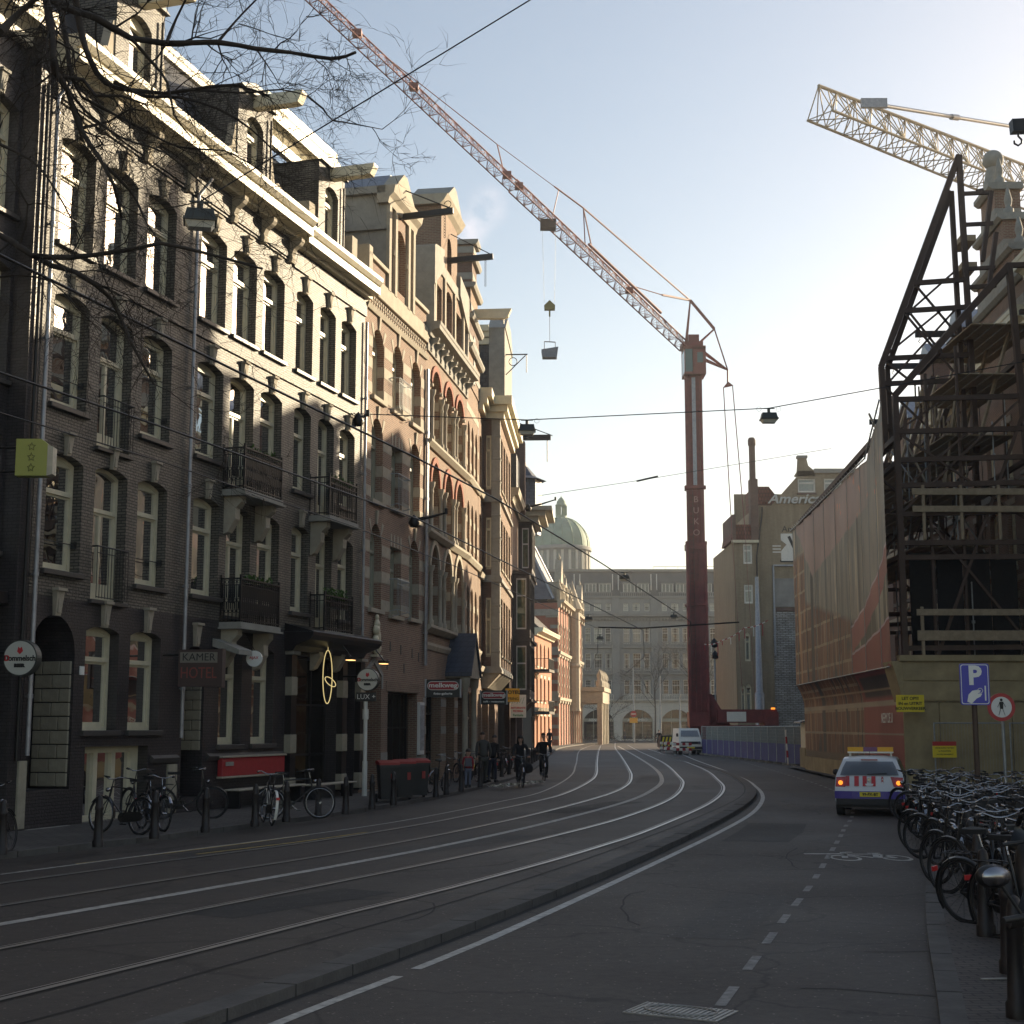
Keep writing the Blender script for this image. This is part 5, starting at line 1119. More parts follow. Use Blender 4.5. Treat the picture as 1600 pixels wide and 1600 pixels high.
K2 = [(-4.7, 4.6), (-2.59, 10.0), (-2.22, 10.9), (-1.65, 12.5), (-.67, 15.3), (.75, 19.7), (2.1, 24.2), (4.1, 31.4), (6.13, 39.4), (7.6, 46.4), (8.6, 53.1), (9.5, 61.5), (10.2, 71.5), (11.15, 99), (13.2, 135)]
L5 = [(-3.6, 6.0), (-1.73, 11.14), (-1.5, 11.83), (-1.0, 13.2), (-.26, 15.4), (.8, 18.9), (1.95, 22.8), (4.2, 30.6), (5.95, 37.2), (7.25, 43.3), (8.15, 48.6), (8.85, 54.0), (9.6, 61.0), (10.6, 74.2), (12.14, 98.77), (14.58, 132.45)]
DD = [(1.62, 11.83), (2.24, 14.03), (2.7, 15.7), (3.26, 17.69), (3.81, 19.6), (4.34, 21.5), (5.46, 25.7), (6.58, 29.9), (7.2, 32.3), (8.2, 36.0), (9.4, 41.2), (10.5, 47.2), (11.5, 55.5), (12.5, 67.3), (14.6, 95.05)]
KL = sc([(-11.6, 17), (-9.9, 21), (-8.32, 24.8), (-7.6, 26.5), (-6.85, 28.3), (-5.5, 32.3), (-4.43, 35.6), (-3.3, 40.0), (-1.98, 46.6), (-.49, 57), (.75, 70), (2.0, 92), (3.1, 118), (4.9, 150), (8.6, 180), (16, 222)])
KR = [(1.2, 4), (2.99, 10.5), (4.35, 15.7), (5.71, 20.6), (7.22, 26.0), (8.75, 32.5), (10.35, 40.17), (11.86, 46.38), (13.1, 58.7), (14.6, 78.77)]
def strip(pts, w0, w1, z, name, m, parent, h=None, step=1.0):
    """ribbon between lateral offsets w0 and w1 (left positive) of a smoothed line"""
    P = smooth_line(pts, step); mb = MB(); v = []
    for i, p in enumerate(P):
        d = (P[min(i + 1, len(P) - 1)] - P[max(i - 1, 0)]).normalized(); nrm = Vector((-d.y, d.x))
        a = p + nrm * w0; b = p + nrm * w1; v.append((a, b))
    if h is None:
        mb.add([(q.x, q.y, z) for ab in v for q in ab], [(2 * i, 2 * i + 2, 2 * i + 3, 2 * i + 1) for i in range(len(v) - 1)])
    else:
        vs = []
        for a, b in v: vs += [(a.x, a.y, z - h), (a.x, a.y, z), (b.x, b.y, z), (b.x, b.y, z - h)]
        mb.add(vs, [(4 * i + k, 4 * i + 4 + k, 4 * i + 5 + k, 4 * i + 1 + k) for i in range(len(v) - 1) for k in range(3)])
        n = len(vs); mb.add(vs[:4], [(0, 1, 2, 3)]); mb.add(vs[-4:], [(3, 2, 1, 0)])
    return mb.build(name, m, parent)
# tram bed slab between the left kerb and the right kerb
A = smooth_line(KL, 2); Bk = smooth_line(K2, 1.5)
poly = [(p.x, p.y) for p in A] + [(60, 232), (60, 150), (16, 140)] + [(p.x, p.y) for p in reversed(Bk)] + [(-9.5, -6), (-20, -6)]
q = MB(); q.add([(x, y, .08) for x, y in poly], [list(range(len(poly)))])
bmx = q.mesh('tram_bed', M['tram']); bm = bmesh.new(); bm.from_mesh(bmx); bmesh.ops.triangulate(bm, faces=bm.faces); bmesh.ops.recalc_face_normals(bm, faces=bm.faces)
for f in bm.faces:
    if f.normal.z < 0: f.normal_flip()
bm.to_mesh(bmx); bm.free(); TB = tag(place(bmx, 'tram_bed'), 'raised asphalt tram bed curving through the street', kind='structure')

def kerbstones(pts, w0, w1, z, h, ymax, par, L_=.98):
    P = smooth_line(pts, .1); i = 0; rk = random.Random(2)
    while i < len(P) - 3 and P[i].y < ymax:
        j = i; s = 0
        while j < len(P) - 2 and s < L_: s += (P[j + 1] - P[j]).length; j += 1
        d = (P[j] - P[i]).normalized(); nn = Vector((-d.y, d.x)); e = d * .012; dz = rk.uniform(-.006, .006); a, b = P[i] + e, P[j] - e; q = MB()
        v = [(*(p + nn * w), zz + dz) for zz in (z - h, z) for p, w in ((a, w0), (b, w0), (b, w1), (a, w1))]; q.add(v, [(3, 2, 1, 0), (4, 5, 6, 7), (0, 1, 5, 4), (1, 2, 6, 5), (2, 3, 7, 6), (3, 0, 4, 7)]); q.build('kerb_stone', M['kerb'], par); i = j
    return P[i:]
rest = kerbstones(K2, .0, .3, .096, .096, 42, TB); strip([tuple(p) for p in rest[::10]], .0, .3, .095, 'kerb_line', M['kerb'], TB, h=.1); strip(K2, .02, .28, .0865, 'kerb_bed', M['groove'], TB)
strip(K2, -.07, .0, .003, 'kerb_shadow_gap', M['groove'], TB)  # dark strip paints in the black shade and dirty gap at the kerb foot
strip(K1, -.02, .02, .084, 'joint', M['groove'], TB)
# concrete kerb bed slightly lighter, single slabs along the near part
Pk = smooth_line(K2, .5)
for R_ in (R1, R2, R3, R4):
    strip(R_, -.05, .025, .089, 'tram_rail', M['steel'], TB); strip(R_, .025, .065, .0855, 'rail_groove', M['groove'], TB); strip(R_, .065, .085, .088, 'tram_rail', M['steel'], TB); strip(R_, -.085, -.05, .0857, 'rail_groove', M['groove'], TB)
strip(L0, -.04, .04, .086, 'painted_line', M['line'], TB); strip(L3, -.085, .085, .086, 'painted_line', M['line'], TB)
RD = tag(thing('road_markings', None, None), 'white painted lines and dashes on the right carriageway', kind='structure'); del RD['kind']; bpy.data.objects.remove(RD)
GR = bpy.data.objects['ground']
strip(L5[4:], -.07, .05, .004, 'painted_line', M['linew'], GR, step=.5)
Pn = smooth_line(L5[:5], .2); i = 0
while i < len(Pn) - 3:
    j = min(i + 11, len(Pn) - 1); strip([tuple(p) for p in Pn[i:j:3]] + [tuple(Pn[j])], -.06, .045, .004, 'painted_line', M['line'], GR, step=.5); i = j + 2
M['patch'] = groundmat('asphalt_patch', (.03, .028, .027), .8, 80, patches=.15); M['patch2'] = groundmat('paler_asphalt_patch', (.058, .053, .049), .8, 50, patches=.2)
rp_ = random.Random(9)
for (x, y, w, l_, a, m_, z, par) in ((5.3, 31, 1.3, 5.5, -.25, 'patch', .0025, GR), (2.6, 17.5, .8, 4.2, -.3, 'patch2', .0025, GR), (9.6, 52, 1.0, 9, -.08, 'patch2', .0025, GR), (-2.6, 18.0, .9, 3.0, -.55, 'patch', .0825, TB), (-.9, 27, 1.0, 4.5, -.45, 'patch2', .0825, TB), (2.1, 39, .9, 6, -.4, 'patch', .0825, TB), (5.6, 60, 1.0, 9, -.1, 'patch2', .0825, TB), (-4.7, 25.5, .6, 3, -.5, 'patch', .0825, TB)):
    q = MB(); n_ = 12; pts = [(x + (sx * w / 2 + rp_.uniform(-.05, .05)) * cos(a) - (sy * l_ / 2) * sin(a), y + (sx * w / 2) * sin(a) + (sy * l_ / 2 + rp_.uniform(-.06, .06)) * cos(a), z) for sx, sy in ((-1, -1), (0, -1.02), (1, -1), (1.04, 0), (1, 1), (.2, .97), (-1, 1), (-.96, .1))]; q.add(pts, [list(range(8))]); q.build('asphalt_patch', M[m_], par)
for (x, y, a, L_, z, par) in ((2.4, 12.6, .4, 2.2, .003, GR), (1.4, 16.5, 1.9, 3.5, .003, GR), (4.4, 23, 1.4, 4, .003, GR), (3.4, 14.6, .1, 2.0, .003, GR), (6.6, 36, 1.3, 6, .003, GR), (-3.9, 16.5, 1.0, 3, .083, TB), (-2, 21.5, .7, 3, .083, TB), (-.3, 31, .2, 2.4, .083, TB), (-3.8, 23.5, 1.1, 3.4, .083, TB), (3.5, 47, 1.2, 5, .083, TB), (-1.2, 16.2, .9, 2.6, .083, TB)):
    pts = [(x, y)]
    for k_ in range(9): a += rp_.gauss(0, .22); pts.append((pts[-1][0] + cos(a) * L_ / 9, pts[-1][1] + sin(a) * L_ / 9))
    strip(pts, -.012, .012, z, 'sealed_crack', M['groove'], par, step=.2)
Pd = smooth_line(DD, .25); acc = 0; seg = []; on = True
i = 0
while i < len(Pd) - 8:
    a = Pd[i]; j = i; L = 0
    while j < len(Pd) - 1 and L < .62: L += (Pd[j + 1] - Pd[j]).length; j += 1
    d = (Pd[j] - a).normalized(); nn = Vector((-d.y, d.x)) * .045
    q = MB(); q.add([(*(a + nn), .004), (*(a - nn), .004), (*(Pd[j] - nn), .004), (*(Pd[j] + nn), .004)], [(0, 1, 2, 3)]); q.build('line_dash', M['dash'], GR)
    L = 0; i = j
    while i < len(Pd) - 1 and L < .75: L += (Pd[i + 1] - Pd[i]).length; i += 1
# cycle symbol
def cyc_symbol():
    q = MB(); o = Vector((5.95, 24.95, .004)); ux = Vector((1, -.0, 0)) * 1.0; uy = Vector((.0, 1, 0)) * 1.0
    def P(x, y): return o + ux * x + uy * y
    def ln(a, b, w=.05):
        a = P(*a); b = P(*b); d = (b - a).normalized(); nn = Vector((-d.y, d.x, 0)) * w; q.add([a + nn, a - nn, b - nn, b + nn], [(0, 1, 2, 3)])
    for cx_ in (-.42, .42):
        n = 28; v = []
        for k in range(n): a = 2 * pi * k / n; v += [P(cx_ + .25 * cos(a), -.1 + .55 * sin(a)), P(cx_ + .2 * cos(a), -.1 + .4 * sin(a))]
        q.add(v, [(2 * k, 2 * k + 1, (2 * k + 3) % (2 * n), (2 * k + 2) % (2 * n)) for k in range(n)])
    for a, b in (((-.42, -.1), (-.22, 1.0)), ((-.22, 1.0), (-.05, 1.0)), ((-.3, .55), (.1, -.1)), ((.1, -.1), (.42, -.1)), ((.1, -.1), (.28, .75)), ((-.28, .6), (.24, .62)), ((.16, .8), (.38, .8)), ((.28, .62), (.42, -.1))): ln(a, b)
    q.build('cycle_symbol', M['line'], GR)
cyc_symbol()
q = MB(); q.add([(5.0, 25.55, .004), (5.75, 25.55, .004), (5.75, 25.7, .004), (5.0, 25.7, .004)], [(0, 1, 2, 3)]); q.build('line_dash', M['line'], GR)
# two yellowish light reflections, painted as strips onto the tram bed
M['yel'] = mat('painted_yellow_light', (.42, .3, .07), .6, noise=.5, nscale=6)
strip([(-6.6 * S8, 23.6 * S8), (-5.0 * S8, 27.0 * S8), (-3.8 * S8, 29.9 * S8)], .28, .36, .0858, 'reflected_light_streak', M['yel'], TB)
strip([(-5.2, 24.6), (-3.9, 27.2), (-2.9, 29.7)], -.06, .02, .0858, 'reflected_light_streak', M['yel'], TB)
# pavements
A = smooth_line(KL, 1.5)
far = [(18, 262), (-60, 262), (-60, 10)]
poly = [(p.x, p.y) for p in A] + far
def slab(poly, z, name, m, label, h=.1):
    q = MB(); q.add([(x, y, z) for x, y in poly], [list(range(len(poly)))]); me = q.mesh(name, m); bm = bmesh.new(); bm.from_mesh(me)
    bmesh.ops.triangulate(bm, faces=bm.faces); bmesh.ops.recalc_face_normals(bm, faces=bm.faces)
    for f in bm.faces:
        if f.normal.z < 0: f.normal_flip()
    bm.to_mesh(me); bm.free(); return tag(place(me, name), label, kind='structure')
PV = slab(poly, .175, 'pavement', M['paving'], 'tiled pavement in front of the left houses'); rest = kerbstones(KL, -.02, .17, .181, .12, 56, PV); strip([tuple(p) for p in rest[::10]], -.02, .16, .18, 'kerb', M['kerb'], PV, h=.12); strip(KL, .0, .15, .1755, 'kerb_bed', M['groove'], PV)
# kerb stones one by one on the near part
Ar = smooth_line(KR, 1.5)
poly = [(p.x, p.y) for p in Ar] + [(40, 80), (40, 3)]
PR = slab(poly, .1, 'right_pavement', M['klinker'], 'clinker pavement under the parked bicycles'); rest = kerbstones(KR, -.16, .03, .105, .12, 60, PR); strip(KR, -.15, .02, .099, 'kerb_bed', M['groove'], PR)
q = MB(); q.box(.0, .76, 0, .46, 0, .01)
for i in range(17): q.bar((.02 + i * .044, .02, .013), (.02 + i * .044, .44, .013), .014, .008)
q.tube([(.38 + .29 * cos(t * pi / 10), .23 + .17 * sin(t * pi / 10), .018) for t in range(20)], .009, 4, closed=True)
mh = q.build('manhole_cover', M['cast'], None, (.84, 11.55, .0), -.5); tag(mh, 'ribbed cast iron cover in the road at the bottom edge', 'manhole cover')
q = MB(); q.box(0, .5, 0, .05, 0, .1)
for i in range(12): q.box(.02 + i * .04, .04 + i * .04, -.03, .0, .02, .09)
tag(q.build('kerb_drain', M['cast'], None, (3.85, 12.4, .01), .1), 'iron kerb drain grating near the bottom right', 'drain')
# litter: papers by the kerb beyond the wheelie bins
q = MB(); rl = random.Random(5)
for i in range(60):
    t = rl.random(); x, y = -.55 + t * 1.7 + rl.uniform(-.25, .25), 49.0 + t * 5 + rl.uniform(-.4, .4); s = rl.uniform(.08, .28); a = rl.uniform(0, 6)
    q.add([(x, y, .19), (x + s * cos(a), y + s * sin(a), .2 + rl.uniform(0, .05)), (x + s * cos(a) - s * .6 * sin(a), y + s * sin(a) + s * .6 * cos(a), .19), (x - s * .6 * sin(a), y + s * .6 * cos(a), .2 + rl.uniform(0, .06))], [(0, 1, 2, 3)])
tag(q.build('litter', M['paper'], fixn=False), 'white paper scraps strewn along the left kerb', kind='stuff')

# ================================================================ RIGHT: banner building, podium, steel retention structure
def bannermat():
    """photo-print tarpaulin: dark windows, brick fields, red tram shapes, light streaks; thin cloth that lets some light through"""
    m = bpy.data.materials.new('printed_tarpaulin'); m.use_nodes = True; n = m.node_tree.nodes; l = m.node_tree.links; n.clear()
    o = n.new('ShaderNodeOutputMaterial'); t = n.new('ShaderNodeTexCoord'); s = n.new('ShaderNodeSeparateXYZ'); l.new(t.outputs['Object'], s.inputs[0])
    U, Z = s.outputs[0], s.outputs[2]
    def mt(op, a, b=None, c=None, clamp=False):
        x = n.new('ShaderNodeMath'); x.operation = op; x.use_clamp = clamp
        for i, k in enumerate((a, b, c)):
            if k is None: continue
            if isinstance(k, (int, float)): x.inputs[i].default_value = k
            else: l.new(k, x.inputs[i])
        return x.outputs[0]
    def lt(a, b, s_=.15):  # soft a<b
        return mt('DIVIDE', mt('SUBTRACT', b, a), s_, clamp=True)
    def mixc(f, a, b):
        x = n.new('ShaderNodeMix'); x.data_type = 'RGBA'
        l.new(f, x.inputs[0])
        for i, k in ((6, a), (7, b)):
            if isinstance(k, tuple): x.inputs[i].default_value = (*k, 1)
            else: l.new(k, x.inputs[i])
        return x.outputs[2]
    def noise(sx, sz, det=4):
        mp = n.new('ShaderNodeMapping'); mp.inputs['Scale'].default_value = (sx, 1, sz); l.new(t.outputs['Object'], mp.inputs[0])
        z = n.new('ShaderNodeTexNoise'); z.inputs['Scale'].default_value = 1; z.inputs['Detail'].default_value = det; l.new(mp.outputs[0], z.inputs['Vector']); return z.outputs[0]
    str_ = noise(3.2, .22, 6); blot = noise(.35, .35, 5)
    col = mixc(lt(str_, .5, .12), (.25, .24, .21), (.15, .16, .155))         # window field with streaks
    # light vertical highlights
    col = mixc(lt(.6, str_, .06), col, (.46, .42, .32))
    # u runs 0 at the near corner to 23 at the far end
    # brick building field at the far part
    br = n.new('ShaderNodeTexBrick'); br.inputs['Scale'].default_value = 1; br.inputs['Brick Width'].default_value = 1.1; br.inputs['Row Height'].default_value = .95; br.inputs['Mortar Size'].default_value = .06
    br.inputs['Color1'].default_value = (.13, .06, .042, 1); br.inputs['Color2'].default_value = (.19, .095, .06, 1); br.inputs['Mortar'].default_value = (.3, .23, .15, 1)
    cb = n.new('ShaderNodeCombineXYZ'); l.new(U, cb.inputs[0]); l.new(Z, cb.inputs[1]); l.new(cb.outputs[0], br.inputs['Vector'])
    brick = mixc(lt(noise(2.2, .5, 3), .44, .05), br.outputs['Color'], (.06, .05, .055))
    zone_b = mt('MULTIPLY', lt(5.0, U, .3), lt(Z, mt('MULTIPLY_ADD', U, .14, 5.4), .3)); col = mixc(zone_b, col, brick)
    far = lt(19.2, U, .2); col = mixc(mt('MULTIPLY', far, lt(Z, 10.6, .4)), col, mixc(lt(str_, .5, .1), br.outputs['Color'], (.42, .25, .13)))
    # dark lamp post stripe
    for u0, w in ((17.2, .5), (5.2, .28)):
        d = mt('ABSOLUTE', mt('SUBTRACT', U, u0)); col = mixc(lt(d, w, .2), col, (.05, .05, .055))
    # pale mauve sky wedge at the top (V shape)
    v1 = lt(mt('ADD', mt('MULTIPLY_ADD', mt('MAXIMUM', mt('SUBTRACT', 17, U), 0), .09, 8.9), mt('MULTIPLY', mt('MAXIMUM', mt('SUBTRACT', U, 17), 0), .6)), Z, .12)
    col = mixc(mt('MULTIPLY', v1, lt(2.6, U, 2.5)), col, (.34, .25, .235))
    # light orange flecks in the wedge
    col = mixc(mt('MULTIPLY', mt('MULTIPLY', lt(.66, noise(1.8, 1.1, 2), .03), v1), lt(U, 12, .5)), col, (.55, .27, .17))
    # red tram: curved upper edge rising to the near end, dark windows with pale posts, lower white line
    k7 = mt('DIVIDE', mt('SUBTRACT', 7.7, U), 7.7, clamp=True); te = mt('MULTIPLY_ADD', mt('POWER', k7, 1.6), 2.4, 6.0); tl = mt('MULTIPLY_ADD', mt('POWER', k7, 1.5), .9, 4.95)
    inU = lt(U, 7.6, .3); col = mixc(mt('MULTIPLY', lt(Z, te, .1), inU), col, (.3, .1, .095))
    wn2 = mixc(lt(.55, noise(1.6, .12, 2), .05), (.09, .085, .07), (.36, .33, .26)); col = mixc(mt('MULTIPLY', mt('MULTIPLY', lt(Z, mt('SUBTRACT', te, .95), .08), lt(tl, Z, .08)), inU), col, wn2)
    col = mixc(mt('MULTIPLY', lt(Z, tl, .05), inU), col, (.25, .055, .055))
    for ln_ in (te, tl): col = mixc(mt('MULTIPLY', lt(mt('ABSOLUTE', mt('SUBTRACT', Z, ln_)), .06, .04), inU), col, (.45, .36, .4))
    col = mixc(mt('MULTIPLY', lt(Z, 1.1, .1), lt(6, U, .2)), col, (.14, .11, .08))
    low = lt(Z, 4.1, .05); col = mixc(mt('MULTIPLY', mt('MULTIPLY', lt(Z, 4.05, .08), lt(3.15, Z, .15)), lt(U, 7.2, .4)), col, (.05, .04, .045))
    for zc, w_, c_ in ((3.5, .06, (.36, .28, .17)), (3.0, .12, (.34, .29, .22)), (1.9, .05, (.3, .26, .2))): col = mixc(mt('MULTIPLY', lt(mt('ABSOLUTE', mt('SUBTRACT', Z, zc)), w_, .05), low), col, c_)
    vm = n.new('ShaderNodeVectorMath'); vm.operation = 'SCALE'; l.new(col, vm.inputs[0]); l.new(mt('MULTIPLY_ADD', blot, 1.3, .8), vm.inputs['Scale'])
    df = n.new('ShaderNodeBsdfDiffuse'); tl = n.new('ShaderNodeBsdfTranslucent'); l.new(vm.outputs[0], df.inputs[0]); l.new(vm.outputs[0], tl.inputs[0])
    mxs = n.new('ShaderNodeMixShader'); mxs.inputs[0].default_value = .4; l.new(df.outputs[0], mxs.inputs[1]); l.new(tl.outputs[0], mxs.inputs[2])
    gl = n.new('ShaderNodeBsdfGlossy'); gl.inputs['Roughness'].default_value = .38; ms2 = n.new('ShaderNodeMixShader'); 
    wv = n.new('ShaderNodeBump'); wv.inputs['Strength'].default_value = .5; wv.inputs['Distance'].default_value = .06; l.new(noise(2.5, .35, 3), wv.inputs['Height'])
    for x in (df, gl, tl): l.new(wv.outputs[0], x.inputs['Normal'])
    ms2.inputs[0].default_value = .14; l.new(mxs.outputs[0], ms2.inputs[1]); l.new(gl.outputs[0], ms2.inputs[2]); l.new(ms2.outputs[0], o.inputs[0])
    MATS['printed_tarpaulin'] = m; return m
bannermat()
# local frame: x from near corner to far end; street side is -X world. root at near corner
PBn = (13.25, 49.7); kb = .053
BN = thing('printed_banner', 'huge printed tarpaulin with a red tram and brick houses along the street', 'banner', (PBn[0], PBn[1], 0), atan2(1, kb))
def sheet(name, m, parent, f, U0, U1, V0, V1, nu, nv, thick=.02):
    q = MB(); v = []
    for s in (0, 1):
        for j in range(nv + 1):
            for i in range(nu + 1):
                u = U0 + (U1 - U0) * i / nu; w = V0 + (V1 - V0) * j / nv; x, y, z = f(u, w); v.append((x, y - s * thick, z))
    k = (nu + 1) * (nv + 1)
    fs = [(j * (nu + 1) + i, j * (nu + 1) + i + 1, (j + 1) * (nu + 1) + i + 1, (j + 1) * (nu + 1) + i) for j in range(nv) for i in range(nu)]
    q.add(v[:k], fs, 0, True); return q.build(name, m, parent)
def topz(u): return 11.85 + max(0, (3.0 - u) / 3.0) * 1.5
# street side is on local +y (left of the far-pointing axis)
sheet('upper_sheet', MATS['printed_tarpaulin'], BN, lambda u, w: (u, .42 + .025 * sin(u * 2.3 + w * 3) + .02 * sin(u * 5.1), 4.15 + w * (topz(u) - 4.15)), 0, 23.2, 0, 1, 70, 12)
sheet('lower_sheet', MATS['printed_tarpaulin'], BN, lambda u, w: (u, .02 + .34 * max(0, (w - .72) / .28) ** 1.6 + .01 * sin(u * 3), .75 + w * 3.42), 0.1, 23.3, 0, 1, 60, 12)
q = MB(); q.box(0, 23.3, -.12, .06, 0.02, .74); q.build('hoarding_base', M['plywood'], BN)
q = MB(); q.tube([(u, .5, topz(u) + .03) for u in (0, 1, 2, 3, 8, 15, 23.2)], .03, 5); q.tube([(u, .5, 4.17) for u in (0, 8, 15, 23.2)], .025, 5); q.build('lashing_tube', M['fencegal'], BN)
for i in range(8):
    q = MB(); u = 1.4 + i * 2.9; q.tube([(u, .455, 4.2), (u + .03, .46, topz(u) * .6), (u, .455, topz(u))], .012, 4); q.build('sheet_seam', M['fencegal'], BN)
for i in range(40): q = MB(); u = i * .59; q.tube([(u, .45, topz(u) - .02), (u + .05, .55, topz(u) + .14)], .01, 3); q.build('sheet_tie', M['white'], BN)
text('NEEM DE U', .5, M['txtwht'], BN, (2.8, .08, 2.45), rot=(pi / 2, 0, pi), ext=.003, xs=.8)
q = MB(); q.prism([(0.0, 0), (.05, 0), (.05, 4.1), (.0, 4.1)], 'y', .04, .09); q.build('corner_strip', M['white'], BN, (-.08, 0, 0))
# podium front facing us
PD_ = thing('plywood_podium', 'weathered plywood and concrete podium carrying the steel structure, behind the bicycle park', 'hoarding', (13.15, 49.55, 0), 0)
q = MB(); q.box(0, 12, 0, .15, 3.0, 4.35); q.box(-.1, 12, -.12, .3, 4.35, 4.55); q.build('podium_beam', M['plywood'], PD_)
for i in range(10):
    boxpart('plywood_sheet', PD_, i * 1.22, i * 1.22 + 1.2, .05, .12, .02, 2.98, M['plywood'])
for i in range(5): boxpart('podium_board', PD_, i * 2.5 + .02, i * 2.5 + 2.46, -.03, .0, 3.05, 3.65, M['plywood']); boxpart('podium_board', PD_, i * 2.5 + .02, i * 2.5 + 2.46, -.035, .0, 3.7, 4.3, M['plywood'])
q = MB(); q.box(1.6, 12, .15, 24, 4.2, 4.36); q.build('podium_deck', M['wooddk'], PD_)
q = MB(); q.prism([(0, 3.0), (-.15, 3.6), (-.35, 4.35), (0, 4.35)], 'y', 0, 1.2); q.build('flared_corner', M['plywood'], PD_)
# site gate in front
FG = thing('site_gate', 'galvanised site fence gate leaning before the plywood podium', 'gate', (13.9, 48.7, 0), 0)
for (a, b) in ((0, 2.3), (2.5, 6.6)):
    q = MB()
    for x in (a, b): q.tube([(x, 0, .1), (x, 0, 2.3)], .03, 6)
    for z in (.2, 2.28): q.tube([(a, 0, z), (b, 0, z)], .025, 6)
    for i in range(int((b - a) / .1)): q.tube([(a + i * .1, 0, .2), (a + i * .1, 0, 2.28)], .004, 3)
    q.build('gate_panel', M['fencegal'], FG)
# ---- steel facade retention structure
ST = thing('steel_structure', 'dark brown steel retention frames with timber decks standing on the podium', 'scaffold', (0, 0, 0), 0)
def beam(p, q_, w=.24, m='rust', name='steel_beam', parent=None):
    w *= .74; b = MB(); b.bar(p, q_, w, w * 1.15)
    return b.build(name, M[m], parent or ST)
def nearframe(y, w=.26):
    x0, x1 = 13.35 + (y - 49.7) * .05, 17.25 + (y - 49.7) * .05
    beam((x0, y, 4.5), (x0, y, 13.6), w); beam((x0 + .0, y, 13.6), (x1 + .3, y, 18.3), w); beam((x1 + .3, y, 18.3), (x1 + .9, y, 4.5), w)
    beam((x1 + .3, y, 18.3), (x1 + 5, y, 18.4), .2); beam((x1 + .6, y, 16.6), (x1 + 5, y, 16.7), .2)
    for z in (13.45, 12.3, 11.3, 10.4, 9.4): beam((x0, y, z), (x1 + .6, y, z + .12), .2)
    beam((x0, y, 12.3), (x1 + .5, y, 9.2), .09); beam((x0, y, 9.4), (x1 + .5, y, 13.5), .09); beam((x0, y, 12.3), (x0 + 1.6, y, 13.4), .08); beam((x0 + .3, y, 10.4), (x0 + 2.6, y, 12.4), .08)
    beam((x0 + 1.1, y, 4.5), (x1 + .7, y, 13.4), .12); beam((x0 + 1.2, y, 8.9), (x1 + .6, y, 4.6), .1)
    for dx in (1.1, 2.2): beam((x0 + dx, y + .1, 4.5), (x0 + dx, y + .1, 13.4 + dx * .9), .12)
    for z in (4.8, 7.9, 8.4): beam((x0, y, z), (x1 + .9, y, z + .05), .2)
nearframe(49.9)
for y in (56.0, 62.0, 68.0):
    x0 = 13.4 + (y - 49.7) * .055
    beam((x0, y, 4.5), (x0, y, 12.3)); beam((x0 + 2.6, y, 12.6), (x0 + 4.2, y, 17.2)); beam((x0 + 4.2, y, 17.2), (x0 + 4.4, y, 4.5))
    for z in (12.2, 10.4, 8.4, 6.4): beam((x0, y, z), (x0 + 4.4, y, z + .1), .2)
    beam((x0, y, 12.2), (x0 + 4.2, y, 8.5), .1); beam((x0, y, 8.4), (x0 + 4.2, y, 12.2), .1)
def tallframe(y):
    s = y / 52.0; x0 = 13.55 + (y - 52) * .05
    a = (x0, y, 12.0); b = (x0 - .05, y, 15.2); c = (x0 + 3.15, y, 23.3); d = (x0 + 3.3, y, 12.0)
    for p, q_ in ((a, b), (b, c), (c, d)): beam(p, q_, .25)
    beam((x0 + .28, y + .3, 12.2), (x0 + .25, y + .3, 15.2), .22); beam((x0 + .25, y + .3, 15.2), (x0 + 2.9, y + .3, 22.0), .22); beam((x0 + 2.9, y + .3, 22.0), (x0 + 3.0, y + .3, 12), .22)
    for z, xa in ((15.5, x0), (14.55, x0), (17.3, x0 + .85), (18.35, x0 + 1.2)): beam((xa, y, z), (x0 + 3.2, y, z + .15), .2)
    for (p, q_) in (((x0 + .1, 15.6), (x0 + 2.2, 17.3)), ((x0 + .9, 17.2), (x0 + 2.6, 15.0)), ((x0 + 1.1, 17.2), (x0 + 2.2, 15.7)), ((x0 + .1, 14.5), (x0 + 2.8, 17.4)), ((x0 + .1, 15.4), (x0 + 1.2, 14.5)), ((x0 + .1, 14.4), (x0 + 2.0, 12.5)), ((x0 + 1.25, 18.4), (x0 + 3.1, 16.0)), ((x0 + 1.2, 17.4), (x0 + 2.9, 18.9))):
        beam((p[0], y, p[1]), (q_[0], y, q_[1]), .09)
    for z in (21.8, 20.6, 18.9, 18.2): beam((x0 + 3.2, y, z), (x0 + 4.3, y, z + .06), .16)
    beam((x0 + 3.75, y, 21.9), (x0 + 4.0, y, 21.95), .15); beam((x0 + 4.3, y, 21.9), (x0 + 3.85, y, 19.2), .2); beam((x0 + 4.4, y, 20.3), (x0 + 4.0, y, 18.0), .2)
tallframe(52.2)
# longitudinal members
for (x, z, w, ye) in ((13.45, 12.2, .22, 74.5), (13.45, 11.3, .2, 74.5), (13.45, 8.0, .2, 74.5), (15.0, 15.2, .2, 53), (16.2, 16.8, .2, 56), (17.6, 18.3, .24, 59), (17.9, 15.0, .2, 66), (18.0, 11.4, .2, 74), (18.1, 8.2, .2, 74)):
    beam((x, 49.9, z), (x + (ye - 49.9) * .053, ye, z), w)
beam((13.6, 52.2, 12.95), (14.9, 75, 12.6), .26); beam((14.1, 52.2, 12.6), (15.1, 75, 12.3), .22)
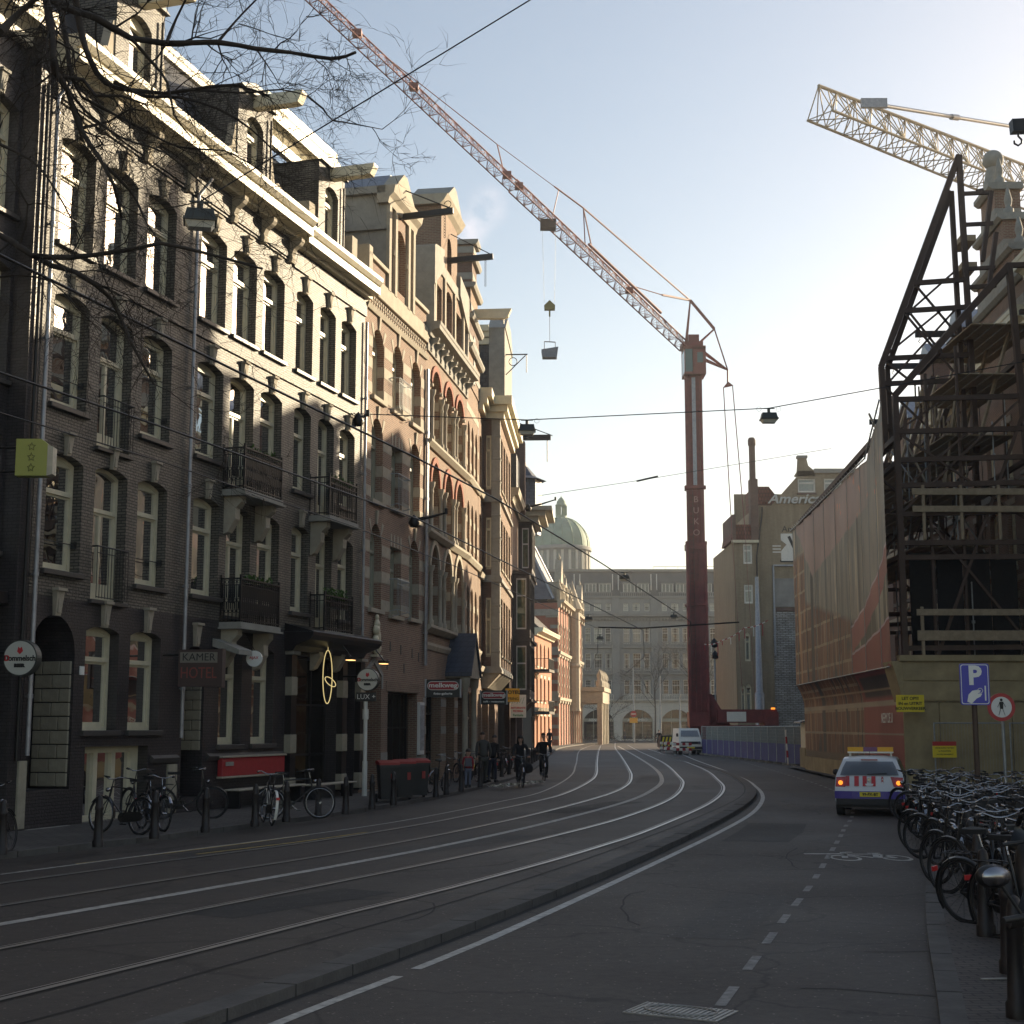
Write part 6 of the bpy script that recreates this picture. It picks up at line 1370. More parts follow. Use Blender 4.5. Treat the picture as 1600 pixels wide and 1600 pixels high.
# timber decks, guard boards, stairs
for y0 in (50.1, 56.2, 62.2):
    for j, z in enumerate((8.3, 10.3, 12.2, 14.4, 16.2) if y0 < 51 else (8.3, 10.3, 12.2)):
        for i in range(6): boxpart('deck_plank', ST, 14.0 + j * .55 + i * .42, 14.38 + j * .55 + i * .42, y0, y0 + 5.6, z, z + .05, M['wood'])
for k, z in enumerate((5.05, 5.9, 9.45, 10.05)):
    boxpart('guard_board', ST, 13.75, 18.1, 49.66, 49.7, z, z + (.22 if z > 5.5 else .34), M['wood'])
for x in (14.1, 15.4, 16.7, 17.9): boxpart('guard_post', ST, x, x + .1, 49.7, 49.8, 8.5, 10.4, M['wood'])
for x in (13.9, 17.6): boxpart('guard_post', ST, x, x + .1, 49.7, 49.8, 4.5, 6.2, M['wood'])
for i in range(1):
    y = 55 + i * 5
    for s in (0, .9): beam((14.0 + s, y - 3.6, 10.4 + s * 0), (14.0 + s, y + 1.2, 14.3), .08, 'wood', 'stair_string')
    for j in range(9 if i < 1 else 0): boxpart('stair_rail', ST, 15.6, 15.66, y - 3.6 + j * .5, y - 3.55 + j * .5, 12 + j * .3, 13.0 + j * .3, M['wood'])
for i in range(7):
    beam((15.2 + i * .35, 50.6 + i * 1.5, 10.6), (16.0 + i * .5, 51.6 + i * 1.5, 14.0), .1, 'wood', 'timber_strut'); beam((16.4, 50.4 + i * 2.4, 12.2), (18.2, 51.4 + i * 2.4, 17.0), .12, 'wood', 'timber_strut')
rt_ = random.Random(8)
for i in range(46):
    x, y = rt_.uniform(14.3, 18.2), rt_.uniform(50.2, 60); z = rt_.choice((4.6, 8.4, 10.4)); v_ = rt_.random() < .6; q = MB(); q.tube([(x, y, z), (x + (0 if v_ else rt_.uniform(-1.6, 1.6)), y + (0 if v_ else rt_.uniform(0, 2)), z + rt_.uniform(2.2, 4.0))], .028, 5); q.box(x - .05, x + .05, y - .05, y + .05, z + 1.1, z + 1.2); q.build('scaffold_tube', M['fencegal' if i % 3 else 'rust'], ST)
# dark debris net and store panels behind the lower bay
for i in range(4): boxpart('dark_panel', ST, 13.9 + i * .95, 14.8 + i * .95, 50.9, 50.98, 4.6, 8.2 - .25 * (i % 2), mat('black_debris_net', (.012, .011, .01), .9, noise=.4))

# ---- right hand row of houses with zinc dormer gables (facing left)
def right_house(y0, W, label, brickm, ztop, gable=True, balcony_=False, stepped=False, at=None, group='row houses behind the steel structure'):
    # facade plane x = 18.9 + .055*(y-50); local x runs towards the viewer so that local -y faces the street
    k = .055; n = hypot(1, k); yy = y0 + W / n; X = 18.9 + k * (yy - 50)
    S = thing('townhouse', label, 'house', at[0] if at else (X, yy, 0), at[1] if at else atan2(-1, -k), group)
    ops = []; nn = max(2, int(W / 1.9)); pitch = W / nn
    for (a, b) in ((4.6, 7.0), (8.2, 10.6), (11.6, 13.8)):
        for i in range(nn): c = pitch * (i + .5); ops.append((c - .55, c + .55, a, b, 'seg', .15, 'cream'))
    g = [(pitch * (i + .5) - .7, pitch * (i + .5) + .7, .4, 3.5, 'flat', 0, 'dark_leaf') for i in range(nn)]
    mb = MB(); wall(mb, W, 0, ztop, ops + g, .25); mb.build('wall', M[brickm], S)
    for o in ops + g: put_window(S, o, 0, .25, curt='')
    for o in ops:
        boxpart('sill', S, o[0] - .1, o[1] + .1, -.12, 0, o[2] - .14, o[2], M['stone']); boxpart('lintel', S, o[0] - .12, o[1] + .12, -.03, 0, o[3], o[3] + .25, M['stone'])
    for z in (4.0, 7.6, 11.1): profile_part('string_course', S, 0, W, [(.02, z), (-.12, z), (-.15, z + .22), (.02, z + .22)], M['stone'])
    profile_part('cornice', S, 0, W, cornice_prof(ztop - .4, .7, .6), M['cream']); shell(S, W, 0, ztop, 10, M['roomwall'])
    mb = MB(); mb.prism([(.3, ztop + .2), (2.0, ztop + 2.6), (9.5, ztop + 2.6), (9.5, ztop + .2)], 'x', 0, W); mb.build('mansard_roof', M['slateB'], S)
    if gable:
        c = W / 2; z0 = ztop + .3; z1 = ztop + 3.2
        q = MB(); wall(q, 2.6, z0, z1, [(c - .5, c + .5, z0 + .5, z1 - .6, 'round', .5, 'cream')], .2, 0, 0, c - 1.3, -.05); q.box(c - 1.3, c - 1.15, -.0, 3.0, z0, z1); q.box(c + 1.15, c + 1.3, -.0, 3, z0, z1); d = q.build('dormer', M[brickm], S)
        put_window(d, (c - .5, c + .5, z0 + .5, z1 - .6, 'round', .5, 'cream'), -.05, .2, curt='')
        q = MB(); q.prism([(c - 1.5, z1), (c + 1.5, z1), (c + 1.2, z1 + .35), (c, z1 + 1.2), (c - 1.2, z1 + .35)], 'y', -.15, 3.2); q.build('dormer_roof', M['zinc'], d)
        q = MB(); q.bar((c, -1.8, z1 + .1), (c, .2, z1 + .1), .2, .26); q.tube([(c, -1.6, z1), (c, -1.6, z1 - .15), (c, -1.68, z1 - .22), (c, -1.6, z1 - .3)], .02, 4); q.build('hoist_beam', M['black'], d)
    if balcony_:
        b = MB(); b.box(1, 4, -1.0, 0, 8.0, 8.15); b.build('balcony', M['stoneG'], S)
        g_ = MB()
        for i in range(24): g_.bar((1.0 + i * .13, -.98, 8.15), (1.0 + i * .13, -.98, 9.1), .02)
        g_.bar((1, -.98, 9.1), (4, -.98, 9.1), .05); g_.build('balustrade', M['black'], S)
    return S
right_house(76.5, 5.2, 'farthest of the right row houses, its zinc dormer and beam showing left of the steel', 'brickD', 12.2)
right_house(71.2, 5.2, 'right row house second from the far end, with a blue grey dormer roof', 'brickB', 14.4)
right_house(65.8, 5.3, 'right row house in the middle of the row, behind the sloping steel chords', 'brickD', 16.0)
right_house(59.6, 6.1, 'right row house with an iron balcony seen through the steel frames', 'brickB', 16.0, balcony_=True)
rs = right_house(52.0, 7.5, 'right row house with a tall stepped gable topped by a stone ball', 'brickB', 17.2, gable=False)
for i, (a, b, z0, z1) in enumerate(((.3, 7.2, 17.2, 18.6), (.9, 6.2, 18.6, 20.0), (1.5, 5.0, 20.0, 21.6), (2.0, 4.0, 21.6, 23.2))):
    q = MB(); q.box(a, b, -.1, .9, z0, z1); s_ = q.build('gable_step', M['brickB'], rs)
    profile_part('step_coping', s_, a - .15, b + .15, [(1.0, z1), (-.2, z1), (-.35, z1 + .12), (-.35, z1 + .28), (1.0, z1 + .28)], M['stoneG']); boxpart('step_band', s_, a - .02, b + .02, -.14, .92, z0 + .4, z0 + .85, M['stoneG'])
    q = MB(); q.lathe([(.2, 0), (.2, .25), (.1, .35), (.14, .5), (.16, .62), (.05, 1.1), (0, 1.15)], (b - .25, .2, z1 + .28), 10); q.build('stone_finial', M['stoneG'], s_)
q = MB(); q.lathe([(.5, 0), (.3, .9), (.28, 1.0)], (3.0, .2, 23.48), 12); q.lathe([(0, 0)] + [(.42 * sin(pi * i / 10), .42 - .42 * cos(pi * i / 10)) for i in range(1, 10)] + [(0, .84)], (3.0, .2, 24.4), 16); q.build('ball_finial', M['stoneG'], rs)
q = MB(); q.box(1.2, 5.2, -.1, 5.0, 16.9, 17.2); q.build('eaves', M['cream'], rs)
for (x, z) in ((-.2, 21.0), (4.6, 19.9)): boxpart('timber_prop', rs, 3.0, 4.4, -1.6, -1.0, z, z + .25, M['wood'])
right_house(44.0, 8.0, 'right row house beside the steel, mostly outside the frame, with a hoist beam', 'brickD', 18.8, gable=False)
right_house(35.0, 9.0, 'right row house nearest the camera, outside the frame', 'brickD', 19.2, gable=False)
right_house(24.0, 11.0, 'right corner house by the bicycle park, outside the frame', 'brickD', 19.5, gable=False)
right_house(0, 42, 'long low building added unseen behind the banner to block the sun', 'brickD', 8.5, gable=False, at=((26.2, 126.5, 0), atan2(-1, -.145)), group=None)  # unseen building, added to stop a sun streak on the road
for i, (u, lb) in enumerate(((-35, 'unseen left row house added to block skylight, first one nearer than the shop'), (-46, 'unseen left row house added to block skylight, second one nearer than the shop'), (-57, 'unseen left row house added to block skylight, beside the camera'))):
    p = along(PA, KA, u + 28 - .0); right_house(0, 11, lb, 'brickD', 17.5, gable=False, at=((*along(PA, KA, u + 17.0), 0), atan2(1, KA)), group='added left row houses outside the frame, blocking skylight')  # unseen houses, added to cut the skylight reaching the street
hb = MB(); hb.bar((16.5, 46, 21.78), (19.0, 46, 21.9), .36, .42); hbo = tag(hb.build('hoist_beam', M['black']), 'black hoist beam with an iron hook poking in at the right edge of the sky', 'hoist beam')
q = MB(); q.tube([(16.72, 46, 21.6), (16.72, 46, 21.45), (16.82, 46, 21.34), (16.82, 46, 21.22), (16.7, 46, 21.13), (16.58, 46, 21.2), (16.58, 46, 21.3)], .035, 6); q.build('hook', M['black'], hbo)
# ================================================================ CRANES
def lattice(mb, p0, p1, w0, w1, n, up=Vector((0, 0, 1)), r=.06, rb=.03, tri=True, inv=False):
    """triangular lattice boom from p0 to p1; section width w0 -> w1"""
    p0 = Vector(p0); p1 = Vector(p1); d = (p1 - p0).normalized(); side = d.cross(up).normalized(); u = side.cross(d).normalized()
    def sec(t):
        c = p0.lerp(p1, t); w = w0 + (w1 - w0) * t
        return [c + side * w * .5 - u * w * .45, c - side * w * .5 - u * w * .45, c + u * w * .55]
    S = [sec(i / n) for i in range(n + 1)]
    for k in range(3): mb.tube([s[k] for s in (S[0], S[-1])], r * (1.25 if k == 2 else 1), 5)
    for i in range(n):
        for a, b in ((0, 1), (1, 2), (2, 0)):
            mb.tube([S[i][a], S[i][b]], rb, 3, cap=False)
            mb.tube([S[i][a], (S[i + 1][b])], rb, 3, cap=False) if i % 2 else mb.tube([S[i][b], (S[i + 1][a])], rb, 3, cap=False)
            mid = (S[i][a] + S[i + 1][a]) / 2
            if a != 0: mb.tube([S[i][b], mid], rb, 3, cap=False); mb.tube([S[i + 1][b], mid], rb, 3, cap=False)
    return S
def mobile_crane():
    C_ = thing('mobile_tower_crane', 'red mobile tower crane with lettered mast, glazed cabin and long raking lattice jib', 'crane', (0, 0, 0), 0)
    X, Y = 15.65, 124
    q = MB(); q.box(X - .75, X + .75, Y - .7, Y + .7, 1.2, 17.5); q.box(X - .62, X + .62, Y - .6, Y + .6, 17.5, 32.2)
    for s in (-1, 1):
        for (z0, z1, hw) in ((1.2, 17.5, .75), (17.5, 32.2, .62)):
            q.box(X + s * hw - .12, X + s * hw + .12, Y - hw - .12, Y - hw + .1, z0, z1)
            q.box(X + s * .2 - .05, X + s * .2 + .05, Y - hw - .08, Y - hw + .02, z0, z1)
        for z in (17.6, 22.4, 6.0, 12.0): q.box(X + s * .78 - .12, X + s * .78 + .12, Y - .85, Y - .4, z - .15, z + .15)
    q.box(X - .84, X + .84, Y - .84, Y + .8, 17.1, 17.6); q.box(X - .76, X + .76, Y - .8, Y + .75, 22.3, 22.5); q.box(X - .88, X + .88, Y - .9, Y + .85, 12.3, 12.5)
    m_ = q.build('mast', M['cranered'], C_)
    q = MB(); q.box(X - .16, X + .16, Y - .79, Y - .72, 22.6, 32); q.build('mast_conduit', M['zinc'], m_)
    q = MB()
    for s in (-.18, .18): q.bar((X - .42 + s, Y - .92, 5), (X - .42 + s, Y - .92, 22), .04)
    for i in range(48): q.bar((X - .6, Y - .92, 5.2 + i * .35), (X - .24, Y - .92, 5.2 + i * .35), .025)
    q.build('ladder', M['rust'], m_)
    for i, chh in enumerate('BUKO'): text(chh, .75, mat('faded_pale_lettering', (.42, .22, .2), .6), m_, (X, Y - .98, 21.3 - i * .95))
    for z, w in ((3.4, .85),): boxpart('mast_foot', m_, X - w, X + w, Y - .9, Y + .9, z - 1.2, z, M['cranered'])
    q = MB(); q.prism([(.6, 1.4), (3.0, 1.4), (3.0, 1.7), (1.1, 4.9), (.6, 4.9)], 'y', Y - .4, Y + .4); 
    for i in range(len(q.v)): q.v[i] = (q.v[i][0] + X, q.v[i][1], q.v[i][2])
    q.build('mast_foot_stay', M['cranered'], C_)
    # cabin at the mast head
    q = MB(); q.box(X - .1, X + 1.05, Y - 1.3, Y + .9, 32.2, 34.6); q.box(X - .8, X - .1, Y - 1.3, Y + .9, 32.2, 32.4); q.box(X - .8, X + 1.05, Y - 1.3, Y + .9, 34.4, 34.7)
    for (x, y) in ((X - .8, Y - 1.3), (X - .8, Y + .85), (X - .1, Y - 1.3)): q.box(x, x + .07, y, y + .07, 32.3, 34.5)
    cb = q.build('cabin', M['cranejib'], C_); q = MB(); q.add([(X - .78, Y - 1.27, 32.4), (X - .1, Y - 1.27, 32.4), (X - .1, Y - 1.27, 34.4), (X - .78, Y - 1.27, 34.4)], [(0, 1, 2, 3)]); q.add([(X - .78, Y - 1.27, 32.4), (X - .78, Y + .9, 32.4), (X - .78, Y + .9, 34.4), (X - .78, Y - 1.27, 34.4)], [(0, 1, 2, 3)]); q.add([(X + .3, Y - 1.31, 33.2), (X + .8, Y - 1.31, 33.2), (X + .8, Y - 1.31, 34.1), (X + .3, Y - 1.31, 34.1)], [(0, 1, 2, 3)]); q.build('cabin_pane', mat('green_tinted_glass', (.1, .16, .15), .12), cb)
    q = MB(); q.box(X - .9, X + .9, Y - .8, Y + .8, 34.7, 35.2); q.box(X - .3, X + .6, Y - .5, Y + .5, 35.2, 35.9); q.build('slewing_head', M['cranered'], C_)
    # jib
    hd = Vector((X - .6, Y - .4, 34.9)); tip = Vector((-14.6, 88.0, 50.4)); pts = [hd.lerp(tip, t) for t in (0, .5, 1)]
    q = MB(); lattice(q, hd, pts[1], .95, 1.0, 26, r=.06, rb=.026); lattice(q, pts[1], tip, .9, .85, 26, r=.05, rb=.024); q.build('jib', M['cranejib'], C_)
    j = lambda t, dz=0: hd.lerp(tip, t) + Vector((0, 0, dz))
    q = MB()
    for t in (.18, .49, .52, .74, .86): c = j(t, .2); boxpart('jib_joint', C_, c.x - .32, c.x + .32, c.y - .3, c.y + .3, c.z - .2, c.z + .25, M['cranejib'])
    q.tube([j(.08, .9), j(.30, .9)], .13, 5); q.build('ram', M['cranejib'], C_)
    # masts over the jib and tie bars
    A1_ = Vector((X - .05, Y, 39.1)); B1 = Vector((X + 2.05, Y + .3, 36.6)); Cb = Vector((X + 3.15, Y + .4, 32.95)); M1 = j(.315, 3.5); M2 = j(.545, 1.9)
    q = MB()
    for s in (-.35, .35): q.bar((X - .5 + s * .3, Y + s, 35), A1_, .12); q.bar((X + .6, Y + s, 35.2), B1, .13); q.bar((X + .8, Y + s, 34.6), Cb, .12); q.bar((X + .8, Y + s, 33.9), Cb, .12)
    q.build('stay_mast', M['cranejib'], C_); q = MB()
    for s in (-.3, .3): q.bar(j(.30, .5) + Vector((s, s, 0)), M1, .08)
    q.build('stay_mast', M['cranejib'], C_); q = MB(); q.bar(j(.53, .4), M2, .07); q.build('stay_mast', M['cranejib'], C_)
    q = MB(); q.bar(A1_, B1, .2); q.bar(B1, Cb, .1); q.bar(A1_, M1, .1); q.bar(A1_, A1_.lerp(j(.17, .6), .5), .15); q.tube([A1_.lerp(j(.17, .6), .5), j(.185, .6)], .045, 4); q.tube([M1, M1.lerp(M2, .35)], .07, 5); q.tube([M1.lerp(M2, .3), j(.40, .55)], .04, 4); q.tube([M1, M2], .035, 4); q.tube([M2, j(.8, .5)], .045, 4)
    q.build('tie_bars', M['cranejib'], C_)
    q = MB(); q.tube([Cb, (Cb.x - .02, Cb.y, 31.8)], .08, 5); hx = Cb.x; q.prism([(hx - .45, 31.35), (hx + .45, 31.55), (hx, 31.9)], 'y', Cb.y - .1, Cb.y + .1)
    q.bar((hx - .4, Cb.y, 31.4), (hx - .1 + .1, Cb.y - .3, 19.0), .07); q.bar((hx + .4, Cb.y, 31.5), (hx + 1.15, Cb.y - .3, 18.6), .07); q.tube([(hx, Cb.y - .3, 19.0), (hx + .55, Cb.y - .6, 5.0)], .02, 4); q.tube([(hx + 1.15, Cb.y - .3, 18.6), (hx + 1.6, Cb.y - .6, 5.0)], .02, 4); q.build('counter_hoist_frame', M['cranejib'], C_)
    # trolley, ropes, hook block
    T = j(.41, -.6); q = MB(); q.box(T.x - .7, T.x + .5, T.y - .5, T.y + .5, T.z - .3, T.z + .35); q.build('trolley', M['rust'], C_)
    hz = T.z - 6.6; q = MB()
    for s in (-.55, .5): q.tube([(T.x + s, T.y, T.z), (T.x + s * .75, T.y, hz + .4)], .012, 3)
    q.build('hoist_rope', M['black'], C_)
    q = MB(); q.prism([(-.4, 0), (.4, 0), (.42, .35), (0, .75), (-.42, .35)], 'y', -.2, .2); q.box(-.06, .06, -.1, .1, -.5, 0); q.build('hook_block', mat('dull_hook_yellow', (.2, .17, .05), .6), C_, (T.x, T.y, hz - .2))
    # carrier at the foot
    q = MB(); q.box(X + .2, X + 6.5, Y - 1.3, Y + 1.3, 1.0, 2.3); q.box(X + 1.5, X + 6.4, Y - 1.25, Y + 1.25, 2.5, 3.6); q.box(X + 5.3, X + 6.5, Y - 1.3, Y + 1.3, .6, 3.4); cr_ = q.build('carrier', M['cranered'], C_)
    for i in range(5):
        c = MB(); x = X + .4 + i * 1.3; c.cyl((x, Y - 1.35, .62), (x, Y - 1.0, .62), .55, 16); c.cyl((x, Y - 1.37, .62), (x, Y - 1.33, .62), .25, 10); c.build('wheel', M['tyre'], cr_)
    q = MB(); q.box(X + 2.2, X + 3.8, Y - 1.32, Y - 1.27, 2.6, 3.4); q.build('carrier_frame', M['white'], cr_)
    q = MB(); q.box(X + 5.9, X + 6.2, Y - 1.4, Y - 1.2, 3.6, 3.75); q.build('beacon', M['lampon'], cr_)
    # skip hanging from the hook, its own thing
    s = thing('hanging_skip', 'small blue grey skip hanging from the crane hook in the sky', 'skip', (T.x, T.y, hz - 4.0), 0); s.scale = (.56, .56, .82)
    q = MB(); q.prism([(-1.0, .0), (.95, .0), (1.15, 1.0), (-1.15, .75), (-1.15, .7)][::1], 'y', -.7, .7); q.build('skip_body', mat('skip_blue_grey', (.12, .15, .2), .6, noise=.3), s)
    q = MB(); q.bar((-.75, 0, .7), (-.75, 0, 1.6), .08); q.bar((.75, 0, .8), (.75, 0, 1.55), .08); q.bar((-.75, 0, 1.6), (.75, 0, 1.55), .08); q.tube([(0, 0, 1.55), (0, 0, 4.3)], .03, 4); q.build('skip_frame', M['rust'], s)
mobile_crane()
YC = thing('yellow_tower_crane', 'pale yellow tower crane lattice jib reaching in from the right, high over the row houses', 'crane', (0, 0, 0), 0)
q = MB(); lattice(q, (22.15, 100, 46.7), (64.6, 136.4, 48.4), 2.25, 3.7, 26, r=.11, rb=.05); q.build('jib', M['craneyel'], YC)
q = MB(); q.tube([(26.0, 101.5, 47.3), (41.6, 116, 51.7), (64, 136, 58)], .15, 6); q.box(25.5, 27.4, 101.3, 101.6, 46.9, 47.6); q.cyl((34.6, 109.5, 49.7), (35.3, 110.1, 49.9), .25, 8); q.build('pendant_bar', M['zinc'], YC)
q = MB(); q.box(63.5, 66, 135, 138, 0, 46); q.build('mast', M['craneyel'], YC)

# ================================================================ SIGNS
def round_sign(x, y, z, r, label, face=-.15):
    S = thing('beer_sign', label, 'sign', (x, y, z), face)
    q = MB(); q.disc((0, -.1, 0), r, 'y', .2, 36); q.build('sign_body', M['lamphead'], S)
    for s in (-1, 1):
        q = MB(); q.disc((0, -.108 if s < 0 else .1, 0), r * .93, 'y', .008, 36); f = q.build('sign_face', mat('lightbox_white', (.55, .55, .5), .4), S)
        if s < 0:
            text('Dommelsch', r * .42, M['txtblk'], f, (0, -.112, -.02 * r), sx=.004, xs=.92); text('BIER', r * .24, M['txtblk'], f, (0, -.112, -.42 * r), sx=.008, xs=1.3)
            q = MB(); q.prism([(-.16 * r, .35 * r), (0, .2 * r), (.18 * r, .38 * r), (.1 * r, .62 * r), (.0, .52 * r), (-.1 * r, .62 * r)], 'y', -.113, -.109); q.build('red_emblem', M['txtred'], f)
            text('D', r * .44, M['txtred'], f, (-.735 * r, -.1135, -.02 * r), sx=.004, xs=.9)
    q = MB(); q.tube([(-r, 0, .1), (-r - .45, .1, .1)], .03, 5); q.build('sign_arm', M['black'], S); return S
round_sign(-9.2, 27.6, 3.43, .34, 'round white beer sign beside the arched porch at the left edge')
round_sign(-4.2, 43, 3.52, .33, 'round white beer sign on the white pole by the red brick house')
S = thing('sign_pole', 'white pole carrying a small black sign box, in front of the bar corner', 'pole', (-4.27, 43.05, .17), 0)
q = MB(); q.cyl((0, 0, 0), (0, 0, 2.75), .06, 12); q.cyl((0, 0, 2.2), (0, 0, 2.5), .09, 12); q.cyl((0, 0, .0), (0, 0, 1.0), .075, 12); q.build('pole_tube', M['white'], S)
q = MB(); q.box(-.28, .3, -.06, .06, 2.72, 2.98); q.build('sign_box', M['txtblk'], S); text('LUX +', .2, M['txtwht'], S, (.02, -.065, 2.85))
S = thing('star_sign', 'yellow green lightbox with three stars, high on the left edge facade', 'sign', (-8.62, 26, 6.95), .02); S.scale = (.72, .8, .8)
q = MB(); q.prism([(-.42, -.42), (.36, -.42), (.36, .3), (.2, .42), (-.42, .42)], 'y', -.16, .16); q.build('lightbox', M['starsign'], S)
q = MB(); q.prism([(.36, -.42), (.5, -.38), (.5, .24), (.36, .3)], 'y', -.15, .15); q.build('lightbox_end', M['creamD'], S)
for i in range(3):
    q = MB(); pts = []
    for k in range(10):
        rr = .1 if k % 2 == 0 else .042; a = pi / 2 + k * pi / 5; pts.append((-.03 + rr * cos(a), -.17, .24 - i * .24 + rr * sin(a)))
    q.tube(pts, .006, 4, closed=True); q.build('star_outline', M['txtblk'], S)
q = MB(); q.tube([(-.42, 0, .25), (-1.2, .1, .25)], .03, 5); q.build('sign_arm', M['black'], S); q = MB(); q.tube([(-.42, 0, -.3), (-1.2, .1, -.3)], .03, 5); q.build('sign_arm', M['black'], S)
S = thing('neon_box_sign', 'brown box sign with unlit red neon letters over the arched door', 'sign', (-7.1, 33.6, 3.48), -.05)
q = MB(); q.box(-.5, .42, -.13, .13, -.42, .42); q.box(.42, .52, -.16, .16, -.44, .44); q.build('sign_box', mat('brown_sign_box', (.06, .035, .03), .6), S)
q = MB(); q.box(-.46, .4, -.14, -.131, .12, .36); q.build('pale_panel', mat('dull_panel', (.2, .18, .15), .6), S)
text('KAMER', .24, M['txtblk'], S, (-.03, -.145, .24), xs=1.0); text('HOTEL', .36, mat('dark_red_neon', (.22, .04, .03), .4), S, (-.03, -.135, -.12), xs=.75)
q = MB(); q.tube([(-.5, 0, .3), (-1.0, .1, .3)], .025, 5); q.build('sign_arm', M['black'], S)
S = thing('clock_sign', 'small round white sign hanging before the second ground floor window', 'sign', (-6.4, 36.5, 3.83), -.1)
q = MB(); q.disc((0, -.04, 0), .2, 'y', .08, 24); q.build('sign_disc', M['signwhite'], S); q = MB(); q.tube([(0, 0, .2), (-.3, .3, .6)], .012, 4); q.build('hanger', M['black'], S); text('AJAX', .1, M['txtred'], S, (0, -.046, .02))
def melkweg(x, y, z, w, h, sub, label):
    S = thing('club_sign', label, 'sign', (x, y, z), 0)
    q = MB(); q.box(-w / 2, w / 2, -.12, .12, -h / 2, h / 2); q.build('sign_box', M['txtblk'], S)
    def pill(rw, rh, yy, m, nm):
        pts = [(rw / 2 - rh / 2 + rh / 2 * cos(a), h * .15 + rh / 2 * sin(a)) for a in [(-pi / 2 + pi * k / 8) for k in range(9)]] + [(-rw / 2 + rh / 2 + rh / 2 * cos(a), h * .15 + rh / 2 * sin(a)) for a in [(pi / 2 + pi * k / 8) for k in range(9)]]
        q = MB(); q.prism(pts, 'y', yy - .004, yy); return q.build(nm, m, S)
    pill(w * .9, h * .5, -.122, M['txtwht'], 'oval_rim'); pill(w * .87, h * .43, -.128, M['redp'], 'oval_field')
    text('melkweg', h * .36, M['txtwht'], S, (0, -.135, h * .17), xs=1.28, sx=.006); text(sub, h * .17, M['txtwht'], S, (0, -.125, -h * .3), xs=1.35, sx=.003)
    for s in (-1, 1): boxpart('end_plate', S, s * w / 2 - .03, s * w / 2 + .03, -.14, .14, -h / 2 - .02, h / 2 + .02, M['zinc'])
melkweg(-2.29, 49, 3.42, 1.16, .58, 'foto-galerie', 'black and red club sign reading foto-galerie, nearer of the two')
melkweg(-.72, 58, 3.3, 1.04, .54, 'café - restaurant', 'black and red club sign reading café restaurant, farther of the two')
S = thing('hotel_sign', 'amber hotel sign with black letters partly behind the farther club sign', 'sign', (.0, 66, 3.56), 0)
q = MB(); q.box(-.3, .34, -.1, .1, -.3, .3); q.build('sign_box', M['signorg'], S); text('HOTEL', .22, M['txtblk'], S, (-.0, -.105, .12), xs=1.0, sx=.006); text('SPRING', .17, M['txtblk'], S, (.02, -.105, -.16), xs=1.0)
S = thing('restaurant_sign', 'white pizzeria sign with red and green lettering below the amber sign', 'sign', (.28, 68, 3.1), 0)
q = MB(); q.box(-.37, .37, -.08, .08, -.52, .52); q.build('sign_box', M['signwhite'], S); text('RISTORANTE', .115, M['txtred'], S, (0, -.085, -.08), sx=.004); text('PIZZERIA', .115, M['txtred'], S, (0, -.085, -.23), sx=.004); text('Fantasia', .15, M['txtgrn'], S, (.0, -.085, -.41), sx=.004)
for i in range(5): q = MB(); q.tube([(-.3 + i * .12, -.085, .1 + .05 * (i % 2)), (-.2 + i * .12, -.085, .25 + .04 * i)], .008, 3); q.build('green_doodle', M['txtgrn'], S)
# traffic signs on the right
S = thing('parking_sign', 'blue parking sign with a hand and coin slot, on a dark post among the bicycles', 'traffic sign', (9.4, 30, 0), 0)
q = MB(); q.cyl((0, 0, 0), (0, 0, 3.3), .055, 10); q.build('post', M['rust'], S)
def rrect(w, h, r, y0, y1, m, nm, zc, par):
    pts = [];
    for (cx_, cz, a0) in ((w / 2 - r, h / 2 - r, 0), (-w / 2 + r, h / 2 - r, pi / 2), (-w / 2 + r, -h / 2 + r, pi), (w / 2 - r, -h / 2 + r, 1.5 * pi)): pts += [(cx_ + r * cos(a0 + k * pi / 8), zc + cz + r * sin(a0 + k * pi / 8)) for k in range(5)]
    q = MB(); q.prism(pts, 'y', y0, y1); return q.build(nm, m, par)
rrect(.6, .84, .05, -.09, -.07, M['signblue'], 'sign_plate', 3.01, S); rrect(.56, .8, .045, -.094, -.091, M['signwhite'], 'sign_border', 3.01, S); rrect(.53, .77, .04, -.098, -.095, M['signblue'], 'sign_field', 3.01, S)
text('P', .52, M['signwhite'], S, (-.0, -.1, 3.17), sx=.02)
q = MB(); q.prism([(-.17, 2.66), (-.08, 2.62), (.02, 2.72), (.1, 2.76), (.14, 2.82), (.05, 2.82), (.12, 2.88), (.05, 2.9), (-.06, 2.88), (-.14, 2.8)][::-1], 'y', -.102, -.099); q.box(.19, .22, -.102, -.099, 2.68, 2.98); q.tube([(.1 + .05 * cos(k * pi / 6), -.1, 2.88 + .05 * sin(k * pi / 6)) for k in range(12)], .008, 3, closed=True); q.build('hand_symbol', M['signwhite'], S)
S = thing('pedestrian_sign', 'round red rimmed sign with a walking figure on a grey post', 'traffic sign', (10.92, 33, 0), 0)
q = MB(); q.cyl((.05, 0, 0), (.03, 0, 2.6), .035, 10); q.build('post', M['fencegal'], S)
q = MB(); q.disc((0, -.07, 2.59), .31, 'y', .02, 32); q.build('red_rim', M['signred'], S); q = MB(); q.disc((0, -.076, 2.59), .23, 'y', .004, 32); q.build('white_field', M['signwhite'], S)
q = MB(); q.disc((0, -.082, 2.75), .032, 'y', .004, 12); q.prism([(-.035, 2.55), (.035, 2.55), (.045, 2.71), (-.045, 2.71)], 'y', -.083, -.079)
for a, b in (((-.02, 2.56), (-.07, 2.41)), ((.02, 2.56), (.07, 2.41)), ((-.04, 2.69), (-.09, 2.59)), ((.04, 2.69), (.09, 2.59))): q.bar((a[0], -.081, a[1]), (b[0], -.081, b[1]), .026, .004)
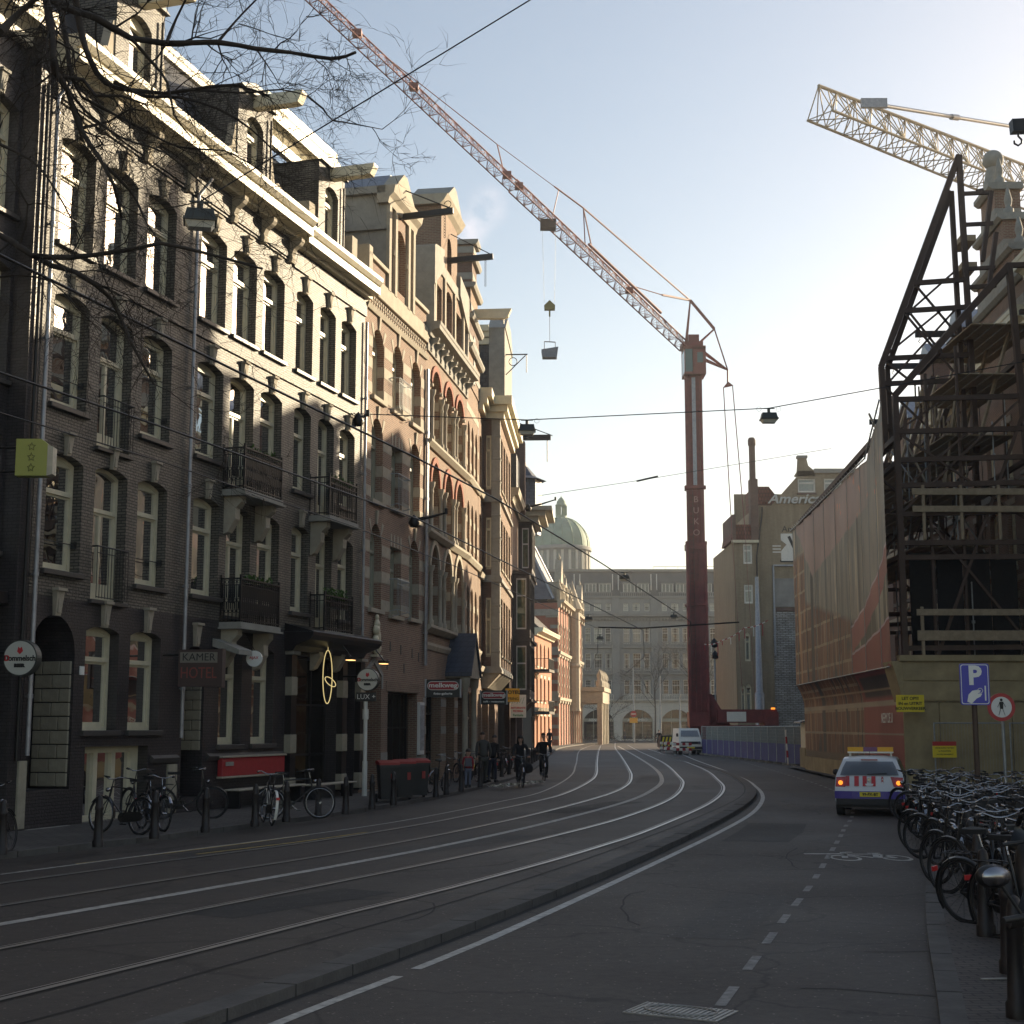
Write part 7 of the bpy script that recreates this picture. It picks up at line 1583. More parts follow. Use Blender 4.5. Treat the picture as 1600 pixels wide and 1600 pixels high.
q.build('walking_figure', M['txtblk'], S)
S = thing('warning_board', 'yellow site traffic warning board at the banner corner', 'sign', (13.14, 48.7, 2.92), 0)
q = MB(); q.box(-.46, .46, -.03, 0, -.28, .28); q.build('board', M['signyel'], S)
for i, s in enumerate(('LET OP!!!', 'IN en UITRIT', 'BOUWVERKEER')): text(s, .14, M['txtblk'], S, (0, -.035, .16 - i * .165), sx=.003)
S = thing('gate_notice', 'small red and yellow notice hung on the site gate', 'sign', (14.18, 48.6, 1.42), 0)
q = MB(); q.box(-.39, .39, -.02, 0, -.26, .12); q.build('board', M['signyel'], S); q = MB(); q.box(-.39, .39, -.021, .001, .12, .26); q.build('red_band', M['signred'], S)
for i, s in enumerate(('VERBODEN FIETSEN', 'te PLAATSEN', 'worden verwijderd')): text(s, .07, M['txtblk'], S, (0, -.025, .05 - i * .1))
S = thing('no_entry_sign', 'distant round no entry sign over a yellow plate on a post', 'traffic sign', (16.45, 200, 0), 0)
q = MB(); q.cyl((0, 0, 0), (0, 0, 4.3), .06, 8); q.build('post', M['fencegal'], S); q = MB(); q.disc((0, -.1, 3.9), .42, 'y', .03, 20); q.build('red_disc', M['signred'], S); q = MB(); q.box(-.3, .3, -.12, -.11, 3.83, 3.97); q.build('white_bar', M['signwhite'], S); q = MB(); q.box(-.55, .55, -.1, -.07, 2.7, 3.4); q.build('yellow_plate', M['signorg'], S)
# ================================================================ STREET FURNITURE
def bollard_mesh():
    q = MB(); q.lathe([(.095, 0), (.095, .1), (.08, .12), (.062, .6), (.072, .62), (.072, .66), (.058, .68), (.054, .78), (.04, .83), (0, .855)], (0, 0, 0), 12); return q.mesh('bollard', mat('dark_brown_bollard', (.016, .012, .012), .5, noise=.4, nscale=4))
BM_ = bollard_mesh()
bl = [(-8.05, 23.6, 'paint-flaked bollard nearest the left edge, its cap dull and chipped'), (-6.95, 25.1, 'bollard standing in front of the first parked bicycle, scuffed foot'), (-6.45, 26.95, 'bollard beside the basement window bicycles'), (-5.85, 28.5, 'bollard midway between the two groups of parked bicycles'), (-5.2, 30.2, 'bollard hiding the rear wheel of the bicycle with a white mudguard'), (-4.78, 31.6, 'bollard at the front wheel end of the pair of bicycles by the bench'),
      (-4.3, 33.1, 'bollard before the bar bench, first past the bicycles'), (-3.85, 34.5, 'bollard before the black bar front, second past the bicycles'), (-3.42, 36.4, 'bollard just left of the wheelie bins'), (-3.05, 38.3, 'bollard standing in front of the wheelie bins'), (-2.18, 42.6, 'bollard just right of the wheelie bins'), (-1.95, 44.2, 'bollard by the leaning white wheel, third past the bins'), (-1.58, 46.3, 'bollard left of the child in the red jacket'), (-1.06, 49.6, 'bollard right of the child in the red jacket')]
for i, (x, y, lb) in enumerate(bl):
    o = place(BM_, 'bollard', None, (x * .995, y * .995, .17), i * .7); tag(o, lb, 'bollard', 'bollards along the left kerb')
Pl = smooth_line([(p.x, p.y) for p in A[::2]] if False else KL, 1.0); Pf = [p for p in Pl if 50.5 < p.y < 112]; last = None
for p in Pf:
    if last is None or (p - last).length > 2.3:
        o = place(BM_, 'bollard', None, (p.x - .45, p.y, .17)); tag(o, 'dark bollard in the far unbroken line along the left kerb', 'bollard', 'far bollards in line beyond the cyclists'); last = p
for i, (x, y) in enumerate([(2.75, 7.75), (3.42, 9.75), (3.62, 10.85), (4.2, 12.75), (4.7, 14.95), (5.35, 17.2), (5.95, 19.4), (6.7, 22.0)]):
    o = place(BM_, 'bollard', None, (x, y, .1), i); lab = ['nearest bollard at the right kerb beside the scooter', 'second bollard along the right kerb from the camera', 'third bollard along the right kerb from the camera', 'fourth bollard along the right kerb, before the bicycles', 'fifth bollard along the right kerb, against the dark bicycles', 'sixth bollard along the right kerb, under handlebars', 'seventh bollard along the right kerb, at a rear wheel', 'farthest bollard along the right kerb, by the red reflector'][i]
    tag(o, lab, 'bollard', 'bollards along the right kerb')
def bin_(x, y, rz, lab):
    S = thing('wheelie_bin', lab, 'bin', (x, y, .175), rz, 'wheelie bins on the left pavement'); S.scale = (.78, .85, 1)
    q = MB(); q.add([(-.26, -.32, .08), (.26, -.32, .08), (.26, .3, .08), (-.26, .3, .08), (-.32, -.4, .98), (.32, -.4, .98), (.32, .36, .98), (-.32, .36, .98)], [(0, 3, 2, 1), (4, 5, 6, 7), (0, 1, 5, 4), (1, 2, 6, 5), (2, 3, 7, 6), (3, 0, 4, 7)]); q.box(-.34, .34, -.43, -.38, .9, .98); q.build('bin_body', M['binblk'], S)
    q = MB(); q.prism([(-.44, .98), (.42, .98), (.46, 1.06), (.1, 1.1), (-.44, 1.04)], 'x', -.35, .35); q.build('lid', M['red'], S)
    for s in (-1, 1): q = MB(); q.cyl((s * .28, .34, .11), (s * .34, .34, .11), .11, 12); q.build('wheel', M['tyre'], S)
    q = MB(); q.box(.05, .17, -.405, -.37, .55, .75); q.build('sticker', M['red'], S)
bin_(-3.32, 39.6, .25, 'left wheelie bin with a red lid, nearest the bar'); bin_(-2.98, 40.8, .28, 'middle wheelie bin with a red lid, between the other two'); bin_(-2.66, 42.0, .3, 'right wheelie bin with a red lid, by the leaning wheel')
def bench(u0, u1, z, lab):
    P = along(PA, KA, u0); S = thing('bench', lab, 'bench', (*along(PA, KA, u0), 0), atan2(1, KA)); L = u1 - u0
    for j in range(3): boxpart('seat_plank', S, 0, L, -.6 + j * .14, -.48 + j * .14, z, z + .045, mat('bench_pale_wood', (.42, .38, .3), .5, noise=.2))
    for x in (.15, L - .25): boxpart('leg', S, x, x + .08, -.55, -.2, .17, z, M['black'])
bench(8.0, 11.9, .6, 'long pale plank bench under the red board'); bench(12.5, 15.4, .55, 'shorter plank bench in front of the bar window')
# site fence with blue lower sheeting, kiosk, barriers
S = thing('site_fence', 'mesh site fence with dark blue sheeting along its lower half, curving past the crane', 'fence', (0, 0, 0), 0)
Fp = smooth_line([(15.0, 117), (15.3, 106), (15.45, 96), (15.6, 88), (15.9, 78.5)], .2); L = 0; nodes = [Fp[0]]
for a, b in zip(Fp, Fp[1:]):
    L += (b - a).length
    if L > 2.35: nodes.append(b); L = 0
for a, b in zip(nodes, nodes[1:]):
    d = (b - a); ln_ = d.length; d = d.normalized()
    q = MB(); q.tube([(a.x, a.y, .05), (a.x, a.y, 2.2)], .035, 5); q.tube([(a.x, a.y, 2.18), (b.x, b.y, 2.18)], .03, 4)
    for i in range(1, 12): c = a + d * ln_ * i / 12; q.tube([(c.x, c.y, 1.2), (c.x, c.y, 2.18)], .008, 3)
    for z in (1.4, 1.6, 1.8, 2.0): q.tube([(a.x, a.y, z), (b.x, b.y, z)], .007, 3)
    p_ = q.build('mesh_panel', M['fencegal'], S)
    q = MB(); q.add([(a.x, a.y, .12), (b.x, b.y, .12), (b.x, b.y, 1.2), (a.x, a.y, 1.2)], [(0, 1, 2, 3)]); q.box(a.x - .2, a.x + .25, a.y - .1, a.y + .1, 0, .14, 1); q.build('blue_sheet', [M['fenceblue'], M['stoneG']], S)
    q = MB(); o_ = Vector((.35, .0)); q.add([(a.x + .4, a.y, 1.15), (b.x + .4, b.y, 1.15), (b.x + .4, b.y, 2.15), (a.x + .4, a.y, 2.15)], [(0, 1, 2, 3)]); q.build('grey_screen', mat('grey_screen_cloth', (.2, .22, .21), .9, noise=.25), S)
S = thing('marker_post', 'red and white marker post leaning at the site fence', 'post', (15.3, 82.2, 0), 0)
for i in range(5): q = MB(); q.cyl((-.02 * i, 0, .1 + i * .38), (-.02 * i - .02, 0, .1 + (i + 1) * .38), .05, 8); q.build('stripe', M['redp'] if i % 2 else M['white'], S)
S = thing('site_kiosk', 'cream wooden ticket kiosk with a slanting roof at the end of the banner', 'kiosk', (15.45, 76.2, 0), 0)
q = MB(); q.box(-.5, .75, -.6, .8, 0, 1.1); q.build('kiosk_base', M['plywood'], S); q = MB()
for (x0, x1, z0, z1) in ((-.45, -.1, 1.1, 2.5), (.35, .7, 1.1, 2.5), (-.1, .35, 2.1, 2.5), (-.1, .35, 1.1, 1.25)): q.box(x0, x1, -.55, -.45, z0, z1)
q.box(-.45, -.38, -.45, .7, 1.1, 2.5); q.box(.63, .7, -.45, .7, 1.1, 2.5); q.build('kiosk_upper', M['cream'], S)
q = MB(); q.prism([(-.75, 2.35), (.9, 2.62), (.9, 2.7), (-.75, 2.43)], 'y', -.8, .9); q.build('kiosk_roof', M['zinc'], S); boxpart('window_opening', S, -.1, .35, -.42, -.4, 1.25, 2.1, M['txtblk'])
# lamp columns and poles
def pole(x, y, h, r0, r1, lab, m='fencegal', arm=None, cat='lamp post', name='street_pole'):
    S = thing(name, lab, cat, (x, y, 0), 0); q = MB(); q.tube([(0, 0, 0), (0, 0, h * .33), (0, 0, h * .34), (0, 0, h)], [r0, r0, r0 * .75, r1], 10); q.build('column', M[m], S)
    if arm: q = MB(); q.tube([(0, 0, h * .97)] + arm, .04, 5); q.build('arm', M['black'], S)
    return S
pole(21.5, 128, 15.2, .42, .16, 'thick pale blue grey tapered mast beside the ochre brick block', m='zinc', cat='mast')
pole(5.05, 184, 10.5, .2, .12, 'grey tram wire mast in front of the sunlit theatre', cat='mast')
pole(16.9, 205, 10.5, .16, .1, 'thin pale pole left of the no entry sign on the square', cat='pole'); pole(20.6, 205, 9.2, .16, .1, 'pale pole before the second store arch', cat='pole'); pole(23.3, 205, 7.2, .14, .1, 'short pale pole right of the second store arch', cat='pole')
S = pole(17.45, 126.5, 8.4, .12, .08, 'signal mast with black lamps just right of the crane foot', cat='signal mast')
q = MB(); q.lathe([(.0, 0), (.3, .1), (.32, .5), (.0, .9)], (0, 0, 8.9), 10); q.lathe([(.0, 0), (.28, .1), (.28, .5), (.0, .8)], (.05, 0, 7.9), 10); q.box(-1.1, .1, -.05, .05, 3.6, 4.9); q.build('signal_lamps', M['black'], S)
def hang_lamp(x, y, z, s, lab, rz=0, wire=True):
    S = thing('hanging_street_lamp', lab, 'street lamp', (x, y, z), rz, 'street lamps hung on span wires')
    q = MB(); w = .55 * s
    q.add([(-w * .5, -.2 * s, 0), (w * .5, -.2 * s, 0), (w * .5, .2 * s, 0), (-w * .5, .2 * s, 0), (-w * .42, -.15 * s, .2 * s), (w * .42, -.15 * s, .2 * s), (w * .42, .15 * s, .2 * s), (-w * .42, .15 * s, .2 * s)], [(0, 1, 5, 4), (1, 2, 6, 5), (2, 3, 7, 6), (3, 0, 4, 7), (4, 5, 6, 7)]); q.box(-w * .53, w * .53, -.22 * s, .22 * s, -.03 * s, .02 * s); q.cyl((0, 0, .2 * s), (0, 0, .34 * s), .05 * s, 8); q.bar((-.2 * s, 0, .36 * s), (.2 * s, 0, .36 * s), .03 * s)
    q.build('lamp_housing', M['lamphead'], S)
    q = MB(); q.add([(-w * .48, -.18 * s, -.03 * s), (w * .48, -.18 * s, -.03 * s), (w * .48, .18 * s, -.03 * s), (-w * .48, .18 * s, -.03 * s), (-w * .36, -.12 * s, -.14 * s), (w * .36, -.12 * s, -.14 * s), (w * .36, .12 * s, -.14 * s), (-w * .36, .12 * s, -.14 * s)], [(0, 1, 5, 4), (1, 2, 6, 5), (2, 3, 7, 6), (3, 0, 4, 7), (4, 5, 6, 7)]); q.build('lamp_bowl', M['lampglass'], S)
    q = MB()
    for d in (-1, 1): q.tube([(d * .33 * s + .08 * s * cos(k * pi / 6), 0, .34 * s + .08 * s * sin(k * pi / 6)) for k in range(12)], .006 * s, 3, closed=True)
    q.build('cable_loop', M['black'], S)
hang_lamp(-5.55, 25, 11.05, 1.0, 'nearest dark hanging lamp, before the second grey house', .2); hang_lamp(.5, 48, 11.95, 1.0, 'hanging lamp with a pale bowl left of centre in the sky'); hang_lamp(8.6, 48, 12.35, 1.0, 'hanging lamp with a pale bowl right of the crane mast')
for (x, y, z, lb) in ((5.4, 70, 9.2, 'small far hanging lamp against the store roof'), (4.7, 90, 8.7, 'small far hanging lamp beside the theatre corner'), (10.5, 95, 9.2, 'small far hanging lamp left of the crane mast'), (6.0, 100, 8.1, 'lowest small far hanging lamp against the store')): hang_lamp(x, y, z, .85, lb)
# ---------------- overhead wires
def wire(pts, r, name, lab, sag=0, cat='wire', m='black'):
    q = MB(); P = []
    for a, b in zip(pts, pts[1:]):
        n = 8
        for i in range(n): t = i / n; p = Vector(a).lerp(Vector(b), t); p.z -= sag * 4 * t * (1 - t); P.append(p)
    P.append(Vector(pts[-1])); q.tube(P, r, 5); o = q.build(name, M[m]); return tag(o, lab, cat)
wire([(-5.55, 25, 11.42), (.41, 25, 15.3), (7.5, 25, 19.9)], .014, 'span_wire', 'span wire rising from the nearest lamp to the top of the sky'); wire([(-5.55, 25, 11.42), (-9.4, 29.8, 12.6)], .012, 'span_wire', 'short span wire from the nearest lamp to the grey facade')
wire([(-4.75, 44.4, 11.75), (.5, 48, 12.32), (8.6, 48, 12.72), (12.3, 48, 13.4), (18.5, 48.2, 14.6)], .017, 'span_wire', 'span wire carrying two hanging lamps across the street')
wire([(1.5, 85, 15.6), (8.2, 88, 17.1), (20, 90, 19.4)], .016, 'span_wire', 'thin span wire with a clamp crossing the sky above the dome'); q = MB(); q.tube([(7.6, 88, 16.98), (8.9, 88, 17.28)], .06, 5); tag(q.build('wire_clamp', M['black']), 'black clamp on the thin span wire in mid sky', 'clamp')
wire([(-6.1, 9.5, 6.7), (-4.82, 13.3, 6.55), (-3.25, 18.14, 6.5), (-1.57, 23.49, 6.5), (-.3, 27.9, 6.5), (2.4, 39.04, 6.5), (7.43, 60.93, 6.5), (9.4, 78, 6.5)], .017, 'trolley_wire', 'upper trolley wire slanting from the left edge to the crane')
wire([(-7.6, 14.2, 6.5), (-6.35, 17.7, 6.5), (-5.1, 21.1, 6.5), (-2.02, 30.52, 6.5), (1.23, 45.2, 6.5), (5.97, 66.64, 6.5), (8.1, 90, 6.4), (9, 118, 6.3)], .017, 'trolley_wire', 'middle trolley wire running down the street'); wire([(-8.2, 16.5, 6.5), (-7.16, 20.05, 6.5), (-5.79, 23.9, 6.5), (-3.5, 31.7, 6.5), (-1.6, 39.6, 6.5), (.93, 51.6, 6.5), (3.85, 65.33, 6.5), (4.9, 84, 6.4), (5.8, 110, 6.3)], .012, 'trolley_wire', 'lower trolley wire close along the left facades')
wire([(3.85, 65.3, 6.55), (5.97, 66.6, 6.6), (10.4, 67, 6.9)], .035, 'pull_off_bar', 'twisted black pull off bar between the trolley wires before the store'); 
def bracket_arm(p, lab, L=1.1, up=.25):
    q = MB(); x, y, z = p; q.lathe([(.12, -.25), (.2, -.1), (.1, .1), (0, .2)], (x, y, z), 8); q.tube([(x, y, z), (x + L * .5, y, z + up * .4), (x + L, y, z + up)], [.07, .05, .035], 6); q.cyl((x + L, y, z + up - .05), (x + L, y, z + up + .15), .06, 6); tag(q.build('wall_rosette', M['black']), lab, 'wire bracket')
bracket_arm((-3.35, 49.5, 9.15), 'black wire bracket on the banded red brick house'); bracket_arm((.9, 80, 14.2), 'black wire bracket on the dark far house', 1.5, .4); bracket_arm((-4.75, 44.3, 11.6), 'small black wire anchor between the last grey house and the brick one', .3, .1)
# red and white warning ribbon strung before the crane
q = MB(); P = [Vector((15.0, 117, 9.6)), Vector((17.5, 116, 10.4)), Vector((20.5, 114, 11.3)), Vector((23, 112, 11.6))]; S = thing('warning_ribbon', 'red and white warning ribbon strung before the crane foot', 'ribbon')
P = [(15.2, 116, 8.6), (16.6, 116, 8.9), (18.4, 116, 9.9), (20.3, 116, 10.5)]
for k, (a, b) in enumerate(zip(P, P[1:])):
    for i in range(8):
        p = Vector(a).lerp(Vector(b), i / 8); p2 = Vector(a).lerp(Vector(b), (i + 1) / 8); p.z -= .5 * 4 * (i / 8) * (1 - i / 8) * .3; p2.z -= .5 * 4 * ((i + 1) / 8) * (1 - (i + 1) / 8) * .3
        q = MB(); q.add([p, p2, p2 + Vector((0, 0, .07)), p + Vector((0, 0, .07))], [(0, 1, 2, 3)]); q.build('ribbon_piece', M['redp'] if i % 2 else M['white'], S)
        if i % 3 == 0: q = MB(); h = R(.3, 1.0); q.box(p.x, p.x + .06, p.y, p.y + .01, p.z - h, p.z); q.build('ribbon_tail', M['white'] if i % 2 else M['redp'], S)
# ================================================================ TREE (bare elm, trunk outside the frame on the left)
def tree():
    T = thing('bare_tree', 'bare winter elm whose dark branches hang over the upper left facades', 'tree', (-6.6, 12.6, 0), 0)
    q = MB(); q.tube([(0, 0, 0), (.05, 0, 2), (-.05, .1, 5), (.15, .3, 7.6), (.5, .6, 9.6)], [.36, .27, .24, .2, .15], 10); q.build('trunk', M['bark'], T)
    rt = random.Random(11); br = MB(); tw = MB(); base = Vector((-6.6, 12.6, 0))
    def W(x, y, Y):
        d = raydir(x, y); t = Y / d[1]; return Vector((d[0] * t, Y, 2.15 + d[2] * t)) - base
    limbs = [([(-60, -60), (40, -20), (110, 15), (150, 28), (205, 60), (260, 68), (340, 66), (400, 76), (455, 82), (520, 92), (555, 82)], .05, 14),
             ([(60, -60), (72, 0), (82, 60), (86, 112), (105, 140), (125, 200), (160, 255), (178, 290), (190, 340)], .045, 13.5), ([(85, -60), (96, 20), (106, 80), (112, 120), (128, 152)], .04, 14.3),
             ([(110, -60), (125, 40), (140, 92), (165, 130), (205, 141), (255, 146), (300, 140), (365, 133), (420, 150)], .04, 14.6), ([(178, 128), (225, 150), (280, 152), (340, 170), (390, 200), (430, 238)], .022, 14.5),
             ([(-60, 350), (0, 368), (30, 385), (50, 399), (110, 402), (150, 398), (215, 388), (250, 380), (330, 398), (410, 420)], .035, 13), ([(52, 399), (80, 415), (118, 425), (150, 445), (175, 468), (190, 500), (210, 545), (240, 600)], .028, 13),
             ([(205, 60), (240, 100), (262, 130), (272, 180), (300, 215)], .018, 14), ([(260, 68), (275, 30), (300, -20)], .02, 14), ([(90, 118), (130, 125), (150, 150), (190, 150), (230, 165)], .022, 13.8), ([(160, 255), (205, 300), (230, 350), (250, 380)], .018, 13.5),
             ([(340, 66), (380, 20), (430, -30)], .016, 14.2), ([(125, 200), (170, 190), (205, 170), (235, 175)], .016, 13.8), ([(480, 150), (505, 170), (520, 188), (560, 195), (597, 202)], .011, 14.5), ([(300, 140), (380, 145), (440, 140), (480, 150)], .016, 14.6), ([(0, 50), (30, 20), (90, -30)], .04, 13), ([(-40, 210), (10, 230), (60, 260), (100, 320), (130, 380)], .016, 13.2), ([(86, 112), (130, 170), (190, 215), (260, 240), (330, 300)], .018, 13.7), ([(128, 152), (200, 190), (280, 230), (350, 235), (400, 262)], .016, 14.2), ([(-40, 440), (20, 430), (80, 440), (120, 480), (160, 520)], .012, 13)]
    cnt = [0]
    def twig(p, d, L, r, lvl):
        n = 4 if lvl else 5; pts = [p]; dd = d.copy()
        for i in range(n):
            dd = (dd + Vector((rt.gauss(0, .22), rt.gauss(0, .15), rt.gauss(-.06, .2)))).normalized(); pts.append(pts[-1] + dd * L / n)
        tw.tube(pts, [r * (1 - .8 * i / n) for i in range(n + 1)], 3, cap=False); cnt[0] += 1
        if lvl < 3:
            for i in range(rt.choice((3, 4, 5)) if lvl < 2 else 3):
                k = rt.randint(1, n); nd = (dd + Vector((rt.gauss(0, .75), rt.gauss(0, .4), rt.gauss(0, .7)))).normalized(); twig(pts[k], nd, L * rt.uniform(.5, .8), max(.0026, r * .6), lvl + 1)
    for pts, r, Y in limbs:
        P = smooth_line([W(x, y, Y + .25 * sin(i * 1.7)) for i, (x, y) in enumerate(pts)], .18); n = len(P)
        q = MB(); rs = [r * (1 - .72 * i / n) * (1 + .1 * sin(i * 2.1)) for i in range(n)]; q.tube(P, rs, 7); q.build('branch', M['bark'], T)
        for i in range(3, n, 1):
            if rt.random() < .12: continue
            d = (P[min(i + 1, n - 1)] - P[i - 1]).normalized(); ax = Vector((rt.gauss(0, 1), rt.gauss(0, .6), rt.gauss(0, 1)))
            nd = (d * .7 + ax * .6).normalized(); twig(P[i].copy(), nd, rt.uniform(.4, 1.0), max(.0055, rs[i] * .4), 0 if rt.random() < .62 else 1)
    # join from the trunk to the limbs outside the frame
    q = MB(); q.tube([(.5, .6, 9.6), (1.0, 1.0, 10.4), tuple(W(40, -20, 14))], [.14, .1, .05], 7); q.tube([(.15, .3, 7.6), (.5, .3, 7.7), tuple(W(-60, 350, 13))], [.1, .07, .035], 7); q.tube([(.5, .6, 9.6), (1.1, 1.0, 10.3), tuple(W(85, -60, 14.3))], [.1, .07, .04], 7); q.build('branch', M['bark'], T)
    tw.build('twigs', M['bark'], T, fixn=False)
tree()
def street_tree(x, y, h, lab, seed):
    rt = random.Random(seed); T = thing('bare_tree', lab, 'tree', (x, y, 0), 0, 'young bare trees on the square'); q = MB(); q.tube([(0, 0, 0), (.1, 0, h * .35), (0, .1, h * .6)], [.14, .1, .07], 7); q.build('trunk', M['bark'], T); c = MB()
    def g(p, d, L, r, l):
        e = p + d * L; m_ = p.lerp(e, .5) + Vector((rt.gauss(0, .08), rt.gauss(0, .08), 0)); c.tube([p, m_, e], [r, r * .8, r * .6], 3, cap=False)
        if l < 4:
            for i in range(3): g(p.lerp(e, rt.uniform(.5, 1)), (d + Vector((rt.gauss(0, .6), rt.gauss(0, .6), rt.gauss(.15, .35)))).normalized(), L * .68, r * .6, l + 1)
    for i in range(6): g(Vector((0, 0, h * rt.uniform(.3, .55))), Vector((rt.gauss(0, .6), rt.gauss(0, .6), 1)).normalized(), h * .28, .05, 0)
    c.build('crown', M['bark'], T, fixn=False)
street_tree(20.5, 212, 13, 'thin bare tree before the store, left of the crane', 2); street_tree(25.8, 200, 15, 'bare tree behind the crane foot', 3); street_tree(31.5, 205, 15, 'bare tree between the crane and the ochre block', 4); street_tree(14.0, 214, 8, 'small bare tree before the first store arch', 6)
# ================================================================ BICYCLES
def bike_meshes(kind):
    """kind 'gents','omafiets','ladies'; forward is +x, rear hub at x=-.53, front hub x=.55, r=.34"""
    r = .335; rear = Vector((-.53, 0, r)); frt = Vector((.57, 0, r)); bb = Vector((-.06, 0, .29)); st = Vector((-.22, 0, .82)); ht = Vector((.36, 0, .86)); hb_ = Vector((.4, 0, .66))
    P = {}
    q = MB()
    if kind == 'gents': q.tube([st, ht], .016, 6); q.tube([bb, hb_], .018, 6)
    elif kind == 'ladies': q.tube([bb.lerp(st, .5), hb_.lerp(ht, .6)], .015, 6); q.tube([bb, hb_], .018, 6)
    else: q.tube([bb, (.08, 0, .33), (.27, 0, .48), (.37, 0, .72)], .019, 6)
    q.tube([bb, st], .017, 6); q.tube([ht, hb_], .022, 6)
    for s in (-1, 1): q.tube([bb + Vector((0, s * .03, 0)), rear + Vector((0, s * .06, 0))], .01, 5); q.tube([st - Vector((0, 0, .08)), rear + Vector((0, s * .06, 0))], .009, 5); q.tube([hb_, frt + Vector((-.04, s * .055, .12)), frt + Vector((0, s * .055, 0))], .011, 5)
    P['frame'] = q
    def wheel(c):
        q = MB(); n = 28
        q.tube([c + Vector((r * cos(2 * pi * i / n), 0, r * sin(2 * pi * i / n))) for i in range(n)], .019, 6, closed=True)
        q.tube([c + Vector(((r - .028) * cos(2 * pi * i / n), 0, (r - .028) * sin(2 * pi * i / n))) for i in range(n)], .012, 5, mi=1, closed=True)
        for i in range(18):
            a = 2 * pi * i / 18; q.tube([c + Vector((.02 * cos(a + 1), .03 * (-1) ** i, .02 * sin(a + 1))), c + Vector(((r - .03) * cos(a), 0, (r - .03) * sin(a)))], .0022, 3, mi=1, cap=False)
        q.cyl(c + Vector((0, -.045, 0)), c + Vector((0, .045, 0)), .025, 8, mi=1); return q
    P['wheel0'] = wheel(rear); P['wheel1'] = wheel(frt)
    for nm, c, a0, a1 in (('mudguard0', rear, 10, 215), ('mudguard1', frt, 35, 190)):
        q = MB(); pts = [c + Vector(((r + .03) * cos(radians(a)), 0, (r + .03) * sin(radians(a)))) for a in [a0 + (a1 - a0) * i / 12 for i in range(13)]]
        v = []
        for p in pts: v += [p + Vector((0, -.028, -.008)), p + Vector((0, 0, .006)), p + Vector((0, .028, -.008))]
        q.add(v, [(3 * i + k, 3 * i + k + 1, 3 * i + k + 4, 3 * i + k + 3) for i in range(12) for k in (0, 1)], 0, True); P[nm] = q
    q = MB(); top = Vector((.33, 0, 1.0 if kind != 'omafiets' else 1.05)); q.tube([ht, top], .012, 6)
    q.tube([top + Vector((-.2, -.3, .02)), top + Vector((-.08, -.29, .035)), top + Vector((.06, -.2, .05)), top + Vector((.07, -.06, .0)), top, top + Vector((.07, .06, 0)), top + Vector((.06, .2, .05)), top + Vector((-.08, .29, .035)), top + Vector((-.2, .3, .02))], .0125, 6)
    P['handlebar'] = q
    q = MB()
    for s in (-1, 1): q.tube([top + Vector((-.1, s * .295, .033)), top + Vector((-.22, s * .3, .02))], .018, 6)
    P['grip'] = q
    q = MB(); q.tube([st, st + Vector((-.03, 0, .13))], .012, 6, mi=1); sd = st + Vector((-.04, 0, .14)); q.prism([(sd.x - .14, -.09), (sd.x - .14, .09), (sd.x - .02, .075), (sd.x + .13, .018), (sd.x + .13, -.018), (sd.x - .02, -.075)], 'z', sd.z, sd.z + .05); P['saddle'] = q
    q = MB()
    for s in (-1, 1): q.tube([st + Vector((-.05, s * .05, -.08)), rear + Vector((.14, s * .06, .41)), rear + Vector((-.2, s * .06, .4))], .006, 4); q.tube([rear + Vector((-.12, s * .06, .4)), rear + Vector((0, s * .06, 0))], .005, 4)
    for i in range(4): q.tube([rear + Vector((.1 - i * .09, -.06, .405)), rear + Vector((.1 - i * .09, .06, .405))], .005, 4)
    P['carrier'] = q
    q = MB(); q.prism([(-.6, .29), (-.53, .24), (-.06, .2), (.02, .25), (.04, .31), (.0, .38), (-.08, .39), (-.53, .42), (-.6, .38)], 'y', .035, .065); q.tube([bb + Vector((0, -.06, 0)), bb + Vector((.12, -.07, -.12))], .009, 4, mi=1); q.tube([bb + Vector((0, .07, 0)), bb + Vector((-.12, .08, .12))], .009, 4, mi=1); q.box(.02, .12, -.15, -.07, .16, .185); q.box(-.22, -.12, .08, .16, .4, .425); P['chaincase'] = q
    q = MB(); q.lathe([(0, 0), (.035, .01), (.045, .05), (.04, .07), (0, .075)], (0, 0, 0), 10); q.xf(Matrix.Translation((.42, 0, .8)) @ Matrix.Rotation(pi / 2, 4, 'Y')); P['headlight'] = q
    q = MB(); q.box(rear.x - .375, rear.x - .35, -.035, .035, .52, .57); P['rear_reflector'] = q
    return P
BIKE = {}; M['rimdark'] = mat('dull_rim', (.06, .06, .065), .4, metal=.8)
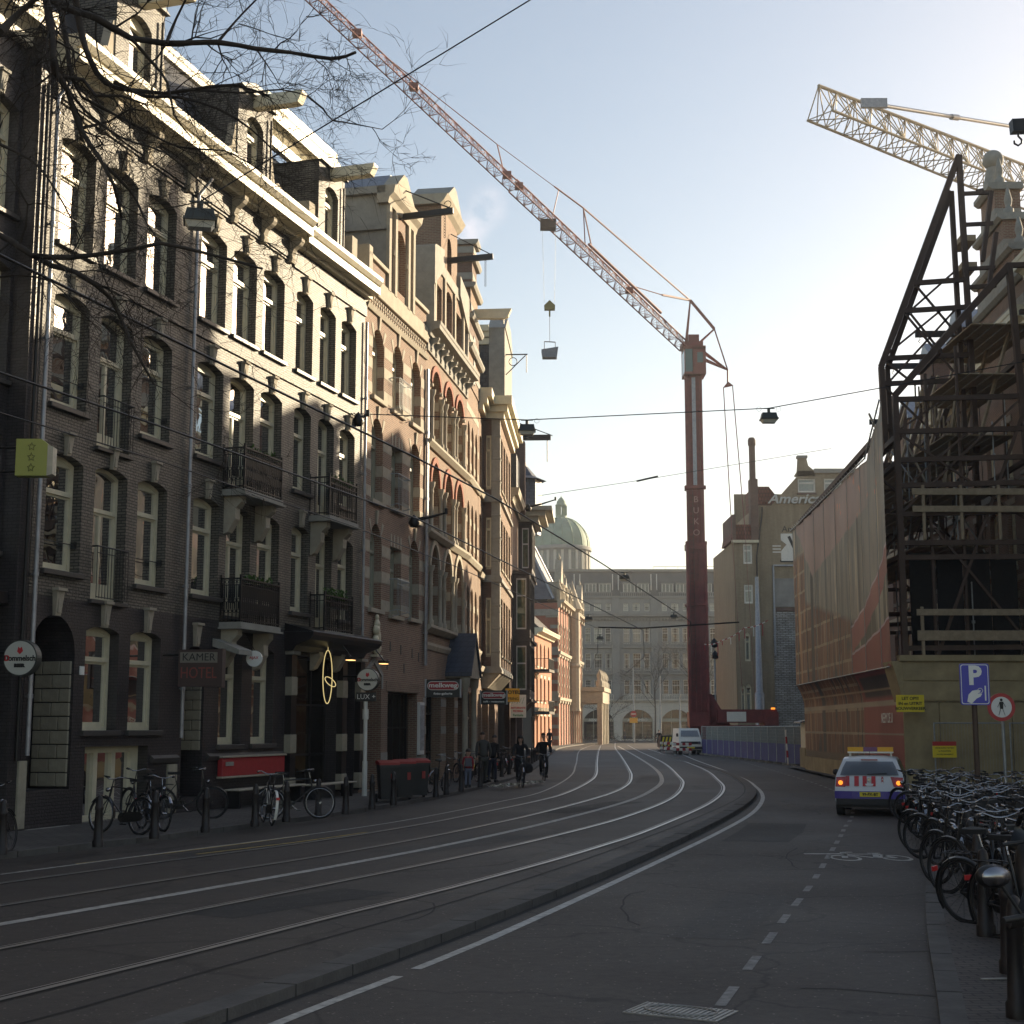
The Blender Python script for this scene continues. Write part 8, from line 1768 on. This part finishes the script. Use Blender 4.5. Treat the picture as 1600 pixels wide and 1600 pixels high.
def bike(x, y, rz, label, kind='gents', col='bikeblk', guard=None, z=.175, lean=.09, steer=0, group=None, wheelcol=None, big_reflector=False, loc3=None):
    if kind not in BIKE: BIKE[kind] = {}
    key = (col, guard)
    if key not in BIKE[kind]:
        P = bike_meshes(kind); D_ = {}
        for k, q in P.items():
            mm = {'frame': M[col], 'wheel0': [M['tyre'], M['chrome' if guard else 'rimdark']], 'wheel1': [M['tyre'], M['chrome' if guard else 'rimdark']], 'mudguard0': M[guard] if guard else M[col], 'mudguard1': M[guard] if guard else M[col], 'handlebar': M['chrome'], 'grip': M['tyre'], 'saddle': [M['tyre'], M['chrome']], 'carrier': M['bikeblk'], 'chaincase': [M['bikeblk'], M['chrome']], 'headlight': M['chrome'], 'rear_reflector': M['reflect']}[k]
            D_[k] = q.mesh(k.rstrip('01'), mm)
        BIKE[kind][key] = D_
    r = thing('bicycle', label, 'bicycle', (x, y, z), 0, group); r.rotation_euler = (lean, 0, rz)
    for k, me in BIKE[kind][key].items(): place(me, k.rstrip('01'), r)
    if big_reflector: q = MB(); q.box(-1.0, -.97, -.09, .09, .5, .58); q.build('reflector_plate', M['reflect'], r)
    return r
fa = atan2(1, .3)   # facade direction
bike(-8.15, 23.4, fa + .15, 'black bicycle at the far left edge behind the flaked bollard, long swept handlebar', 'omafiets', lean=-.12)
bike(-7.35, 28.0, 2.55, 'bicycle with a pale front tyre before the basement window, handlebar turned', 'gents', guard='chrome', lean=.1); bike(-7.0, 29.0, -.95, 'second bicycle at the basement window, its rear wheel towards the street', 'ladies', guard='chrome', lean=-.05)
bike(-7.9, 31.6, 2.3, 'dark bicycle with a raised bar between the basement window and the arch', 'omafiets', lean=.08); bike(-7.1, 32.4, .3, 'dark bicycle by the second arch, its round front wheel in clear view', 'omafiets', lean=.05)
bike(-5.05, 30.8, 1.9, 'bicycle with a white rear mudguard near the bench', 'ladies', guard='white', lean=.1); bike(-4.75, 32.5, .35, 'bicycle with bright handlebar ending beside the bench', 'gents', guard='chrome', lean=-.08)
bike(-2.3, 45.6, 1.2, 'bicycle with a pale wheel just right of the wheelie bins', 'omafiets', guard='chrome', lean=.2)
k = 0
for (x, y, rz, kd) in ((-1.3, 53.2, 2.0, 'omafiets'), (-.95, 54.6, 1.9, 'gents'), (-.85, 56.2, 2.1, 'omafiets'), (-.5, 58.0, 2.0, 'ladies'), (-.35, 60.2, 1.8, 'gents'), (-.1, 63.0, 2.0, 'omafiets'), (.1, 67, 2.0, 'gents'), (.3, 71, 2.0, 'gents')):
    bike(x - .5, y, rz, 'bicycle parked in the far cluster beyond the club doors', kd, group='bicycles parked beyond the club doors', guard='signyel' if k == 2 else 'chrome' if k % 2 else None); k += 1
for i in range(7): bike(6.6 + i * .75, 190 + i * 2.2, .8, 'bicycle parked in front of the sunlit theatre', 'gents', group='bicycles before the theatre')
for i in range(14): bike(13.5 + i * 1.3, 229 + (i % 3) * .5, .3 * (i % 4), 'bicycle parked along the store arches', 'gents', group='bicycles along the store', z=.08)
# the dense park on the right
rb_ = random.Random(4); names = ['at the front of the right park, broad bright handlebar facing us', 'second row of the right park', 'in the middle of the right park', 'deep in the right park by the blue sign post', 'at the back of the right park by the pedestrian sign']
spots = []
for row, (x0, y0) in enumerate(((8.6, 33.6), (8.05, 30.2), (7.45, 27.6), (7.2, 25.2), (6.6, 23.0), (6.1, 20.8), (5.55, 18.4), (5.0, 16.3), (4.75, 14.2), (4.35, 12.2), (4.0, 10.4))):
    for c in range(1 if row > 8 else 0, 5): spots.append((x0 - (.0, .1, .2, .3, .3, .35, .35, .2, .45, .5, .5)[row] + c * .55 + rb_.uniform(-.12, .12), y0 + c * .25 + rb_.uniform(-.25, .25), rb_.choice((pi / 2 + .25, pi / 2 + .1, -pi / 2 + .2, pi / 2 + .5, pi / 2 - .1)) + rb_.uniform(-.15, .15), row, c))
extra = [(x + .2, y + 1.15, rz + rb_.uniform(-.3, .3), row, c + 5) for (x, y, rz, row, c) in spots if row > 0 and c < 3]
for (x, y, rz, row, c) in spots + extra:
    bike(x + .55, y, rz, 'dark bicycle %s, %s' % (['in the back row by the site gate', 'in the second row, under the blue sign', 'of the third row of the park', 'of the fourth row of the park', 'in the near half of the right park', 'in the near rows of the right park', 'low in the dark near end', 'behind the kerb bollards', 'near the scooters', 'just behind the scooter', 'beside the scooter'][row], ['next to the road', 'second from the road', 'third from the road', 'fourth from the road', 'fifth from the road', 'roadside in the gap behind', 'mid gap behind', 'deep in the gap behind'][c]), rb_.choice(('gents', 'omafiets', 'omafiets', 'ladies')), z=.1, lean=rb_.uniform(-.14, .14), group='bicycles of row %d in the right park' % (row + 1), guard=rb_.choice((None, None, None, None, None, 'chrome')))
bike(8.95, 31.6, 2.5, 'bicycle whose twin rear wheels overhang the kerb at the corner of the right park', 'omafiets', z=.1, lean=.1); bike(7.45, 27.0, -1.75, 'bicycle with broad bright bar turned to the camera in the right park', 'ladies', z=.1, lean=.05, guard='chrome'); bike(6.6, 21.6, 1.7, 'dark bicycle with a large red reflector plate facing the camera', 'omafiets', z=.1, lean=.03, big_reflector=True)

# ================================================================ PEOPLE
def skin(name, joints, edges, m, parent, lvl=2, root=0):
    """continuous surface grown over a joint skeleton; joints: (x,y,z,r) or (x,y,z,rx,ry)"""
    me = bpy.data.meshes.new(name); me.from_pydata([j[:3] for j in joints], edges, []); me.materials.append(m)
    o = place(me, name, parent); sm = o.modifiers.new('skin', 'SKIN'); sm.use_smooth_shade = True; sm.branch_smoothing = .6
    sv = me.skin_vertices[0].data
    for i, j in enumerate(joints): sv[i].radius = (j[3], j[4] if len(j) > 4 else j[3]); sv[i].use_root = (i == root)
    s2 = o.modifiers.new('sub', 'SUBSURF'); s2.levels = lvl; s2.render_levels = lvl; return o
def head(par, c, hair=M['hair'], long=False, face_y=-1, hood=None, name='head'):
    q = MB(); x, y, z = c
    prof = [(0, -.125), (.035, -.12), (.058, -.09), (.07, -.05), (.077, 0), (.078, .04), (.07, .08), (.045, .112), (0, .125)]
    s = len(q.v); q.lathe(prof, (0, 0, 0), 14)
    for i in range(s, len(q.v)):
        vx, vy, vz = q.v[i]; q.v[i] = (vx * .95, vy * 1.18 + (.012 if vz < -.06 else 0) * face_y, vz)
    q.lathe([(.0, -.015), (.012, -.012), (.014, .0), (.006, .03), (0, .035)], (0, face_y * .093, -.02), 6)            # nose
    for sx in (-1, 1): q.lathe([(0, -.03), (.012, -.02), (.014, .01), (0, .03)], (sx * .076, 0, -.005), 6)              # ears
    q.cyl((0, 0, -.2), (0, 0, -.09), .05, 10)
    q.xf(Matrix.Translation(c)); h = q.build(name, M['skin'], par)
    q = MB()
    for sx in (-1, 1): q.box(sx * .03 - .012, sx * .03 + .012, face_y * .088 - .004, face_y * .088 + .004, .005, .014)
    q.box(-.022, .022, face_y * .088 - .004, face_y * .088 + .004, -.064, -.057); q.xf(Matrix.Translation(c)); q.build('face_features', M['hair'], h)
    q = MB(); n = 12
    if long: q.lathe([(.1, -.2), (.125, -.12), (.12, 0), (.105, .08), (.07, .13), (0, .15)], (0, -face_y * .02, 0), 14, a0=(-.25 * pi if face_y < 0 else .75 * pi), a1=(1.25 * pi if face_y < 0 else 2.25 * pi))
    q.lathe([(.086, .03), (.088, .06), (.07, .1), (.04, .13), (0, .137)], (0, -face_y * .008, 0), 14)
    for i in range(len(q.v)): q.v[i] = (q.v[i][0], q.v[i][1] * 1.18, q.v[i][2])
    q.xf(Matrix.Translation(c)); q.build('hair', hair, par)
def hand(par, c, d, s=1):
    """small gripping hand: palm, four curled fingers, thumb"""
    q = MB(); x, y, z = c; q.box(x - .04, x + .04, y - .03, y + .03, z - .012, z + .018)
    for i in range(4):
        fx = x - .03 + i * .02; l = (.028, .034, .032, .024)[i]; q.tube([(fx, y + d * .03, z + .01), (fx, y + d * (.03 + l), z + .0), (fx, y + d * (.03 + l), z - .03), (fx, y + d * .02, z - .038)], .0095, 5)
    q.tube([(x - s * .04, y, z), (x - s * .055, y + d * .02, z - .02), (x - s * .03, y + d * .03, z - .035)], .01, 5); return q.build('hand', M['skin'], par)
def cyclist(x, y, rz, label, coat, hairlong=False, bkind='omafiets', heady=1.67, wide=1.0, bag=False, away=False):
    T = thing('person', label, 'person', (x, y, .08), rz)
    # local: bicycle forward is -y (towards the camera when rz=0)
    s = wide
    J = [(0, .2, .97, .17 * s, .13), (0, .17, 1.12, .155 * s, .12), (0, .1, 1.32, .19 * s, .13), (0, .07, 1.45, .17 * s, .11), (0, .04, 1.53, .07, .07),
         (-.19 * s, .07, 1.43, .075, .075), (-.29 * s, -.0, 1.22, .06, .06), (-.27, -.2, 1.06, .042, .042), (.19 * s, .07, 1.43, .075, .075), (.29 * s, 0, 1.22, .06, .06), (.27, -.2, 1.06, .042, .042)]
    skin('coat', J, [(0, 1), (1, 2), (2, 3), (3, 4), (3, 5), (5, 6), (6, 7), (3, 8), (8, 9), (9, 10)], coat, T)
    L = [(0, .2, .93, .13, .12), (-.1, .14, .88, .1, .1), (-.12, -.16, .74, .07, .07), (-.12, -.02, .42, .055, .055), (-.11, -.0, .3, .045, .045), (.1, .14, .88, .1, .1), (.12, -.14, .62, .07, .07), (.12, .08, .3, .055, .055), (.11, .1, .18, .045, .045)]
    skin('trousers', L, [(0, 1), (1, 2), (2, 3), (3, 4), (0, 5), (5, 6), (6, 7), (7, 8)], M['coatblk'], T)
    for sx, yy, zz in ((-1, -.02, .22), (1, .08, .1)):
        q = MB(); q.prism([(yy + .08, zz), (yy - .18, zz), (yy - .19, zz + .04), (yy - .06, zz + .1), (yy + .05, zz + .13), (yy + .09, zz + .08)], 'x', sx * .115 - .045, sx * .115 + .045); q.build('shoe', M['tyre'], T)
    for sx in (-1, 1): hand(T, (sx * .27, -.22, 1.05), -1, sx)
    head(T, (0, .03, heady), long=hairlong, face_y=(1 if False else -1))
    if bag: q = MB(); q.lathe([(0, 0), (.16, .05), (.2, .2), (.12, .34), (0, .36)], (.3, .35, .45), 10); q.build('pannier', M['coatblk'], T)
    b = bike(x, y, rz - pi / 2, 'bicycle ridden by ' + label.split(',')[0], bkind, lean=0, z=.08, guard='chrome'); return T
cyclist(.3, 52.0, .12, 'woman with dark curly hair in a black coat, riding towards the camera', M['coatblk'], True, heady=1.64, bag=True, wide=.95)
cyclist(1.25, 58.6, .05, 'man in a black coat, riding a step behind the woman, receding hair', M['coatblk'], False, 'gents', heady=1.72)
cyclist(14.6, 147, pi, 'distant rider in dark clothes, pedalling away towards the square', M['coatblk'], False, 'gents')
def walker(x, y, rz, label, coat, legs, h=1.75, z=.175, bend=0, bag=None, stride=.12, bpack=None):
    T = thing('person', label, 'person', (x, y, z), rz); k = h / 1.75; b = bend
    def S_(l): return [tuple([l[0] * k, (l[1] - b * max(0, l[2] - .95)) * k, l[2] * k] + [r * k for r in l[3:]]) for l in l_] if False else None
    def sc_(L): return [tuple([p[0] * k, (p[1] - b * max(0, p[2] - .95)) * k, p[2] * k] + [r * k for r in p[3:]]) for p in L]
    J = sc_([(0, 0, .88, .17, .13), (0, 0, 1.08, .15, .11), (0, 0, 1.3, .18, .12), (0, .01, 1.42, .16, .1), (0, .01, 1.5, .06, .06), (-.19, .01, 1.4, .065, .065), (-.24, .04, 1.12, .05, .05), (-.23, -.06, .88, .038, .038), (.19, .01, 1.4, .065, .065), (.25, 0, 1.12, .05, .05), (.23, -.1, .9, .038, .038)])
    skin('coat', J, [(0, 1), (1, 2), (2, 3), (3, 4), (3, 5), (5, 6), (6, 7), (3, 8), (8, 9), (9, 10)], coat, T)
    L = sc_([(0, 0, .9, .14, .12), (-.09, 0, .82, .095, .095), (-.1, -stride * .7, .48, .065, .065), (-.1, -stride, .1, .045, .045), (.09, 0, .82, .095, .095), (.1, stride * .2, .48, .065, .065), (.1, stride, .1, .045, .045)])
    skin('trousers', L, [(0, 1), (1, 2), (2, 3), (0, 4), (4, 5), (5, 6)], legs, T)
    for sx, yy in ((-1, -stride), (1, stride)): q = MB(); q.prism([(yy * k + .07, 0), (yy * k - .17, 0), (yy * k - .17, .05), (yy * k - .03, .1), (yy * k + .07, .1)], 'x', sx * .1 * k - .04, sx * .1 * k + .04); q.build('shoe', M['tyre'], T)
    for sx, yy in ((-1, -.07), (1, -.11)): hand(T, (sx * .23 * k, (yy) * k, .84 * k), -1, sx)
    head(T, (0, -b * .68 * k, 1.63 * k))
    if bpack: q = MB(); q.box(-.15 * k, .15 * k, .1 * k, .26 * k, 1.0 * k, 1.38 * k); q.build('rucksack', bpack, T)
    return T
walker(-1.0, 52.6, pi + .3, 'person in a long grey green coat bending over the bicycles by the club door', M['coatgry'], M['coatgry'], 1.8, bend=.25)
walker(-.72, 53.6, pi - .4, 'person in dark clothes with a yellow scarf stooping beside the grey coat', M['coatblk'], M['jeans'], 1.68, bend=.35)
walker(-1.45, 49.0, pi + .1, 'child in a red jacket with a grey rucksack, walking away', M['cloth_red'], mat('pale_jeans', (.16, .18, .25), .9), 1.22, bpack=mat('grey_rucksack', (.12, .12, .15), .8))
walker(3.0, 118, .6, 'dark figure walking on the pavement before the theatre', M['coatblk'], M['coatblk'], 1.85); walker(22.6, 224, .3, 'tiny dark figure standing before the store arch', M['coatblk'], M['jeans'], 1.75, z=.08); walker(16.9, 222, .8, 'tiny figure beside the store bicycles', M['coatgry'], M['jeans'], 1.75, z=.08)

# ================================================================ CAR (seen from behind)
def car():
    T = thing('patrol_car', 'small white patrol hatchback with red stripes and amber roof bar, seen from behind', 'car', (8.72, 36.3, .0), -.29)
    # side profile (y forward, z) from rear bumper bottom over the roof to the front
    prof = [(.0, .28), (-.03, .45), (-.02, .62), (.05, .72), (.1, .92), (.2, 1.0), (.42, 1.33), (.55, 1.41), (1.0, 1.45), (1.8, 1.44), (2.25, 1.36), (2.95, .95), (3.7, .82), (3.88, .7), (3.92, .45), (3.88, .28)]
    def hw(z): return .80 if z < .35 else .83 if z < .75 else .81 if z < .95 else .81 - (z - .95) * .36
    n = len(prof); q = MB(); v = []; xs = (-1, -.86, -.5, 0, .5, .86, 1)
    for (y, z) in prof:
        w = hw(z)
        for t in xs: c = abs(t) ** 3; v.append((w * t, y + (.07 * c if y < 1 else -.12 * c if y > 2.5 else 0), z - (.045 * c if z > 1.2 else 0)))
    k = len(xs); q.add(v, [(i * k + j, i * k + j + 1, (i + 1) * k + j + 1, (i + 1) * k + j) for i in range(n - 1) for j in range(k - 1)], 0, True)
    for side in (0, k - 1):
        belt = [(i) for i in range(n) if prof[i][1] <= .96]; rear_ = [i for i in belt if i < 6]; fr_ = [i for i in belt if i > 6]
        loop = [i * k + side for i in rear_] + [i * k + side for i in fr_]; q.add([v[i] for i in loop], [list(range(len(loop)))], 0)
        up = [i for i in range(5, 12)]; q.add([v[i * k + side] for i in up] , [list(range(len(up)))], 0)
    q.build('body', M['carwhite'], T)
    q = MB(); q.prism([(.085, .93), (.19, 1.01), (.4, 1.32), (.4, 1.3), (.22, .98)], 'x', -.1, .1)
    # rear window
    def rp(x, z, off=.012):
        y = .1 + (z - .92) * .62 if z > .92 else .05 + (z - .72) * .25; c = (abs(x) / hw(z)) ** 3; return (x, y + .07 * c - off, z)
    def panel(pts, m, nm, off=.012, par=T, t=.0): q = MB(); q.add([rp(x, z, off) for x, z in pts], [list(range(len(pts)))]); return q.build(nm, m, par)
    q = MB(); W_ = [[rp(x * w, z, .016) for x in (-1, -.6, 0, .6, 1)] for z, w in ((.98, .7), (1.15, .645), (1.31, .56))]
    vv = [p for r_ in W_ for p in r_]; q.add(vv, [(r_ * 5 + c, r_ * 5 + c + 1, r_ * 5 + c + 6, r_ * 5 + c + 5) for r_ in range(2) for c in range(4)]); q.build('rear_window', M['carglass'], T)
    q = MB(); q.bar(rp(-.05, 1.0, .03), rp(.42, 1.03, .03), .02); q.build('wiper', M['bumper'], T)
    q = MB(); q.box(-.2, .2, .36, .4, 1.335, 1.36); q.build('brake_light', M['lampred'], T)
    # interior seen dimly: seat backs
    q = MB(); 
    for x in (-.38, .38): q.box(x - .22, x + .22, 1.2, 1.32, .7, 1.2)
    q.build('seat_backs', M['blind'], T)
    for s in (-1, 1):
        q = MB(); pts = [(s * .5, .95), (s * .79, .93), (s * .82, .7), (s * .58, .7)]; vv = [rp(x, z, .02) for x, z in pts] + [(s * .815, .2, .93), (s * .83, .2, .7)]
        q.add(vv, [(0, 1, 2, 3), (1, 4, 5, 2)]); l_ = q.build('tail_light', M['lampred'], T); q = MB(); q.disc((s * .69, .0, .8), .055, 'y', .02, 14); 
        for i in range(len(q.v)): q.v[i] = (q.v[i][0], q.v[i][1] + .06, q.v[i][2])
        q.build('indicator', M['lampon'], l_)
        q = MB(); q.lathe([(0, -.08), (.07, -.06), (.09, 0), (.07, .06), (0, .08)], (s * .93, 1.95, 1.0), 8); q.build('mirror', M['bumper'], T)
        for yy in (.62, 3.15):
            q = MB(); q.cyl((s * .64, yy, .29), (s * .83, yy, .29), .29, 20); w_ = q.build('wheel', M['tyre'], T); q = MB(); q.cyl((s * .83, yy, .29), (s * .845, yy, .29), .18, 14); q.build('hub_cap', M['chrome'], w_)
        q = MB(); g = [(.5, 1.0), (2.6, 1.0), (2.15, 1.33), (.75, 1.35)]; q.add([(s * (hw(z) + .004), y, z) for y, z in g], [(0, 1, 2, 3)]); q.build('side_window', M['carglass'], T)
    q = MB(); q.box(-.8, .8, -.045, .3, .27, .42); q.box(-.78, .78, .05, .25, .2, .3); q.build('lower_bumper', M['bumper'], T)
    q = MB(); vv = []
    for z in (.42, .6):
        for t in xs: c = abs(t) ** 3; vv.append((.835 * t, -.045 + .07 * c, z))
    q.add(vv, [(j, j + 1, j + 8, j + 7) for j in range(6)]); q.box(-.835, -.83, .02, 3.8, .42, .6); q.box(.83, .835, .02, 3.8, .42, .6); q.build('blue_band', M['carblue'], T)
    for x0, x1 in ((-.57, -.48), (-.36, -.25), (-.16, -.06), (.05, .15)): panel([(x0, .72), (x1, .72), (x1 * .99, .96), (x0 * .99, .96)], M['txtred'], 'red_stripe', .02)
    panel([(-.08, .73), (.08, .73), (.1, .78), (-.1, .78)], M['carwhite'], 'crest_shield', .024); q = MB(); q.disc((0, .02, .88), .045, 'y', .02, 16); q.build('badge', M['chrome'], T)
    for i in range(3): text('X', .075, M['txtred'], T, (.31, .08, .92 - i * .075), sx=.004)
    for x in (.5,): text('Stad', .05, M['txtblk'], T, (x + .12, .028, .66))
    q = MB(); q.box(-.28, .26, -.065, -.045, .47, .58); pl = q.build('number_plate', M['signyel'], T); q = MB(); q.box(-.28, -.235, -.067, -.064, .47, .58); q.build('blue_strip', M['signblue'], pl); text('99-FX-BT', .095, M['txtblk'], pl, (.02, -.07, .525), sx=.003)
    q = MB(); q.tube([(-.45, .02, .3), (0, -.02, .29), (.45, .02, .3)], .012, 4); q.build('tow_bar', M['chrome'], T)
    # roof light bar
    q = MB(); q.box(-.56, .56, .95, 1.22, 1.5, 1.54); q.bar((-.5, 1.08, 1.4), (-.5, 1.08, 1.5), .05); q.bar((.5, 1.08, 1.4), (.5, 1.08, 1.5), .05); lb = q.build('light_bar', M['white'], T)
    for x0, x1, m in ((-.56, -.17, M['signorg']), (.17, .56, M['signorg']), (-.17, .17, mat('violet_lens', (.12, .02, .15), .3, coat=.5))): q = MB(); q.box(x0 + .004, x1 - .004, .97, 1.2, 1.54, 1.65); q.build('light_bar_lens', m, lb)
    q = MB(); q.tube([(0, .7, 1.44), (0, .6, 1.55)], .006, 4); q.build('aerial', M['black'], T)
car()
def van():
    T = thing('parked_van', 'white panel van facing the camera beside the crane foot', 'van', (14.1, 116.9, 0), .03)
    prof = [(0, .35), (-.05, .5), (-.03, .9), (.05, 1.1), (.3, 1.35), (.75, 1.95), (1.0, 2.05), (4.3, 2.05), (4.4, .35)]; q = MB(); v = []
    def w(z): return .9 if z < 1.2 else .9 - (z - 1.2) * .16
    for (y, z) in prof:
        for t in (-1, -.8, 0, .8, 1): v.append((w(z) * t, y + .06 * abs(t) ** 3, z))
    q.add(v, [(i * 5 + j, i * 5 + j + 1, i * 5 + j + 6, i * 5 + j + 5) for i in range(8) for j in range(4)], 0, True)
    for s in (0, 4): q.add([v[i * 5 + s] for i in range(9)], [list(range(9))])
    q.build('body', M['white'], T)
    q = MB(); q.add([(-.74, .33, 1.38), (.74, .33, 1.38), (.66, .7, 1.86), (-.66, .7, 1.86)], [(0, 1, 2, 3)])
    for i in range(4): q.v[i] = (q.v[i][0], q.v[i][1] - .03, q.v[i][2] + .02)
    q.build('windscreen', M['carglass'], T)
    q = MB(); q.box(-.62, .62, -.06, -.03, .82, 1.02); q.build('grille', M['bumper'], T); q = MB(); q.box(-.88, .88, -.15, .05, .42, .62); q.build('bumper', M['bumper'], T)
    q = MB(); q.box(-.3, .3, -.17, -.15, .48, .6); q.build('number_plate', M['signyel'], T)
    for s in (-1, 1):
        q = MB(); q.disc((s * .68, -.08, .92), .11, 'y', .04, 14); q.build('headlight', M['chrome'], T); q = MB(); q.box(s * .98 - .08, s * .98 + .08, .5, .56, 1.4, 1.65); q.build('mirror', M['bumper'], T)
        for yy in (.7, 3.4): q = MB(); q.cyl((s * .62, yy, .33), (s * .88, yy, .33), .33, 16); q.build('wheel', M['tyre'], T)
van()
for i, (x, y, lb) in enumerate(((12.9, 118.6, 'red and white work barrier standing left of the white van'), (13.1, 113.9, 'red and white work barrier at the front corner of the white van'), (12.9, 122.4, 'farther red and white work barrier at the end of the works'))):
    S = thing('work_barrier', lb, 'barrier', (x, y, 0), .2 * i)
    for z in (.35, .75):
        for j in range(6): boxpart('barrier_stripe', S, -.75 + j * .25, -.505 + j * .25, -.03, .03, z, z + .2, M['redp'] if j % 2 else M['white'])
    for s in (-.6, .6): q = MB(); q.bar((s, 0, 0), (s, 0, .95), .04); q.bar((s, -.3, .03), (s, .3, .03), .05); q.build('barrier_leg', M['fencegal'], S)
S = thing('striped_skip', 'yellow and black striped skip end left of the white van', 'skip', (13.2, 124.5, 0), 0); S.scale = (.72, .8, .95)
q = MB(); q.prism([(-1.1, .5), (1.0, .5), (1.2, 1.5), (-.9, 1.5)], 'y', 0, 2.5); q.build('skip_body', M['bumper'], S)
for i in range(5): q = MB(); q.prism([(-.95 + i * .4, .6), (-.75 + i * .4, .6), (-.5 + i * .4, 1.4), (-.7 + i * .4, 1.4)], 'y', -.02, -.005); q.build('yellow_stripe', M['signyel'], S)
# ================================================================ SCOOTER at the lower right corner
def scooter(x, y, rz, lab, mir=True):
    T = thing('motor_scooter', lab, 'scooter', (x, y, .1), 0); T.rotation_euler = (0, 0, rz)
    q = MB(); q.lathe([(0, 0)] + [(.16 * sin(pi * i / 8), .16 - .16 * cos(pi * i / 8)) for i in range(1, 8)] + [(0, .32)], (0, 0, 0), 12)
    # body shell from sections along x (forward +x)
    secs = [(-.85, .55, .1, .12), (-.7, .62, .17, .2), (-.35, .62, .2, .22), (0, .55, .18, .16), (.1, .25, .18, .06), (.4, .25, .2, .06), (.5, .6, .22, .32), (.62, .8, .2, .3), (.72, 1.0, .14, .12)]
    q = MB(); v = []; n = 12
    for (x, z, w, h) in secs: v += [(x, w * cos(2 * pi * k / n), z + h * sin(2 * pi * k / n)) for k in range(n)]
    q.add(v, [(i * n + k, i * n + (k + 1) % n, (i + 1) * n + (k + 1) % n, (i + 1) * n + k) for i in range(len(secs) - 1) for k in range(n)], 0, True); q.add(v[:n], [list(range(n))]); q.add(v[-n:], [list(range(n))]); q.build('body', M['bikeblk'], T)
    q = MB(); q.prism([(-.85, .84), (-.1, .82), (-.05, .86), (-.3, .93), (-.8, .95)], 'y', -.15, .15); q.build('seat', M['tyre'], T)
    for x in (-.62, .78): q = MB(); q.tube([(x + .2 * cos(2 * pi * i / 20), 0, .24 + .2 * sin(2 * pi * i / 20)) for i in range(20)], .055, 8, closed=True); q.cyl((x, -.05, .24), (x, .05, .24), .13, 12); q.build('wheel', M['tyre'], T)
    q = MB(); q.tube([(.66, 0, .95), (.6, 0, 1.08)], .03, 6); q.tube([(.55, -.33, 1.06), (.6, -.12, 1.08), (.6, .12, 1.08), (.55, .33, 1.06)], .018, 6); q.build('handlebar', M['bumper'], T)
    for s in ((-1, 1) if mir else ()):
        q = MB(); q.tube([(.6, s * .2, 1.08), (.58, s * .32, 1.24)], .009, 5); m_ = q.build('mirror_stalk', M['bumper'], T)
        q = MB(); q.lathe([(0, -.03), (.05, -.025), (.075, 0), (.07, .02), (0, .03)], (0, 0, 0), 14); q.xf(Matrix.Translation((.58, s * .36, 1.28)) @ Matrix.Rotation(pi / 2, 4, 'Y') @ Matrix.Diagonal((.85, 1.3, 1, 1))); q.build('mirror', M['bikeblk'], m_)
        q = MB(); q.lathe([(0, 0), (.062, 0), (.062, .004), (0, .004)], (0, 0, 0), 14); q.xf(Matrix.Translation((.543, s * .36, 1.28)) @ Matrix.Rotation(pi / 2, 4, 'Y') @ Matrix.Diagonal((.85, 1.3, 1, 1))); q.build('mirror_glass', M['chrome'], m_)
    q = MB(); v = []
    for j in range(5):
        for i in range(9): t = -1 + i / 4; z = 1.0 + j * .1; v.append((.74 - j * .05 - .08 * t * t, t * (.24 - .01 * j), z - .05 * t * t * j / 4))
    q.add(v, [(j * 9 + i, j * 9 + i + 1, (j + 1) * 9 + i + 1, (j + 1) * 9 + i) for j in range(4) for i in range(8)], 0, True); q.build('windscreen', M['carglass'], T)
    q = MB(); q.box(-.92, -.88, -.09, .09, .5, .62); q.build('number_plate', M['signyel'], T)
scooter(2.95, 7.3, pi / 2 + .15, 'dark motor scooter cut by the right edge, its mirror catching the sky')
scooter(3.75, 9.6, pi / 2 - .3, 'second dark scooter parked behind the one at the right edge', False)
scooter(4.55, 12.2, pi / 2 + .1, 'third dark scooter, farthest of the three, against the bicycles', False)
# ================================================================ HAZE
def haze():
    q = MB(); q.box(-70, 130, -70, 300, -1.6, 62); o = q.mesh('haze', []); m = bpy.data.materials.new('haze_air'); m.use_nodes = True; n = m.node_tree.nodes; l = m.node_tree.links; n.clear()
    out = n.new('ShaderNodeOutputMaterial'); v = n.new('ShaderNodeVolumePrincipled'); v.inputs['Color'].default_value = (.93, .95, 1, 1); v.inputs['Density'].default_value = .00045; v.inputs['Anisotropy'].default_value = .35
    l.new(v.outputs[0], out.inputs['Volume']); o.materials.clear(); o.materials.append(m); tag(place(o, 'haze'), 'thin winter haze filling the street and square', kind='stuff')
haze()
bpy.context.view_layer.update()
